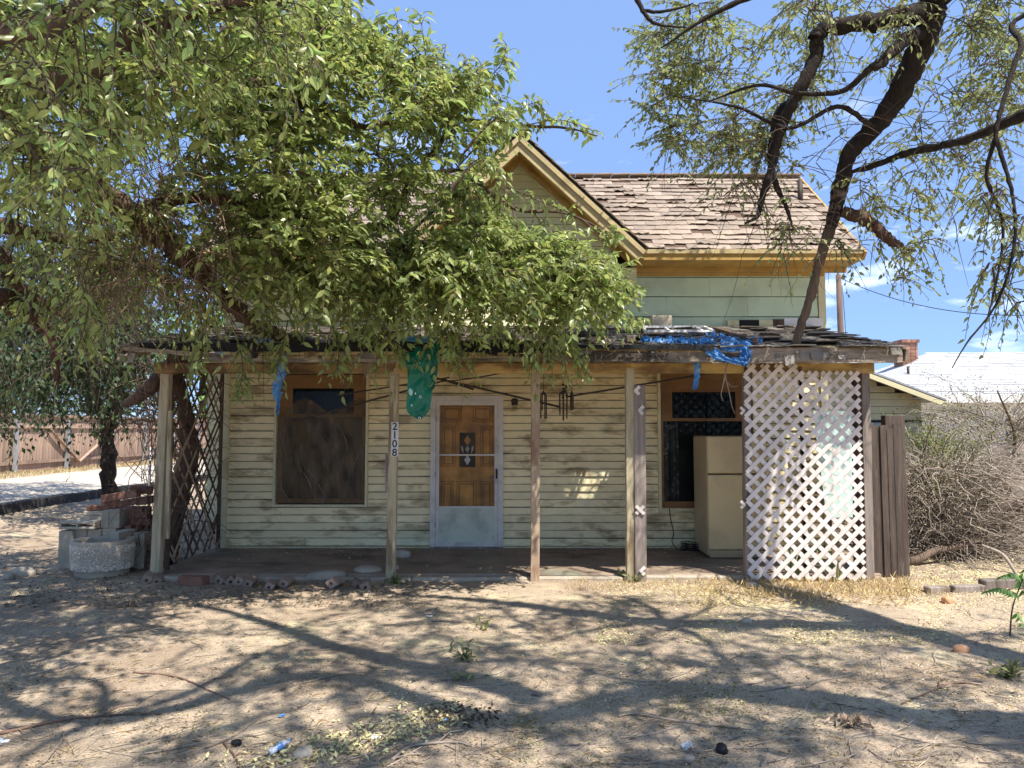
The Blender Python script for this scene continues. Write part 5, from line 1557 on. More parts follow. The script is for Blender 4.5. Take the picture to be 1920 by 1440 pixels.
for px, py in ((788, 744), (786.5, 784)):
    c0 = at(px, py, 7.45)
    pts = [c0 + Vector((math.cos(a) * .012, 0, math.sin(a) * .012)) for a in np.linspace(0, 2 * math.pi, 11)]
    MB().tube(pts, .0035, 5, cap=False).build('grommet', M['white'], gt)

bt = tag(empty('blue_tarp', at(1330, 650, 7.7)), 'shredded blue tarp draped over the roof edge left of the lattice', 'tarp')
def onroof(px, Yr, dz=.035):
    z = PEZ + (Yr - PEY) * psd.z / psd.y + dz
    return Vector(((px - 960) / F * Yr, Yr, z))
strips = [
    ([(onroof(1203, 7.9), onroof(1203, 8.15)), (onroof(1230, 7.82), onroof(1240, 8.1)), (onroof(1270, 7.8), onroof(1272, 8.08)), (onroof(1300, 7.72), onroof(1300, 7.98)), (onroof(1340, 7.70, .06), onroof(1340, 7.9))], .03, 5, .25),
    ([(onroof(1325, 8.6), onroof(1350, 8.62)), (onroof(1340, 8.3), onroof(1362, 8.3)), (onroof(1352, 8.0), onroof(1385, 8.0)), (onroof(1362, 7.8), onroof(1400, 7.8)), (onroof(1378, 7.62), onroof(1408, 7.62)), (at(1388, 668, 7.58), at(1408, 662, 7.57)), (at(1392, 686, 7.57), at(1400, 688, 7.57))], .03, 6, .22),
    ([(at(1312, 651, 7.60), at(1330, 646, 7.60)), (at(1326, 664, 7.57), at(1344, 652, 7.57)), (at(1340, 674, 7.56), at(1356, 664, 7.56)), (at(1360, 678, 7.56), at(1366, 670, 7.56)), (at(1385, 684, 7.56), at(1386, 671, 7.56)), (at(1402, 684, 7.56), at(1400, 670, 7.56))], .012, 7, .12),
    ([(at(1350, 652, 7.60), at(1352, 644, 7.62)), (at(1372, 660, 7.58), at(1378, 645, 7.60)), (at(1396, 656, 7.57), at(1404, 645, 7.58))], .015, 8, .25),
    ([(onroof(1405, 7.75, .05), onroof(1412, 7.95, .05)), (onroof(1418, 7.72, .05), onroof(1420, 7.95, .05)), (onroof(1432, 7.72, .04), onroof(1428, 7.92, .04))], .03, 10, .35),
]
for rows, amp, seed, rag in strips:
    cloth(rows, None, amp=amp * .8, seed=seed, nx=16, ragged=rag).build('torn_strip', M['bluetarp'], bt)
b = MB()
for k in range(90):
    p = Vector(rnd.choice([onroof(rnd.uniform(1205, 1430), rnd.uniform(7.65, 8.2), .04), onroof(rnd.uniform(1310, 1410), rnd.uniform(7.6, 7.7), .03)]))
    d = Vector((rnd.gauss(0, 1), rnd.gauss(0, .6), rnd.gauss(.2, .6))).normalized() * rnd.uniform(.05, .18)
    b.tube([p, p + d * .5 + Vector((0, 0, .02)), p + d + Vector((0, 0, -.02))], .0016, 3)
o = b.build('loose_threads', M['bluetarp'], bt); o['kind'] = 'stuff'
rows = [(at(1300, 672, 7.9), at(1315, 670, 7.9)), (at(1301, 690, 7.9), at(1314, 690, 7.9)), (at(1301, 712, 7.9), at(1311, 712, 7.9)), (at(1299, 728, 7.9), at(1308, 726, 7.9)), (at(1303, 731, 7.9), at(1304, 731, 7.9))]
tag(cloth(rows, None, amp=.008, seed=12, nx=5, ragged=.12).build('blue_tarp_strip', M['bluetarp']), 'narrow blue tarp strip hanging below the beam in front of the right window', 'tarp')
rows = [(at(520, 676, 7.85), at(536, 672, 7.85)), (at(516, 700, 7.85), at(536, 700, 7.85)), (at(510, 735, 7.85), at(531, 722, 7.85)), (at(517, 755, 7.85), at(526, 752, 7.85)), (at(517, 778, 7.85), at(523, 778, 7.85))]
tag(cloth(rows, None, amp=.014, seed=14, nx=6, ragged=.2).build('blue_tarp_strip', M['bluetarp']), 'torn blue tarp strip dangling from the eave in front of the left window', 'tarp')
rows = [(onroof(478, 7.70, .03), onroof(484, 7.95, .03)), (onroof(492, 7.66, .06), onroof(496, 7.92, .05)), (onroof(507, 7.68, .05), onroof(505, 7.9, .03))]
tag(cloth(rows, None, amp=.02, seed=15, nx=6, ragged=.3).build('blue_tarp_scrap', M['bluetarp']), 'small blue tarp scrap on the roof edge above the left window', 'tarp')

# ------------------------------------------------------------------ things lying on the porch roof
b = MB()
q = [onroof(1205, 9.5, .05), onroof(1322, 9.5, .05), onroof(1340, 9.0, .04), onroof(1212, 9.0, .04)]
for i in range(4): b.bar(q[i].lerp(q[(i + 1) % 4], .012), q[i].lerp(q[(i + 1) % 4], .988), .035, .03)
fr_ = tag(empty('screen_frame', onroof(1270, 9.2)), 'empty white screen frame lying flat on the porch roof', 'frame')
b.build('outer_bars', M['white'], fr_)
for t in (.36, .86): MB().bar(q[0].lerp(q[1], t), q[3].lerp(q[2], t), .025, .02).build('cross_bar', M['white'], fr_)
tag(bevel(MB().bar(onroof(1343, 9.3, .05), onroof(1420, 7.7, .06), .07, .04).build('dark_plank', M['darkwood']), .004), 'dark weathered plank lying down the porch roof slope beside the blue tarp', 'plank')
c0 = onroof(1185, 7.95, .045)
tag(bevel(MB().box(c0.x - .06, c0.x + .04, c0.y - .04, c0.y + .05, c0.z - .03, c0.z + .045).build('wood_block', M['greywood']), .005), 'small grey wood block lying on the roof edge left of the blue tarp', 'block')
c0 = onroof(1243, 9.6, .03)
tag(bevel(MB().box(c0.x - .14, c0.x + .13, c0.y - .05, c0.y + .06, c0.z - .02, c0.z + .16).build('roof_box', M['concrete']), .01), 'pale grey box sitting on the porch roof against the green wall', 'box')
# leaf litter along the roof
n = 1500
P = []
while len(P) < n:
    px, Yr = rnd.uniform(240, 1500), 7.65 + abs(rnd.gauss(0, .8))
    if Yr < 9.8 and (px < 1350 or rnd.random() < .2): P.append(tuple(onroof(px, Yr, .03)))
P = np.array(P)
D = norm(RNG.normal(0, 1, (n, 3)) * np.array([1, 1, .25])); N = norm(RNG.normal(0, .5, (n, 3)) + np.array([0, 0, 1.0]))
o = link('roof_litter', leaf_mesh('roof_litter', P, D, N, RNG.uniform(.03, .07, n), .4, M['litter'], False)); o['kind'] = 'stuff'

# ------------------------------------------------------------------ poles, chimes under the roof
def pole(a, b_, r_, label, sag=.0, m='rust'):
    a = Vector(a); b_ = Vector(b_)
    pts = [a.lerp(b_, t) + Vector((0, 0, -sag * 4 * t * (1 - t))) for t in np.linspace(0, 1, 12)]
    tag(MB().tube(pts, r_, 7).build('metal_rod', M[m]), label, 'rod', 'rods slung under the porch roof')


pole(at(550, 790, 8.9), at(838, 712, 8.6), .011, 'long dark rod slanting across the left window to behind the green tarp')
pole(at(632, 741, 9.2), at(842, 708, 8.7), .010, 'shorter dark rod slanting across the top of the left window')
pole(at(818, 709, 8.7), at(1050, 763, 8.5), .013, 'dark rod slanting down from the green tarp over the door to the wind chimes')
pole(at(830, 712, 8.9), at(888, 730, 8.8), .013, 'short thick dark rod end above the storm door')
pole(at(1062, 744, 8.5), at(1392, 690, 8.9), .012, 'long dark rod rising from the wind chimes towards the lattice')
pole(at(820, 716, 8.6), at(985, 688, 8.8), .008, 'thin dark cable rising above the door to the reddish post', .03)
pole(at(985, 690, 8.6), at(1235, 697, 8.7), .005, 'thin dark wire strung along the top of the porch wall', .02)


def chime(px, py0, py1, n_, Y, label, spread=.05, disc=.045):
    top = at(px, py0, Y); bot = at(px, py1, Y)
    hub = top.z - (top.z - bot.z) * .42
    root = tag(empty('wind_chime', top), label, 'wind chime', 'wind chimes hanging from the porch beam')
    MB().tube([(top.x, Y, zA + .01), (top.x, Y, hub)], .003, 4).build('string', M['rust'], root)
    MB().lathe([(0, .0), (disc, .0), (disc, .015), (.012, .03), (0, .05)], (top.x, Y, hub), 12).build('top_disc', M['rust'], root)
    for k in range(n_):
        a = k * 2 * math.pi / n_ + .4
        x, y = top.x + math.cos(a) * spread * .8, Y + math.sin(a) * spread * .8
        MB().tube([(x, y, hub + .002), (x, y, bot.z + rnd.uniform(.0, .12))], .0075, 6).build('chime_tube', M['rust'], root)
    return root


r1 = chime(1056, 700, 790, 6, 8.32, 'largest wind chime with dark tubes and a cluster of bells, the middle of three', .06)
for k in range(7):
    z = at(1056, 722 + k * 4, 8.32).z
    MB().lathe([(0, .02), (.014, .014), (.02, 0), (.012, -.006)], (at(1056, 0, 8.32).x + rnd.uniform(-.03, .03), 8.32 + rnd.uniform(-.03, .02), z), 8).build('bell', M['rust'], r1)
chime(1019, 705, 788, 4, 8.35, 'small dark wind chime hanging just right of the reddish post', .045, .03)
chime(1072, 712, 778, 3, 8.36, 'smallest dark wind chime at the right of the other two', .022, .02)
b = MB()
for pth in ([(1368, 672), (1360, 700), (1367, 735), (1372, 760), (1378, 776)], [(1362, 690), (1356, 720), (1352, 740), (1356, 752)], [(1362, 715), (1372, 725), (1385, 723)]):
    b.tube(catmull(PX(*[(x, y, 8.0) for x, y in pth]), 5), [.009, .003], 4)
tag(b.build('dangling_root', M['greytwig']), 'pale forked dead twig dangling from the eave beside the lattice', 'twig')
b = MB()
for k in range(9):
    x = 690 + rnd.uniform(-8, 8)
    b.tube(catmull(PX((x, 676, 7.7), (x + rnd.uniform(-4, 4), 695, 7.7), (x + rnd.uniform(-6, 10), rnd.uniform(705, 725), 7.7)), 4), [.006, .002], 4)
tag(b.build('hanging_straw', M['greytwig']), 'tuft of pale straw hanging from the eave left of the house number post', 'straw')

# ------------------------------------------------------------------ left end: broken limb, vine, planter, blocks, bricks
b = MB()
b.tube(catmull(PX((352, 655, 8.3), (325, 690, 8.4), (290, 720, 8.6), (262, 742, 8.9), (236, 758, 9.3)), 6), [.15, .13, .10, .08, .05], 10, rough=.08)
lb = tag(empty('broken_limb', at(352, 655, 8.3)), 'thick broken brown limb wedged under the left corner of the porch roof', 'limb')
b.build('wood', M['barkA'], lb)
b = MB().tube(catmull(PX((330, 668, 8.3), (300, 700, 8.4), (284, 735, 8.4)), 5), [.06, .05, .03], 8, rough=.1)
b.build('side_splinter', M['barkA'], lb)
v = tag(empty('woody_vine', (-4.28, 9.1, 0)), 'thick twisting vine trunk climbing beside the brown trellis', 'vine')
MB().tube(catmull([(-4.42, 9.15, -.05), (-4.36, 9.1, .35), (-4.30, 9.2, .8), (-4.18, 9.2, 1.25), (-4.16, 9.1, 1.75), (-4.22, 9.0, 2.25), (-4.3, 8.9, 2.6)], 6), [.17, .14, .13, .12, .10, .08, .06], 10, rough=.08).build('stem', M['barkA'], v)
MB().tube(catmull([(-4.62, 9.0, -.05), (-4.5, 9.05, .4), (-4.36, 9.15, .85), (-4.3, 9.2, 1.2)], 6), [.10, .08, .06, .04], 8, rough=.08).build('stem', M['barkA'], v)
b = MB()
for k in range(260):
    p = Vector((-4.3 + rnd.uniform(-.3, .25), 9.1 + rnd.uniform(-.5, .5), rnd.uniform(.2, 2.4)))
    d = Vector((rnd.gauss(0, .5), rnd.gauss(0, .5), rnd.gauss(-.1, .8))).normalized() * rnd.uniform(.3, .8)
    b.tube([p, p + d * .4 + Vector((rnd.gauss(0, .04), 0, .02)), p + d * .75, p + d + Vector((0, 0, -.08))], [.006, .003], 3)
o = b.build('vine_twigs', M['deadtwig'], v); o['kind'] = 'stuff'

pc = Vector((at(188, 1050, 8.45).x, 8.5, 0)); pc.z = tz(pc.x, pc.y)
pl = tag(empty('planter', pc), 'round pebble-faced concrete planter standing in front of the stacked blocks', 'planter')
b = MB().lathe([(.33, 0), (.335, .075), (.345, .08)], (pc.x, pc.y, pc.z - .01), 40, sx=.88, sy=.80)
b.lathe([(.392, .375), (.395, .40), (.385, .415), (.33, .415), (.31, .39), (.30, .30), (0, .29)], (pc.x, pc.y, pc.z - .01), 40, sx=.88, sy=.80)
b.build('rim', M['concrete'], pl)
MB().lathe([(.345, .07), (.365, .08), (.385, .24), (.39, .37), (.392, .378)], (pc.x, pc.y, pc.z - .01), 40, sx=.88, sy=.80).build('wall', M['concrete'], pl)
b = MB()
for k in range(4200):
    a = rnd.uniform(0, 2 * math.pi); h = rnd.uniform(.085, .37)
    r_ = .365 + (h - .08) / .3 * .026
    p = Vector((pc.x + math.cos(a) * r_ * .88, pc.y + math.sin(a) * r_ * .80, pc.z + h - .01))
    s_ = rnd.uniform(.006, .012); nrm = Vector((math.cos(a), math.sin(a), 0)); tg = Vector((-math.sin(a), math.cos(a), 0)); up = Vector((0, 0, 1))
    b.add([p + tg * s_, p + up * s_, p - tg * s_, p - up * s_, p + nrm * s_ * .8], [(0, 1, 4), (1, 2, 4), (2, 3, 4), (3, 0, 4)])
o = b.build('pebbles', M['aggregate'], pl); o['kind'] = 'stuff'
b = MB()
for k in range(70):
    a = rnd.uniform(0, 6.28); r_ = rnd.uniform(0, .27)
    p = Vector((pc.x + math.cos(a) * r_ * .88, pc.y + math.sin(a) * r_ * .80, pc.z + .285))
    b.lathe([(rnd.uniform(.02, .05), 0), (.02, .02), (0, .028)], p, 5)
o = b.build('soil', M['barkA'], pl); o['kind'] = 'stuff'


def block(name, c, sz, rz, m, label, cat, group=None, tilt=0.0, tiltx=0.0, holes=0):
    """masonry unit: c is the centre of its underside"""
    sx, sy, sz_ = sz
    b = MB()
    if holes == 0:
        b.box(-sx / 2, sx / 2, -sy / 2, sy / 2, 0, sz_)
    else:
        # walls round the open cells
        t = .03
        b.box(-sx / 2, sx / 2, -sy / 2, -sy / 2 + t, 0, sz_).box(-sx / 2, sx / 2, sy / 2 - t, sy / 2, 0, sz_)
        for k in range(holes + 1):
            x = -sx / 2 + (sx - t) * k / holes
            b.box(x, x + t, -sy / 2 + t, sy / 2 - t, 0, sz_)
    me = b.mesh(name, M[m])
    o = bpy.data.objects.new(name, me); COL.objects.link(o)
    o.location = c; o.rotation_euler = (tiltx, tilt, rz)
    tag(o, label, cat, group)
    return bevel(o, .007)


GZ = lambda x, y: tz(x, y) - .01
# courses of concrete block behind the planter
base = GZ(-5.0, 9.0)
row1 = [(-5.46, 8.86, .17, .16, .47), (-5.32, 8.93, .175, .19, .49), (-5.14, 8.93, .175, .19, .485), (-4.96, 8.93, .17, .19, .492)]
lab1 = ['tall grey concrete block on end at the left of the planter', 'mottled grey block just behind the planter, second from its left', 'plain grey block behind the middle of the planter', 'pale grey block behind the right half of the planter']
for (x, y, sx, sy, h), lb in zip(row1, lab1):
    block('concrete_block', (x, y, base), (sx, sy, h), rnd.uniform(-.03, .03), 'concrete', lb, 'block')
block('concrete_block', (-4.76, 8.76, base), (.13, .34, .48), -.12, 'concrete', 'pale upright slab block leaning at the right side of the planter', 'block', tilt=.04)
block('hollow_block', (-4.58, 8.95, base), (.15, .3, .44), 0, 'concrete', 'hollow grey block standing between the planter and the leaning post', 'block')
block('hollow_block', (-5.31, 8.94, base + .54), (.44, .095, .19), 0, 'concrete', 'long hollow block lying on its side with two dark cells facing out, above the planter', 'block', tiltx=math.pi / 2, holes=2)
block('concrete_block', (-5.02, 8.93, base + .494), (.10, .19, .215), .02, 'concrete', 'left of two pale blocks set on end above the planter', 'block')
block('concrete_block', (-4.90, 8.93, base + .494), (.13, .19, .225), -.02, 'concrete', 'right of two pale blocks set on end above the planter', 'block')
block('concrete_block', (-5.30, 9.36, base), (.52, .3, .60), 0, 'concrete', 'low grey block stack in shade behind the hollow block', 'block')
block('concrete_block', (-5.36, 9.30, base + .602), (.32, .16, .06), .1, 'concrete', 'flat grey block on the shaded stack, left of the bricks', 'block')
block('red_brick', (-5.36, 9.28, base + .664), (.24, .12, .065), .12, 'brick', 'single brick lying on top of the grey stack, left of the pile', 'brick')
bk = 'loose bricks piled behind the leaning post'
block('brick_stack', (-4.96, 9.34, base), (.40, .28, .70), .03, 'brick', 'squat stack of bricks hidden low behind the end blocks', 'brick')
big = [((-5.02, 9.22, base + .715), (.44, .11, .085), .0, -.16, 'long tilted brick at the bottom of the top pair in the pile'), ((-5.03, 9.22, base + .805), (.46, .11, .10), .02, -.16, 'long tilted brick topmost at the left of the pile'),
       ((-4.76, 9.30, base + .74), (.15, .22, .10), .1, -.10, 'dark red brick poking out end-on at the right of the pile'), ((-4.86, 9.38, base + .87), (.26, .12, .10), .3, .08, 'highest brick, set crosswise on the pile top'),
       ((-4.68, 9.02, base + .60), (.24, .11, .065), -.05, 0, 'flat brick above the stamped brick in the pile front'), ((-4.64, 9.00, base + .515), (.23, .11, .08), .06, 0, 'brick with a worn stamped face at the pile front'),
       ((-4.78, 8.97, base + .44), (.09, .11, .075), 0, 0, 'small brick end beside the upright pale blocks')]
for c, sz, rz, tl, lb in big:
    block('red_brick', c, sz, rz, 'brick', lb, 'brick', tilt=tl)
spots = ((-4.66, 9.08, 6), (-4.42, 9.12, 7), (-4.36, 8.86, 5), (-4.56, 9.34, 8))
for x, y, n_ in spots:
    for lay in range(n_):
        block('red_brick', (x + rnd.uniform(-.02, .02), y + rnd.uniform(-.02, .02), base + lay * .0755), (.22, .105, .072), rnd.uniform(-.12, .12), 'brick', 'rough red brick in the loose stack behind the leaning post', 'brick', bk)
# rubble at the foot
for k, (px, py, s_) in enumerate(((262, 1062, .07), (272, 1057, .06), (285, 1052, .08), (281, 1066, .05), (296, 1062, .06), (318, 1050, .09), (330, 1046, .08), (252, 1066, .05))):
    p = ground(px, py)
    me = bpy.data.meshes.new('rubble'); bm = bmesh.new(); bmesh.ops.create_icosphere(bm, subdivisions=1, radius=s_)
    for v_ in bm.verts: v_.co *= rnd.uniform(.65, 1.15); v_.co.z *= .8
    bm.to_mesh(me); bm.free(); me.materials.append(M['brick'] if k < 5 else M['concrete'])
    o = bpy.data.objects.new('brick_rubble', me); COL.objects.link(o); o.location = p + Vector((0, 0, s_ * .45)); o.rotation_euler = (rnd.random(), rnd.random(), rnd.random() * 6)
    tag(o, 'broken brick lump at the foot of the leaning post' if k < 5 else 'grey rubble lump under the left end of the porch', 'rubble', 'broken brick lumps by the post' if k < 5 else 'grey rubble lumps under the porch end')

# border bricks with a round hole, tipped on a corner
def holed(h=.10, d=.19):
    outer = [(-h / 2, -h / 2), (h / 2, -h / 2), (h / 2, h / 2), (-h / 2, h / 2)]
    n = 12
    b = MB(); vs = []
    # square ring sampled on n directions
    O = []; I = []
    for k in range(n):
        a = 2 * math.pi * k / n + math.pi / n
        c_, s_ = math.cos(a), math.sin(a); t = (h / 2) / max(abs(c_), abs(s_))
        O.append((c_ * t, s_ * t)); I.append((c_ * .017, s_ * .017))
    for y in (-d / 2, d / 2):
        vs += [(x, y, z) for x, z in O] + [(x, y, z) for x, z in I]
    fs = []
    for k in range(n):
        j = (k + 1) % n
        fs += [(k, j, n + j, n + k), (2 * n + j, 2 * n + k, 3 * n + k, 3 * n + j), (k, 2 * n + k, 2 * n + j, j), (n + k, n + j, 3 * n + j, 3 * n + k)]
    b.add(vs, fs)
    return b.mesh('holed_brick', M['pinkbrick'])


hm = holed()
for k, (px, py) in enumerate(((268, 1094), (290, 1093), (391, 1096), (409, 1096), (425, 1098), (444, 1100), (464, 1101), (502, 1106), (533, 1102), (624, 1104), (664, 1104), (683, 1106))):
    p = ground(px, py)
    o = bpy.data.objects.new('holed_brick', hm); COL.objects.link(o)
    o.location = p + Vector((0, .1 + rnd.uniform(-.03, .05), .036 + rnd.uniform(-.018, .01))); o.rotation_euler = (rnd.uniform(-.12, .12), math.pi / 4 + rnd.uniform(-.5, .4), rnd.uniform(-.4, .4)); o.scale = (rnd.uniform(.85, 1.05),) * 3
    if k == 0: lb, g = 'first holed border brick from the left, just right of the planter', None
    elif k == 1: lb, g = 'second holed border brick from the left, leaning on the first', None
    else: lb, g = 'holed border brick tipped on its corner, %s from the left in the row' % ['third', 'fourth', 'fifth', 'sixth', 'seventh', 'eighth', 'ninth', 'tenth', 'eleventh', 'last'][k - 2], 'holed bricks edging the bed'
    tag(o, lb, 'brick', g)
p = ground(355, 1100)
block('slab_brick', p + Vector((0, .1, -.005)), (.30, .14, .10), -.2, 'brick', 'dark wide brick lying between the holed border bricks', 'brick')


def stone(px, py, sx, sy, sz, m, label, cat='stone', seed=0, name='flat_stone', sub=3, group=None, sink=.5):
    p = ground(px, py)
    r_ = random.Random(seed + int(px))
    me = bpy.data.meshes.new(name); bm = bmesh.new(); bmesh.ops.create_icosphere(bm, subdivisions=sub, radius=1)
    ph = [r_.uniform(0, 6) for _ in range(4)]
    for v_ in bm.verts:
        c = v_.co
        k = 1 + r_.uniform(-.035, .035) + .10 * math.sin(3 * c.x + ph[0]) + .08 * math.sin(4 * c.y + ph[1]) + .05 * math.sin(7 * c.x * c.y + ph[2])
        v_.co = Vector((c.x * sx * k, c.y * sy * k, math.copysign(abs(c.z) ** .7, c.z) * sz))
    for f in bm.faces: f.smooth = True
    bm.to_mesh(me); bm.free(); me.materials.append(M[m])
    o = bpy.data.objects.new(name, me); COL.objects.link(o)
    o.location = p + Vector((0, 0, sz * (1 - sink))); o.rotation_euler = (r_.uniform(-.05, .05), r_.uniform(-.05, .05), r_.uniform(-.4, .4))
    return tag(o, label, cat, group)


stone(688, 1078, .165, .14, .075, 'stone', 'pale rounded flat stone left of the house number post')
stone(612, 1086, .20, .12, .07, 'stone', 'grey flat stone in the bed edging, left of the pale rounded one')
stone(742, 1075, .045, .05, .07, 'stone', 'small stone set against the foot of the house number post')
stone(755, 1042, .10, .07, .06, 'stone', 'brown stone on the porch floor right of the house number post').location = (at(755, 1045, 9.3).x, 9.3, .09)
stone(1803, 1222, .066, .045, .036, 'orangestone', 'smooth orange-brown stone lying alone on the dirt at the right')
stone(1777, 1130, .05, .045, .045, 'orangestone', 'small rusty lump in dry grass right of the weathered boards')
stone(45, 1080, .15, .09, .07, 'stone', 'long grey stone at the far left edge of the bed')
stone(15, 1086, .06, .06, .05, 'stone', 'pale stone at the left picture edge beside the long grey stone')
stone(1410, 1102, .06, .05, .045, 'stone', 'small grey stone in dry grass at the foot of the lattice')
stone(1400, 1168, .05, .04, .03, 'stone', 'small grey stone on litter ahead of the lattice')
stone(568, 1418, .055, .05, .03, 'stone', 'squarish concrete chunk on the bottom edge beside the crushed bottle', sub=2)
stone(443, 1397, .026, .022, .02, 'black', 'small dark green pebble near the crushed bottle')
stone(1353, 1410, .034, .04, .03, 'black', 'charred black lump on the dirt near the bottom, right of centre', sub=2)
stone(1292, 1426, .03, .025, .018, 'stone', 'little grey stone left of the charred lump')

# ------------------------------------------------------------------ fridge side yard: boards, ties, brush
bf = tag(empty('board_fence', (at(1660, 1090, 8.3).x, 8.3, 0)), 'short dark weathered board fence beside the right porch post', 'fence')
for k, (xa_, xb_, yt) in enumerate(((1629, 1644, 797), (1645, 1655, 800), (1656, 1667, 797), (1668, 1679, 803), (1680, 1691, 795))):
    A_ = at(xa_, 1095, 8.30); B_ = at(xb_, yt, 8.30)
    x0, x1 = A_.x, B_.x + .03; z1 = B_.z
    yj = rnd.uniform(-.02, .016)
    MB().prism([(x0 + .012, -.03), (x1 - .052, -.03), (x1 - .052, z1 - .02), (x1 - .06, z1), (x0 + .022, z1), (x0 + .012, z1 - .02)], 8.28 + yj, 8.30 + yj).build('fence_board', M['fencewood'], bf)
A_ = at(1664, 1095, 8.40); B_ = at(1690, 779, 8.40)
bevel(MB().box(A_.x, B_.x, 8.33, 8.43, -.05, B_.z).build('fence_post', M['fencewood'], bf), .005)
p = at(1700, 1000, 8.4)
for zz in (.4, 1.4):
    MB().box(at(1629, 900, 8.3).x, at(1664, 900, 8.3).x, 8.322, 8.36, zz, zz + .085).build('fence_rail', M['fencewood'], bf)

for (xa_, xb_, py, lb, mm) in ((1737, 1782, 1112, 'short dark end of a landscape timber in dry grass', 'greywood'), (1785, 1850, 1110, 'grey landscape timber lying on the ground left of the green seedling', 'greywood')):
    a = ground(xa_, py); e = ground(xb_, py)
    e.y += .02
    o = MB().bar(a + Vector((0, 0, .025)), e + Vector((0, .03, .02)), .10, .09).build('landscape_timber', M[mm]); bevel(o, .012); tag(o, lb, 'timber')
o = MB().bar(ground(1852, 1108) + Vector((0, .1, .045)), ground(1990, 1104) + Vector((0, .1, .05)), .12, .11).build('landscape_timber', M['greywood']); bevel(o, .012); tag(o, 'long grey landscape timber running out past the green seedling', 'timber')


def brush(name, c, R, H, n, label, nleaf, seed, m='greytwig', lm='leafY', big=5, leafside=(-1, 1), upk=.35):
    root = tag(empty(name, c), label, 'shrub')
    rg = np.random.default_rng(seed); r_ = random.Random(seed)
    tv = []; tf = []; nv = 0; tips = []
    c = np.array(c)
    for k in range(n):
        a = r_.uniform(0, 2 * math.pi); rr = math.sqrt(r_.random())
        p0 = c + np.array([math.cos(a) * R * .55 * rr, math.sin(a) * R * .4 * rr, r_.uniform(-.02, H * .68) * (1 if k % 3 else 0)])
        d = norm(np.array([math.cos(a) * .8 + r_.gauss(0, .5), math.sin(a) * .8 + r_.gauss(0, .5), r_.uniform(upk * .1, 1.15)]))
        L = r_.uniform(.5, 1.25) * R * .75
        t = np.linspace(0, 1, 8)[:, None]
        cc = p0 + d * L * t + np.array([0, 0, -.38]) * L * t ** 2 + rg.normal(0, .035, (8, 3)) * L * t
        cc[:, 2] = np.maximum(cc[:, 2], c[2] + .01)
        V, Fc = tube_np(cc, np.linspace(1, .3, 8) * r_.choice((.0025, .004, .006, .011)) * r_.uniform(.8, 1.3), 3)
        tv.append(V); tf.append(np.array(Fc) + nv); nv += len(V); tips.append(cc)
    o = link('dead_stems', np_mesh('dead_stems', np.vstack(tv), quads=np.vstack(tf), mats=[M[m]], smooth=True), root); o['kind'] = 'stuff'
    for k in range(big):
        a = r_.uniform(0, 2 * math.pi)
        p0 = Vector(tuple(c + np.array([math.cos(a) * R * .25, math.sin(a) * R * .2, 0])))
        e = Vector((math.cos(a) * R, math.sin(a) * R * .6, H * r_.uniform(.2, .8)))
        MB().tube(catmull([p0, p0 + e * .35 + Vector((0, 0, .1)), p0 + e * .7 + Vector((r_.gauss(0, .1), 0, .1)), p0 + e * 1.1], 5), [.035, .012], 6, rough=.06).build('branch', M['barkB2'], root)
    if nleaf:
        allp = np.vstack(tips)
        w_ = np.where((allp[:, 0] - c[0]) * leafside[0] > -.3 * R, 1.0, .12) * np.clip((allp[:, 2] - c[2]) / H, .05, 1) ** 1.5
        idx = rg.choice(len(allp), nleaf, p=w_ / w_.sum())
        P = allp[idx] + rg.normal(0, .05, (nleaf, 3))
        D = norm(rg.normal(0, 1, (nleaf, 3))); N = norm(rg.normal(0, 1, (nleaf, 3)) + np.array([0, 0, .6]))
        o = link('leaves', leaf_mesh('leaves', P, D, N, rg.uniform(.02, .045, nleaf), .5, M[lm], False), root); o['kind'] = 'stuff'
    return root


c = ground(1815, 1046)
brush('dead_shrub', tuple(c + Vector((0, .6, 0))), 1.5, 1.85, 2100, 'big tangle of grey dead brush filling the right side yard', 1400, 3, big=16)
c2 = at(1760, 1000, 10.9); c2.z = tz(c2.x, c2.y)
brush('leafy_shrub', tuple(c2), 1.15, 2.2, 600, 'yellow-green leafy shrub behind the weathered board fence', 9000, 4, big=3)
c3 = at(1900, 1000, 11.6); c3.z = tz(c3.x, c3.y)
brush('tall_dry_shrub', tuple(c3), 1.5, 2.7, 1100, 'tall dry shrub with bare stems at the right picture edge', 1900, 6, big=4)
c4 = at(1845, 1000, 13.2); c4.z = tz(c4.x, c4.y)
brush('far_shrub', tuple(c4), 1.9, 2.9, 1000, 'furthest olive shrub in front of the white-roofed house', 5000, 8, big=4)
# branch sweeping out from the brush near the fence foot
b = MB().tube(catmull([tuple(ground(1692, 1072) + Vector((0, .5, .03))), tuple(at(1712, 1052, 9.0)), tuple(at(1750, 1034, 9.1)), tuple(at(1800, 1025, 9.3)), tuple(at(1850, 1010, 9.5))], 6), [.02, .05, .045, .03, .02], 7, rough=.08)
tag(b.build('fallen_branch', M['barkB2']), 'dark curved branch lying low in front of the dead brush', 'branch')
b = MB().tube(catmull([tuple(at(1840, 1022, 8.8)), tuple(at(1880, 1040, 8.7)), tuple(at(1905, 1075, 8.55)), tuple(at(1925, 1098, 8.5))], 6), [.02, .022, .018, .012], 6)
tag(b.build('bare_branch', M['greytwig']), 'pale bare branch arching down at the right edge', 'branch')
o = bevel(MB().bar(at(1868, 838, 10.2), at(1938, 960, 9.9), .26, .03, Vector((0, 1, .2))).build('leaning_board', M['greywood']), .004)
tag(o, 'wide grey board leaning at a slant in the brush by the right edge', 'board')
o = bevel(MB().bar(at(1912, 830, 10.9), at(1960, 930, 10.6), .22, .03, Vector((0, 1, .2))).build('leaning_board', M['greywood']), .004)
tag(o, 'second grey board half cut off by the right edge behind the first', 'board')
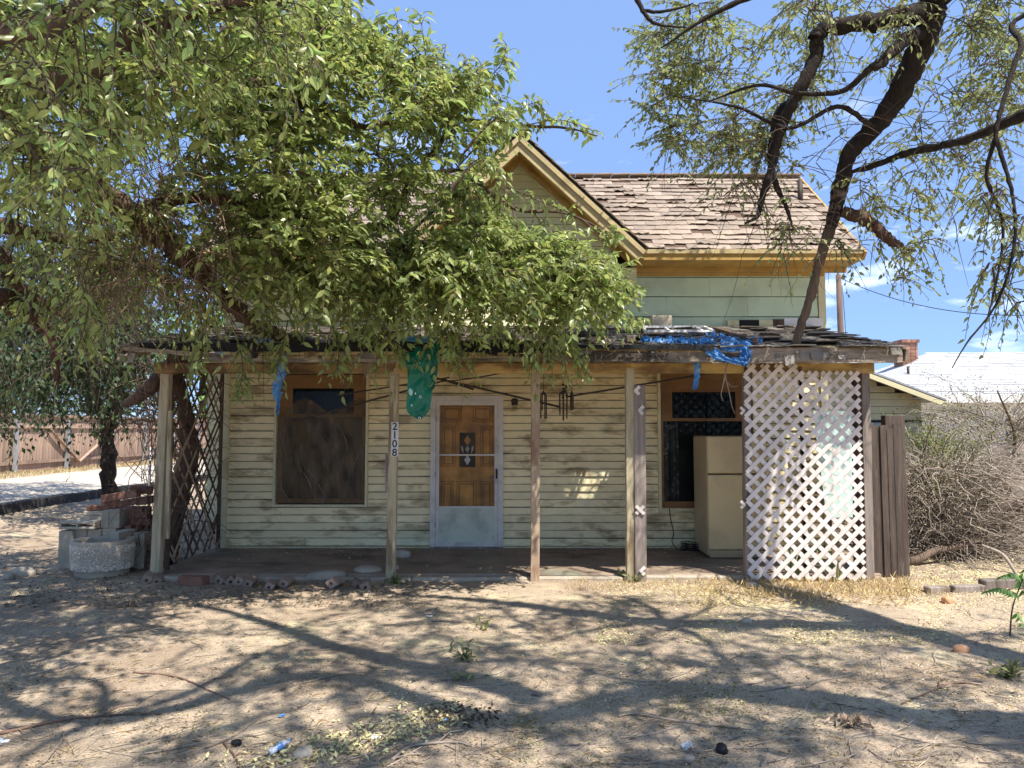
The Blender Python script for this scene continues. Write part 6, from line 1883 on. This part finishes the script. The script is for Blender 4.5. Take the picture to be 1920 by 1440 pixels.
g0 = at(1548, 912, 9.4); g1 = at(1606, 782, 9.6)
gp = tag(empty('glass_panel', (g0.x, 9.4, 0)), 'pale green glazed panel propped up behind the right lattice', 'panel')
b = MB(); n0 = Vector((0, .3, 1))
MB().add([(g0.x, 9.40, .55), (g1.x + .12, 9.40, .55), (g1.x + .12, 9.72, 1.95), (g0.x, 9.72, 1.95), (g0.x, 9.408, .55), (g1.x + .12, 9.408, .55), (g1.x + .12, 9.728, 1.95), (g0.x, 9.728, 1.95)], [(0, 1, 2, 3), (7, 6, 5, 4), (0, 4, 5, 1), (1, 5, 6, 2), (2, 6, 7, 3), (3, 7, 4, 0)]).build('sheet', M['paleglass'], gp)
MB().bar((g0.x + .1, 9.45, .02), (g0.x + .1, 9.78, 1.9), .04, .03).bar((g1.x, 9.45, .02), (g1.x, 9.78, 1.9), .04, .03).build('prop', M['darkwood'], gp)

# plants
def blades(px, py, n, L, label, m='iris', spread=.35):
    p = ground(px, py)
    root = tag(empty('iris_clump', p), label, 'plant')
    for k in range(n):
        a = rnd.uniform(0, 6.28); d = Vector((math.cos(a) * spread * rnd.uniform(.3, 1.2), math.sin(a) * spread * .7, 1)).normalized()
        ln = L * rnd.uniform(.55, 1.1); w_ = rnd.uniform(.014, .022)
        q = p + Vector((rnd.uniform(-.06, .06), rnd.uniform(-.04, .04), -.01))
        sd = d.cross(Vector((0, 1, .2))).normalized()
        vs = []
        for i in range(6):
            t = i / 5
            c = q + d * ln * t + Vector((d.x, d.y, -.25)) * ln * .35 * t ** 3
            ww = w_ * (1 - t ** 2.2) + .001
            vs += [c - sd * ww, c + Vector((0, -.006 * (1 - t), 0)), c + sd * ww]
        fs = []
        for i in range(5):
            o = i * 3; fs += [(o, o + 1, o + 4, o + 3), (o + 1, o + 2, o + 5, o + 4)]
        MB().add(vs, fs, 0, True).build('blade', M[m], root)


blades(1490, 1088, 9, .50, 'upright iris clump with sword leaves before the seam of the two lattices')
blades(1562, 1090, 8, .46, 'fanned iris clump before the middle of the right lattice', spread=.45)
sp = ground(1893, 1192)
sd = tag(empty('seedling', sp), 'bright green seedling with fern-like leaves on a thin stem at the right', 'plant')
top = at(1918, 1085, sp.y - .15)
MB().tube(catmull([tuple(sp + Vector((0, 0, -.02))), tuple(sp.lerp(top, .5) + Vector((-.03, 0, 0))), tuple(top)], 6), [.008, .004], 5).build('stem', M['twig'], sd)
for (ax, ay, bx_, by_, n_) in ((1908, 1112, 1842, 1110, 11), (1925, 1085, 1872, 1082, 9), (1912, 1108, 1950, 1118, 8), (1903, 1150, 1915, 1172, 4), (1912, 1100, 1930, 1060, 8)):
    Y = sp.y - .1
    a = at(ax, ay, Y); e = at(bx_, by_, Y - .12)
    P = []; D = []; N = []; S = []
    mid = (a + e) / 2 + Vector((0, 0, .04))
    cc = catmull([tuple(a), tuple(mid), tuple(e)], 6)
    for i in range(n_):
        t = .12 + .86 * i / max(1, n_ - 1)
        q = cc[int(t * (len(cc) - 1))]
        for s_ in (-1, 1):
            P.append(q); D.append(norm(np.array([s_ * .25, -s_ * .55, -.75]) + np.array(e - a) / (e - a).length * .3)); N.append(norm(np.array([.2, -1, .4]))); S.append(.085 * (1 - .4 * t))
    root_l = link('frond', leaf_mesh('frond', np.array(P), np.array(D), np.array(N), np.array(S), .34, M['ailanthus']), sd)
for k, (px, py, n_, lb) in enumerate(((1171, 1085, 26, 'small bright weed at the foot of the flaking post'), (1192, 1092, 20, 'low weed against the grey board post'), (872, 1240, 34, 'wilted upright weed alone on the dirt left of centre'), (1005, 1078, 14, 'tiny weed on the porch edge beside the reddish post'), (740, 1095, 40, 'pale weed tuft below the house number post'), (905, 1182, 14, 'tiny pale sprig on the dirt below the door'), (865, 1275, 26, 'flattened dry leaf clump below the wilted weed'), (240, 1138, 30, 'dark dry leaf clump on the shaded dirt at the left'), (1890, 1272, 60, 'dark little bush at the right edge on the dirt'), (1595, 1362, 40, 'dry leaf clump in the shade at the lower right'))):
    p = ground(px, py)
    P = np.array(p) + RNG.normal(0, .035, (n_, 3)) * np.array([1.2, .7, 0]); P[:, 2] = p.z + RNG.uniform(0, .09, n_)
    if k in (2,): P[:, 2] = p.z + RNG.uniform(0, .13, n_)
    if k in (6, 7, 9): P[:, 0] += RNG.normal(0, .02, n_); P[:, 2] = p.z + RNG.uniform(0.0, .04, n_)
    if k == 8: P += RNG.normal(0, .035, (n_, 3)) * np.array([1, 1, .4]); P[:, 2] = np.maximum(P[:, 2], p.z)
    D = norm(RNG.normal(0, 1, (n_, 3)) + np.array([0, 0, .5])); N = norm(RNG.normal(0, 1, (n_, 3)) + np.array([0, -.5, .5]))
    wr = tag(empty('weed', p), lb, 'weed')
    b = MB()
    for q in P: b.tube([p + Vector((0, 0, -.01)), (Vector(p) + Vector(q)) / 2 + Vector((0, 0, .012)), q], [.003, .0015], 3)
    b.build('stems', M['weed'] if k not in (6, 7, 9) else M['greytwig'], wr)
    o = link('leaves', leaf_mesh('leaves', P, D, N, RNG.uniform(.035, .075, n_), .38, M['weed'] if k not in (7, 9) else M['litter']), wr); o['kind'] = 'stuff'

# ------------------------------------------------------------------ trash
p = ground(520, 1420)
bo = tag(empty('crushed_bottle', p, .5), 'crushed clear plastic bottle with a blue label at the bottom edge', 'bottle')
def crumple(name, prof, m, parent, c, rot, seed, n=14, am=.012):
    r_ = random.Random(seed)
    b = MB().lathe(prof, (0, 0, 0), n)
    b.v = [(v[0] + r_.uniform(-am, am), v[1] + r_.uniform(-am, am), v[2] + r_.uniform(-am, am) * .6) for v in b.v]
    Mx = Matrix.Translation(c) @ rot
    b.xf(Mx)
    return b.build(name, M[m], parent)
R_ = Matrix.Rotation(.9, 4, 'Z') @ Matrix.Rotation(1.35, 4, 'Y') @ Matrix.Scale(.5, 4)
crumple('body', [(.0, 0), (.032, .004), (.034, .05), (.026, .07), (.033, .09), (.034, .16), (.024, .19), (.012, .205), (.012, .225), (0, .226)], 'paper', bo, p + Vector((-.04, 0, .022)), R_, 2)
crumple('label', [(.035, .085), (.0365, .10), (.0365, .135), (.035, .15)], 'bluelabel', bo, p + Vector((-.04, 0, .022)), R_, 3, am=.006)
crumple('cap', [(.014, .222), (.015, .225), (.015, .243), (0, .244)], 'bluelabel', bo, p + Vector((-.04, 0, .022)), R_, 4, am=.001)
def scrap(px, py, s_, m, label, name='litter_scrap', h=.6):
    p = ground(px, py)
    r_ = random.Random(int(px))
    n = 7; vs = []
    for i in range(n):
        for j in range(n):
            vs.append(p + Vector(((i / (n - 1) - .5) * s_ + r_.uniform(-.1, .1) * s_, (j / (n - 1) - .5) * s_ + r_.uniform(-.1, .1) * s_, .006 + abs(r_.gauss(0, 1)) * s_ * .22 * h)))
    fs = [(i * n + j, i * n + j + 1, (i + 1) * n + j + 1, (i + 1) * n + j) for i in range(n - 1) for j in range(n - 1) if r_.random() > .08]
    return tag(MB().add(vs, fs).build(name, M[m]), label, 'litter')
scrap(1288, 1404, .055, 'white', 'folded white paper scrap on dirt near the bottom, right of centre', h=1.4)
scrap(706, 1384, .05, 'paper', 'torn white plastic scrap among green leaves at the bottom')
scrap(835, 1352, .035, 'bluelabel', 'tiny light blue plastic bit in dark soil below centre')
scrap(826, 1351, .03, 'orangestone', 'tiny red plastic bit beside the light blue one')
scrap(528, 1344, .035, 'bluelabel', 'thin blue pen-like scrap on dirt at the lower left', h=.3)
scrap(1554, 1117, .09, 'paper', 'crumpled pale blue plastic in dry grass below the lattice')
scrap(4, 1394, .06, 'paper', 'pale plastic scrap cut by the left picture edge near the bottom')
scrap(806, 1157, .05, 'white', 'pale paper scrap on the dirt below the door')
scrap(1007, 1303, .06, 'greywood', 'small brown wood chip on the shaded dirt at centre', h=.3)

# ------------------------------------------------------------------ far things
fe = tag(empty('wood_fence', (-14.45, 24, .42)), 'long sunlit wooden board fence along the far side of the alley', 'fence')
y = 17.0
pick = []
for v_ in range(4):
    r_ = random.Random(v_ + 5)
    h = 1.76 + r_.uniform(-.03, .03)
    pick.append(MB().prism([(-.068, 0), (.068, 0), (.068, h - .05), (.04, h), (-.04, h), (-.068, h - .05)], -.009, .009).mesh('picket', M['picket']))
inv = parent_matrix(fe).inverted()
while y < 46:
    o = bpy.data.objects.new('picket', rnd.choice(pick)); COL.objects.link(o); o.parent = fe; o.matrix_parent_inverse = inv
    o.matrix_basis = Matrix.Translation((-14.45 + rnd.uniform(-.006, .006), y, .40 + rnd.uniform(-.02, .015))) @ Matrix.Rotation(math.pi / 2 + rnd.uniform(-.03, .03), 4, 'Z') @ Matrix.Rotation(rnd.gauss(0, .006), 4, 'Y')
    y += .142
for zz in (.72, 1.78):
    MB().bar((-14.40, 17, zz), (-14.40, 46, zz), .04, .09).build('rail', M['picket'], fe)
MB().bar((-14.39, 17, 2.12), (-14.39, 46, 2.12), .05, .08).build('top_rail', M['picket'], fe)
for y in np.arange(18.2, 46, 2.4):
    MB().box(-14.40, -14.31, y - .05, y + .05, .35, 2.0).build('fence_post', M['metal'] if int(y * 10) % 2 else M['picket'], fe)
MB().bar((-14.34, 23.6, .62), (-14.34, 25.8, 1.75), .03, .10, Vector((1, 0, 0))).build('gate_brace', M['picket'], fe)
MB().bar((-14.33, 22.0, 1.75), (-14.33, 23.6, .65), .03, .10, Vector((1, 0, 0))).build('gate_brace', M['picket'], fe)

# chain link fence seen through the porch end
cl = tag(empty('chain_link_fence', (-6.2, 13.2, .1)), 'short stretch of chain-link fence glimpsed behind the porch trellis', 'fence')
b = MB()
for k in range(-14, 34):
    for s_ in (-1, 1):
        x0 = -6.9 + k * .09
        a = Vector((x0, 13.6, .15)); e = Vector((x0 + s_ * 1.15, 13.6, 1.30))
        for P_, Q_ in ((a, e), (e, a)):
            pass
        if a.x < -6.9 or a.x > -5.55: 
            t = ((-6.9 if a.x < -6.9 else -5.55) - a.x) / (e.x - a.x)
            if not 0 < t < 1: continue
            a = a.lerp(e, t)
        if e.x < -6.9 or e.x > -5.55:
            t = ((-6.9 if e.x < -6.9 else -5.55) - a.x) / (e.x - a.x); e = a.lerp(e, t)
        b.tube([a, e], .0025, 3, cap=False)
o = b.build('wire_mesh', M['metal'], cl); o['kind'] = 'stuff'
for x in (-6.9, -5.55): MB().tube([(x, 13.6, 0), (x, 13.6, 1.36)], .025, 8).build('post', M['metal'], cl)
MB().tube([(-6.9, 13.6, 1.32), (-5.55, 13.6, 1.32)], .018, 8).build('top_rail', M['metal'], cl)

# utility pole and wires
pb = at(1577, 640, 26)
up = tag(empty('utility_pole', (pb.x, 26, 0)), 'brown wooden utility pole rising behind the right corner of the house', 'pole')
MB().tube([(pb.x, 26, -.2), at(1577, 640, 26), at(1572, 515, 26)], [.13, .11, .095], 10).build('shaft', M['pole'], up)
MB().tube([at(1572, 535, 25.9) + Vector((.14, 0, 0)), at(1574, 600, 25.9) + Vector((.2, 0, 0)), at(1590, 650, 26) + Vector((0, 0, -3))], .012, 4).build('ground_wire', M['black'], up)
a = at(1573, 520, 25.9); e = at(1990, 588, 19)
w_ = [a.lerp(e, t) + Vector((0, 0, -.9 * 4 * t * (1 - t) * .55)) for t in np.linspace(0, 1, 24)]
tag(MB().tube(w_, .012, 4).build('power_line', M['black']), 'thin power line sagging right from the utility pole', 'wire')

# neighbour house with white roof
nh = tag(empty('white_roofed_house', (16, 24, 0)), 'white-roofed low house with a brick chimney beyond the brush at the right', 'house')
ev = at(1638, 742, 20.5); rg_ = at(1742, 661, 24.5)
x0 = ev.x; xr = rg_.x; ze = ev.z; zr_ = rg_.z
x1 = x0 + 19
def hipface(pts, name, m): return slab(pts, .12, name, m, nh)
hipface([(x0, 20.5, ze), (x1, 20.5, ze), (x1 - (xr - x0), 24.5, zr_), (xr, 24.5, zr_)], 'roof', M['roofwhite'])
hipface([(x0, 28.5, ze), (x0, 20.5, ze), (xr, 24.5, zr_)], 'roof', M['roofwhite'])
hipface([(x1, 28.5, ze), (x0, 28.5, ze), (xr, 24.5, zr_), (x1 - (xr - x0), 24.5, zr_)], 'roof', M['roofwhite'])
b = MB()
sdv = Vector((0, 4, zr_ - ze)); SL_ = sdv.length; sdv.normalize(); sn_ = Vector((0, -sdv.z, sdv.y))
for r in range(int(SL_ / .16)):
    f = r * .16 / SL_
    a0 = x0 + (xr - x0) * f; a1 = x1 - (xr - x0) * f
    x = a0
    while x < min(a1, 20):
        wd = min(rnd.uniform(.7, 1.0), a1 - x)
        p = Vector((x, 20.5, ze)) + sdv * (r * .16) + sn_ * .004
        h = rnd.uniform(.008, .02)
        vs = [p + sn_ * h, p + Vector((wd - .02, 0, 0)) + sn_ * h, p + Vector((wd - .02, 0, 0)) + sdv * .17, p + sdv * .17]
        vs += [v_ - sn_ * .01 for v_ in vs]
        b.add(vs, [(0, 1, 2, 3), (0, 4, 5, 1), (1, 5, 6, 2), (0, 3, 7, 4)]); x += wd
o = b.build('roof_shingles', M['roofwhite'], nh); o['kind'] = 'stuff'
MB().box(x0 + .5, x1 - .5, 21, 28, .05, ze - .13).build('wall', M['plaster'], nh)
MB().box(x0 - .02, x1, 20.44, 20.49, ze - .2, ze + .02).build('gutter', M['white'], nh)
for xx in (x0 + 4.0, x0 + 7):
    w_ = frame_boxes(xx, xx + 1.1, 1.0, 2.1, .08, 20.95, 20.99).build('window', M['white'], nh)
    MB().box(xx + .08, xx + 1.02, 20.97, 20.985, 1.08, 2.02).build('pane', M['glass'], w_)
ca = at(1684, 668, 24.2); cb = at(1711, 638, 24.2)
ch = MB()
nrow = 9
ztop = cb.z; zbot = ca.z - .5
for r in range(nrow):
    z0_ = zbot + (ztop - zbot) * r / nrow; z1_ = zbot + (ztop - zbot) * (r + 1) / nrow - .012
    k = 3
    off = .0 if r % 2 else .08
    grow_ = .05 if r == nrow - 1 else 0
    xs_ = [ca.x - grow_] + [ca.x + (cb.x - ca.x) * (i + .5 + off) / k for i in range(k)] + [cb.x + grow_]
    for xa_, xb_ in zip(xs_[:-1], xs_[1:]): ch.box(xa_ + .006, xb_ - .006, 23.9 - grow_, 24.5, z0_, z1_)
cho = ch.build('chimney', mat('chimney_brick', (.31, .16, .11), .9, .2, 6, island_var=.3), nh); cho['kind'] = 'stuff'
MB().box(ca.x + .02, cb.x - .02, 23.93, 24.47, zbot, ztop - .02).build('chimney_mortar', M['concrete'], nh)
p = at(1703, 700, 22.3)
MB().tube([p + Vector((0, 0, -.2)), p + Vector((0, 0, .22))], .04, 8).build('vent_pipe', M['rust'], nh)

# small shed with gable end
sh = tag(empty('shed', (6.2, 13.5, 0)), 'low cream shed with a shallow gable seen past the right porch post', 'shed')
SYf = 13.0
r0 = at(1628, 712, SYf); r1 = at(1748, 757, SYf)
sslope = (r0.z - r1.z) / (r1.x - r0.x)
sax = 5.95; saz = r0.z + sslope * (r0.x - sax)
sxl, sxr = 4.62, r1.x - .2
zw = at(1680, 789, SYf).z
zz = zw + .01; 
while zz < saz:
    hw0 = max(0, (saz - .06 - zz)) / sslope
    if hw0 > .1: clap(max(sxl, sax - hw0), min(sxr, sax + hw0), zz, .125, SYf, M['shedsiding'], 'shed_board', parent=sh)
    zz += .125
MB().box(sxl, sxr, SYf + .033, 16.5, .05, zw + .4).build('wall', M['shedgrey'], sh)
MB().box(sxl, sxr, SYf - .012, SYf + .03, zw - .03, zw + .008).build('trim', M['black'], sh)
MB().box(sxl, sxr, SYf + .0, SYf + .032, .05, zw - .031).build('lower_wall', M['shedgrey'], sh)
for s_, xe in ((1, r1.x + .05), (-1, 4.5)):
    ze_ = saz - sslope * abs(xe - sax)
    slab([(sax, SYf - .35, saz + .09), (xe, SYf - .35, ze_ + .09), (xe, 16.8, ze_ + .09), (sax, 16.8, saz + .09)], .05, 'roof', M['metal'], sh)
    MB().bar((sax, SYf - .33, saz + .0), (xe, SYf - .33, ze_ + .0), .10, .04, Vector((0, 1, 0))).build('rake_board', M['shedsiding'], sh)
MB().box(sax - .25, sax + .6, SYf + .2, SYf + .5, saz + .1, saz + .13).build('ridge_cap', M['roofwhite'], sh)

# ------------------------------------------------------------------ ground cover
def scatter(name, n, sampler, size, w, m, up=.3, h=(0, .012), label=None):
    P = []
    while len(P) < n:
        q = sampler()
        if q is not None: P.append((q[0], q[1], tz(q[0], q[1])))
    P = np.array(P); P[:, 2] += RNG.uniform(h[0], h[1], n)
    D = norm(RNG.normal(0, 1, (n, 3)) * np.array([1, 1, up])); N = norm(RNG.normal(0, .35, (n, 3)) + np.array([0, 0, 1.0]))
    o = link(name, leaf_mesh(name, P, D, N, RNG.uniform(size[0], size[1], n), w, m, False)); o['kind'] = 'stuff'
    return o


def pxs(x0, x1, y0, y1, cond=None):
    def f():
        px, py = rnd.uniform(x0, x1), y0 + (y1 - y0) * rnd.random()
        if cond and not cond(px, py): return None
        g = ground(px, py)
        if -4.1 < g.x < 4.25 and 8.12 < g.y < 10.2: return None
        return g
    return f


def patchy(seed, th=.0, sc=1.0):
    ph = [random.Random(seed).uniform(0, 6) for _ in range(6)]
    return lambda x, y: math.sin(x * .011 * sc + ph[0]) * math.sin(y * .03 * sc + ph[1]) + .6 * math.sin(x * .031 * sc + ph[2] + y * .02) + .4 * math.sin(y * .07 * sc + ph[3]) + rnd.gauss(0, .5) > th


scatter('dry_straw', 1800, pxs(1215, 1790, 1088, 1140, lambda x, y: rnd.random() < .25 + .75 * (1300 < x < 1720)), (.04, .11), .09, M['straw'], .9, (0, .05))
scatter('chaff_bits', 8000, pxs(1120, 1920, 1085, 1210, patchy(2, .1)), (.012, .034), .35, M['chaff'], .3, (0, .012))
scatter('chaff_bits', 2500, pxs(700, 1920, 1090, 1330, patchy(5, .55)), (.010, .028), .35, M['chaff'], .3, (0, .01))
scatter('chaff_bits', 650, pxs(380, 900, 1310, 1440, lambda x, y: abs((y - 1440) + (x - 480) * .27) < 26 + rnd.gauss(0, 12)), (.02, .05), .4, M['chaff'], .4, (0, .02))
scatter('green_litter', 240, pxs(560, 860, 1320, 1440, lambda x, y: abs((y - 1420) + (x - 600) * .28) < 22 + rnd.gauss(0, 12)), (.02, .05), .4, M['chaff'], .4, (0, .025))
scatter('leaf_litter', 9000, pxs(0, 1920, 1080, 1440, patchy(8, .35)), (.010, .030), .4, M['litter'], .3, (0, .01))
scatter('leaf_litter', 3200, pxs(0, 800, 1030, 1140), (.02, .055), .4, M['litter'], .3, (0, .015))
scatter('leaf_litter', 2600, pxs(1690, 1920, 1000, 1110), (.02, .05), .4, M['chaff'], .3, (0, .015))
scatter('weed_cover', 800, pxs(1200, 1560, 1170, 1350, patchy(12, .45)), (.014, .034), .4, M['weed'], .8, (0, .02))
scatter('weed_cover', 300, pxs(960, 1250, 1340, 1440, patchy(14, .4)), (.012, .028), .4, M['weed'], .8, (0, .02))
scatter('pebbles', 9000, pxs(0, 1920, 1110, 1440), (.005, .014), .9, M['pebble'], .3, (0, .004))
# litter on the porch floor
n = 900
P = np.array([(rnd.uniform(-4, 2.7), 9.95 - abs(rnd.gauss(0, .5)), .06) for _ in range(n)]); P[:, 1] = np.clip(P[:, 1], 8.25, 9.95); P[:, 2] += RNG.uniform(0, .01, n)
D = norm(RNG.normal(0, 1, (n, 3)) * np.array([1, 1, .3])); N = norm(RNG.normal(0, .4, (n, 3)) + np.array([0, 0, 1.0]))
o = link('porch_litter', leaf_mesh('porch_litter', P, D, N, RNG.uniform(.015, .045, n), .45, M['litter'], False)); o['kind'] = 'stuff'
scatter('dark_soil', 220, pxs(780, 960, 1318, 1372, lambda x, y: ((x - 868) / 85) ** 2 + ((y - 1344) / 24) ** 2 < rnd.random()), (.012, .04), .6, M['barkA'], .5, (0, .03))
# upright dry grass below the lattice and along the alley fence
def grass(name, n, sampler, L, m):
    P = []; 
    while len(P) < n:
        q = sampler()
        if q is not None: P.append((q[0], q[1], tz(q[0], q[1])))
    P = np.array(P)
    D = norm(RNG.normal(0, .45, (n, 3)) + np.array([0, 0, 1.0])); N = norm(RNG.normal(0, .4, (n, 3)) + np.array([0, -1.0, .2]))
    o = link(name, leaf_mesh(name, P, D, N, RNG.uniform(L[0], L[1], n), .07, m, False)); o['kind'] = 'stuff'


grass('dry_grass', 1700, pxs(1300, 1760, 1086, 1122, lambda x, y: rnd.random() < .3 + .7 * (1400 < x < 1700)), (.03, .10), M['straw'])
grass('dry_grass', 500, pxs(1060, 1300, 1090, 1110), (.03, .08), M['straw'])
grass('verge_grass', 5000, lambda: (rnd.uniform(-14.3, -12.7), rnd.uniform(17.5, 44)), (.05, .16), M['straw'])
grass('verge_grass', 2500, lambda: (rnd.uniform(-14.3, -12.9), rnd.uniform(17.5, 44)), (.05, .14), M['weed'])
# fine dry stalks lying everywhere
scatter('fine_stalks', 1500, pxs(0, 1920, 1095, 1440, patchy(31, -.2)), (.03, .10), .025, M['straw'], .25, (.001, .010))
scatter('fine_stalks', 2600, pxs(0, 1920, 1095, 1440), (.02, .07), .035, M['litter'], .25, (.001, .01))
# fallen twigs
tv = []; tf = []; nv = 0
for k in range(330):
    while True:
        px, py = rnd.uniform(-20, 1940), 1095 + 345 * rnd.random() ** .8
        if rnd.random() < (1.0 if (px < 900 or px > 1100) else .5): break
    g = ground(px, py)
    a = rnd.gauss(0.2, .7); L = min(.9, abs(rnd.gauss(.28, .2)) + .08)
    t = np.linspace(-.5, .5, 9)[:, None]
    d = np.array([math.cos(a), math.sin(a) * .9, 0]); sdv = np.array([-d[1], d[0], 0])
    c = np.array(g) + d * L * t + sdv * (rnd.gauss(0, .25) * L) * (t ** 2) + sdv * np.sin(t * 9 + rnd.random() * 6) * L * .02
    c[:, 2] = [tz(x, y) + .006 for x, y in c[:, :2]]
    c[:, 2] += (np.linspace(0, 1, 9) ** 2) * abs(rnd.gauss(0, .03))
    V, Fc = tube_np(c, np.linspace(1, .4, 9) * rnd.uniform(.0018, .0048), 4)
    tv.append(V); tf.append(np.array(Fc) + nv); nv += len(V)
o = link('fallen_twigs', np_mesh('fallen_twigs', np.vstack(tv), quads=np.vstack(tf), mats=[M['greytwig']], smooth=True)); o['kind'] = 'stuff'
# larger single sticks
for k, (pts, r_, lb) in enumerate(((((0, 1378), (120, 1352), (230, 1342), (300, 1340)), .009, 'long curved stick on dirt at the lower left edge'),
                                   (((1160, 1345), (1190, 1340), (1260, 1352), (1330, 1362), (1410, 1370)), .007, 'thin wavy stick across the sunlit dirt below centre right'),
                                   (((1840, 1285), (1790, 1282), (1740, 1300), (1690, 1322)), .008, 'crooked dark stick in the shade at the right'),
                                   (((735, 1428), (770, 1402), (850, 1394), (880, 1400)), .009, 'grey stick lying beside the leaf strip at the bottom'),
                                   (((250, 1262), (330, 1270), (400, 1300), (430, 1312)), .007, 'bent stick on dirt left of the big shadow band'),
                                   (((1110, 1262), (1170, 1274), (1230, 1278), (1290, 1262)), .006, 'slender curved stick on dirt right of centre'),
                                   (((420, 1395), (440, 1420), (450, 1445)), .007, 'dark forked stick near the crushed bottle'))):
    c = catmull([tuple(ground(x, y) + Vector((0, 0, r_ * .9))) for x, y in pts], 5)
    b = MB().tube(c, [r_, r_ * .5], 6, rough=.1)
    i = len(c) // 2
    b.tube([c[i], c[i] + np.array([.06, .09, .02]), c[i] + np.array([.13, .14, .01])], [r_ * .6, r_ * .3], 5)
    tag(b.build('stick', M['greytwig'] if k % 2 else M['deadtwig']), lb, 'stick')
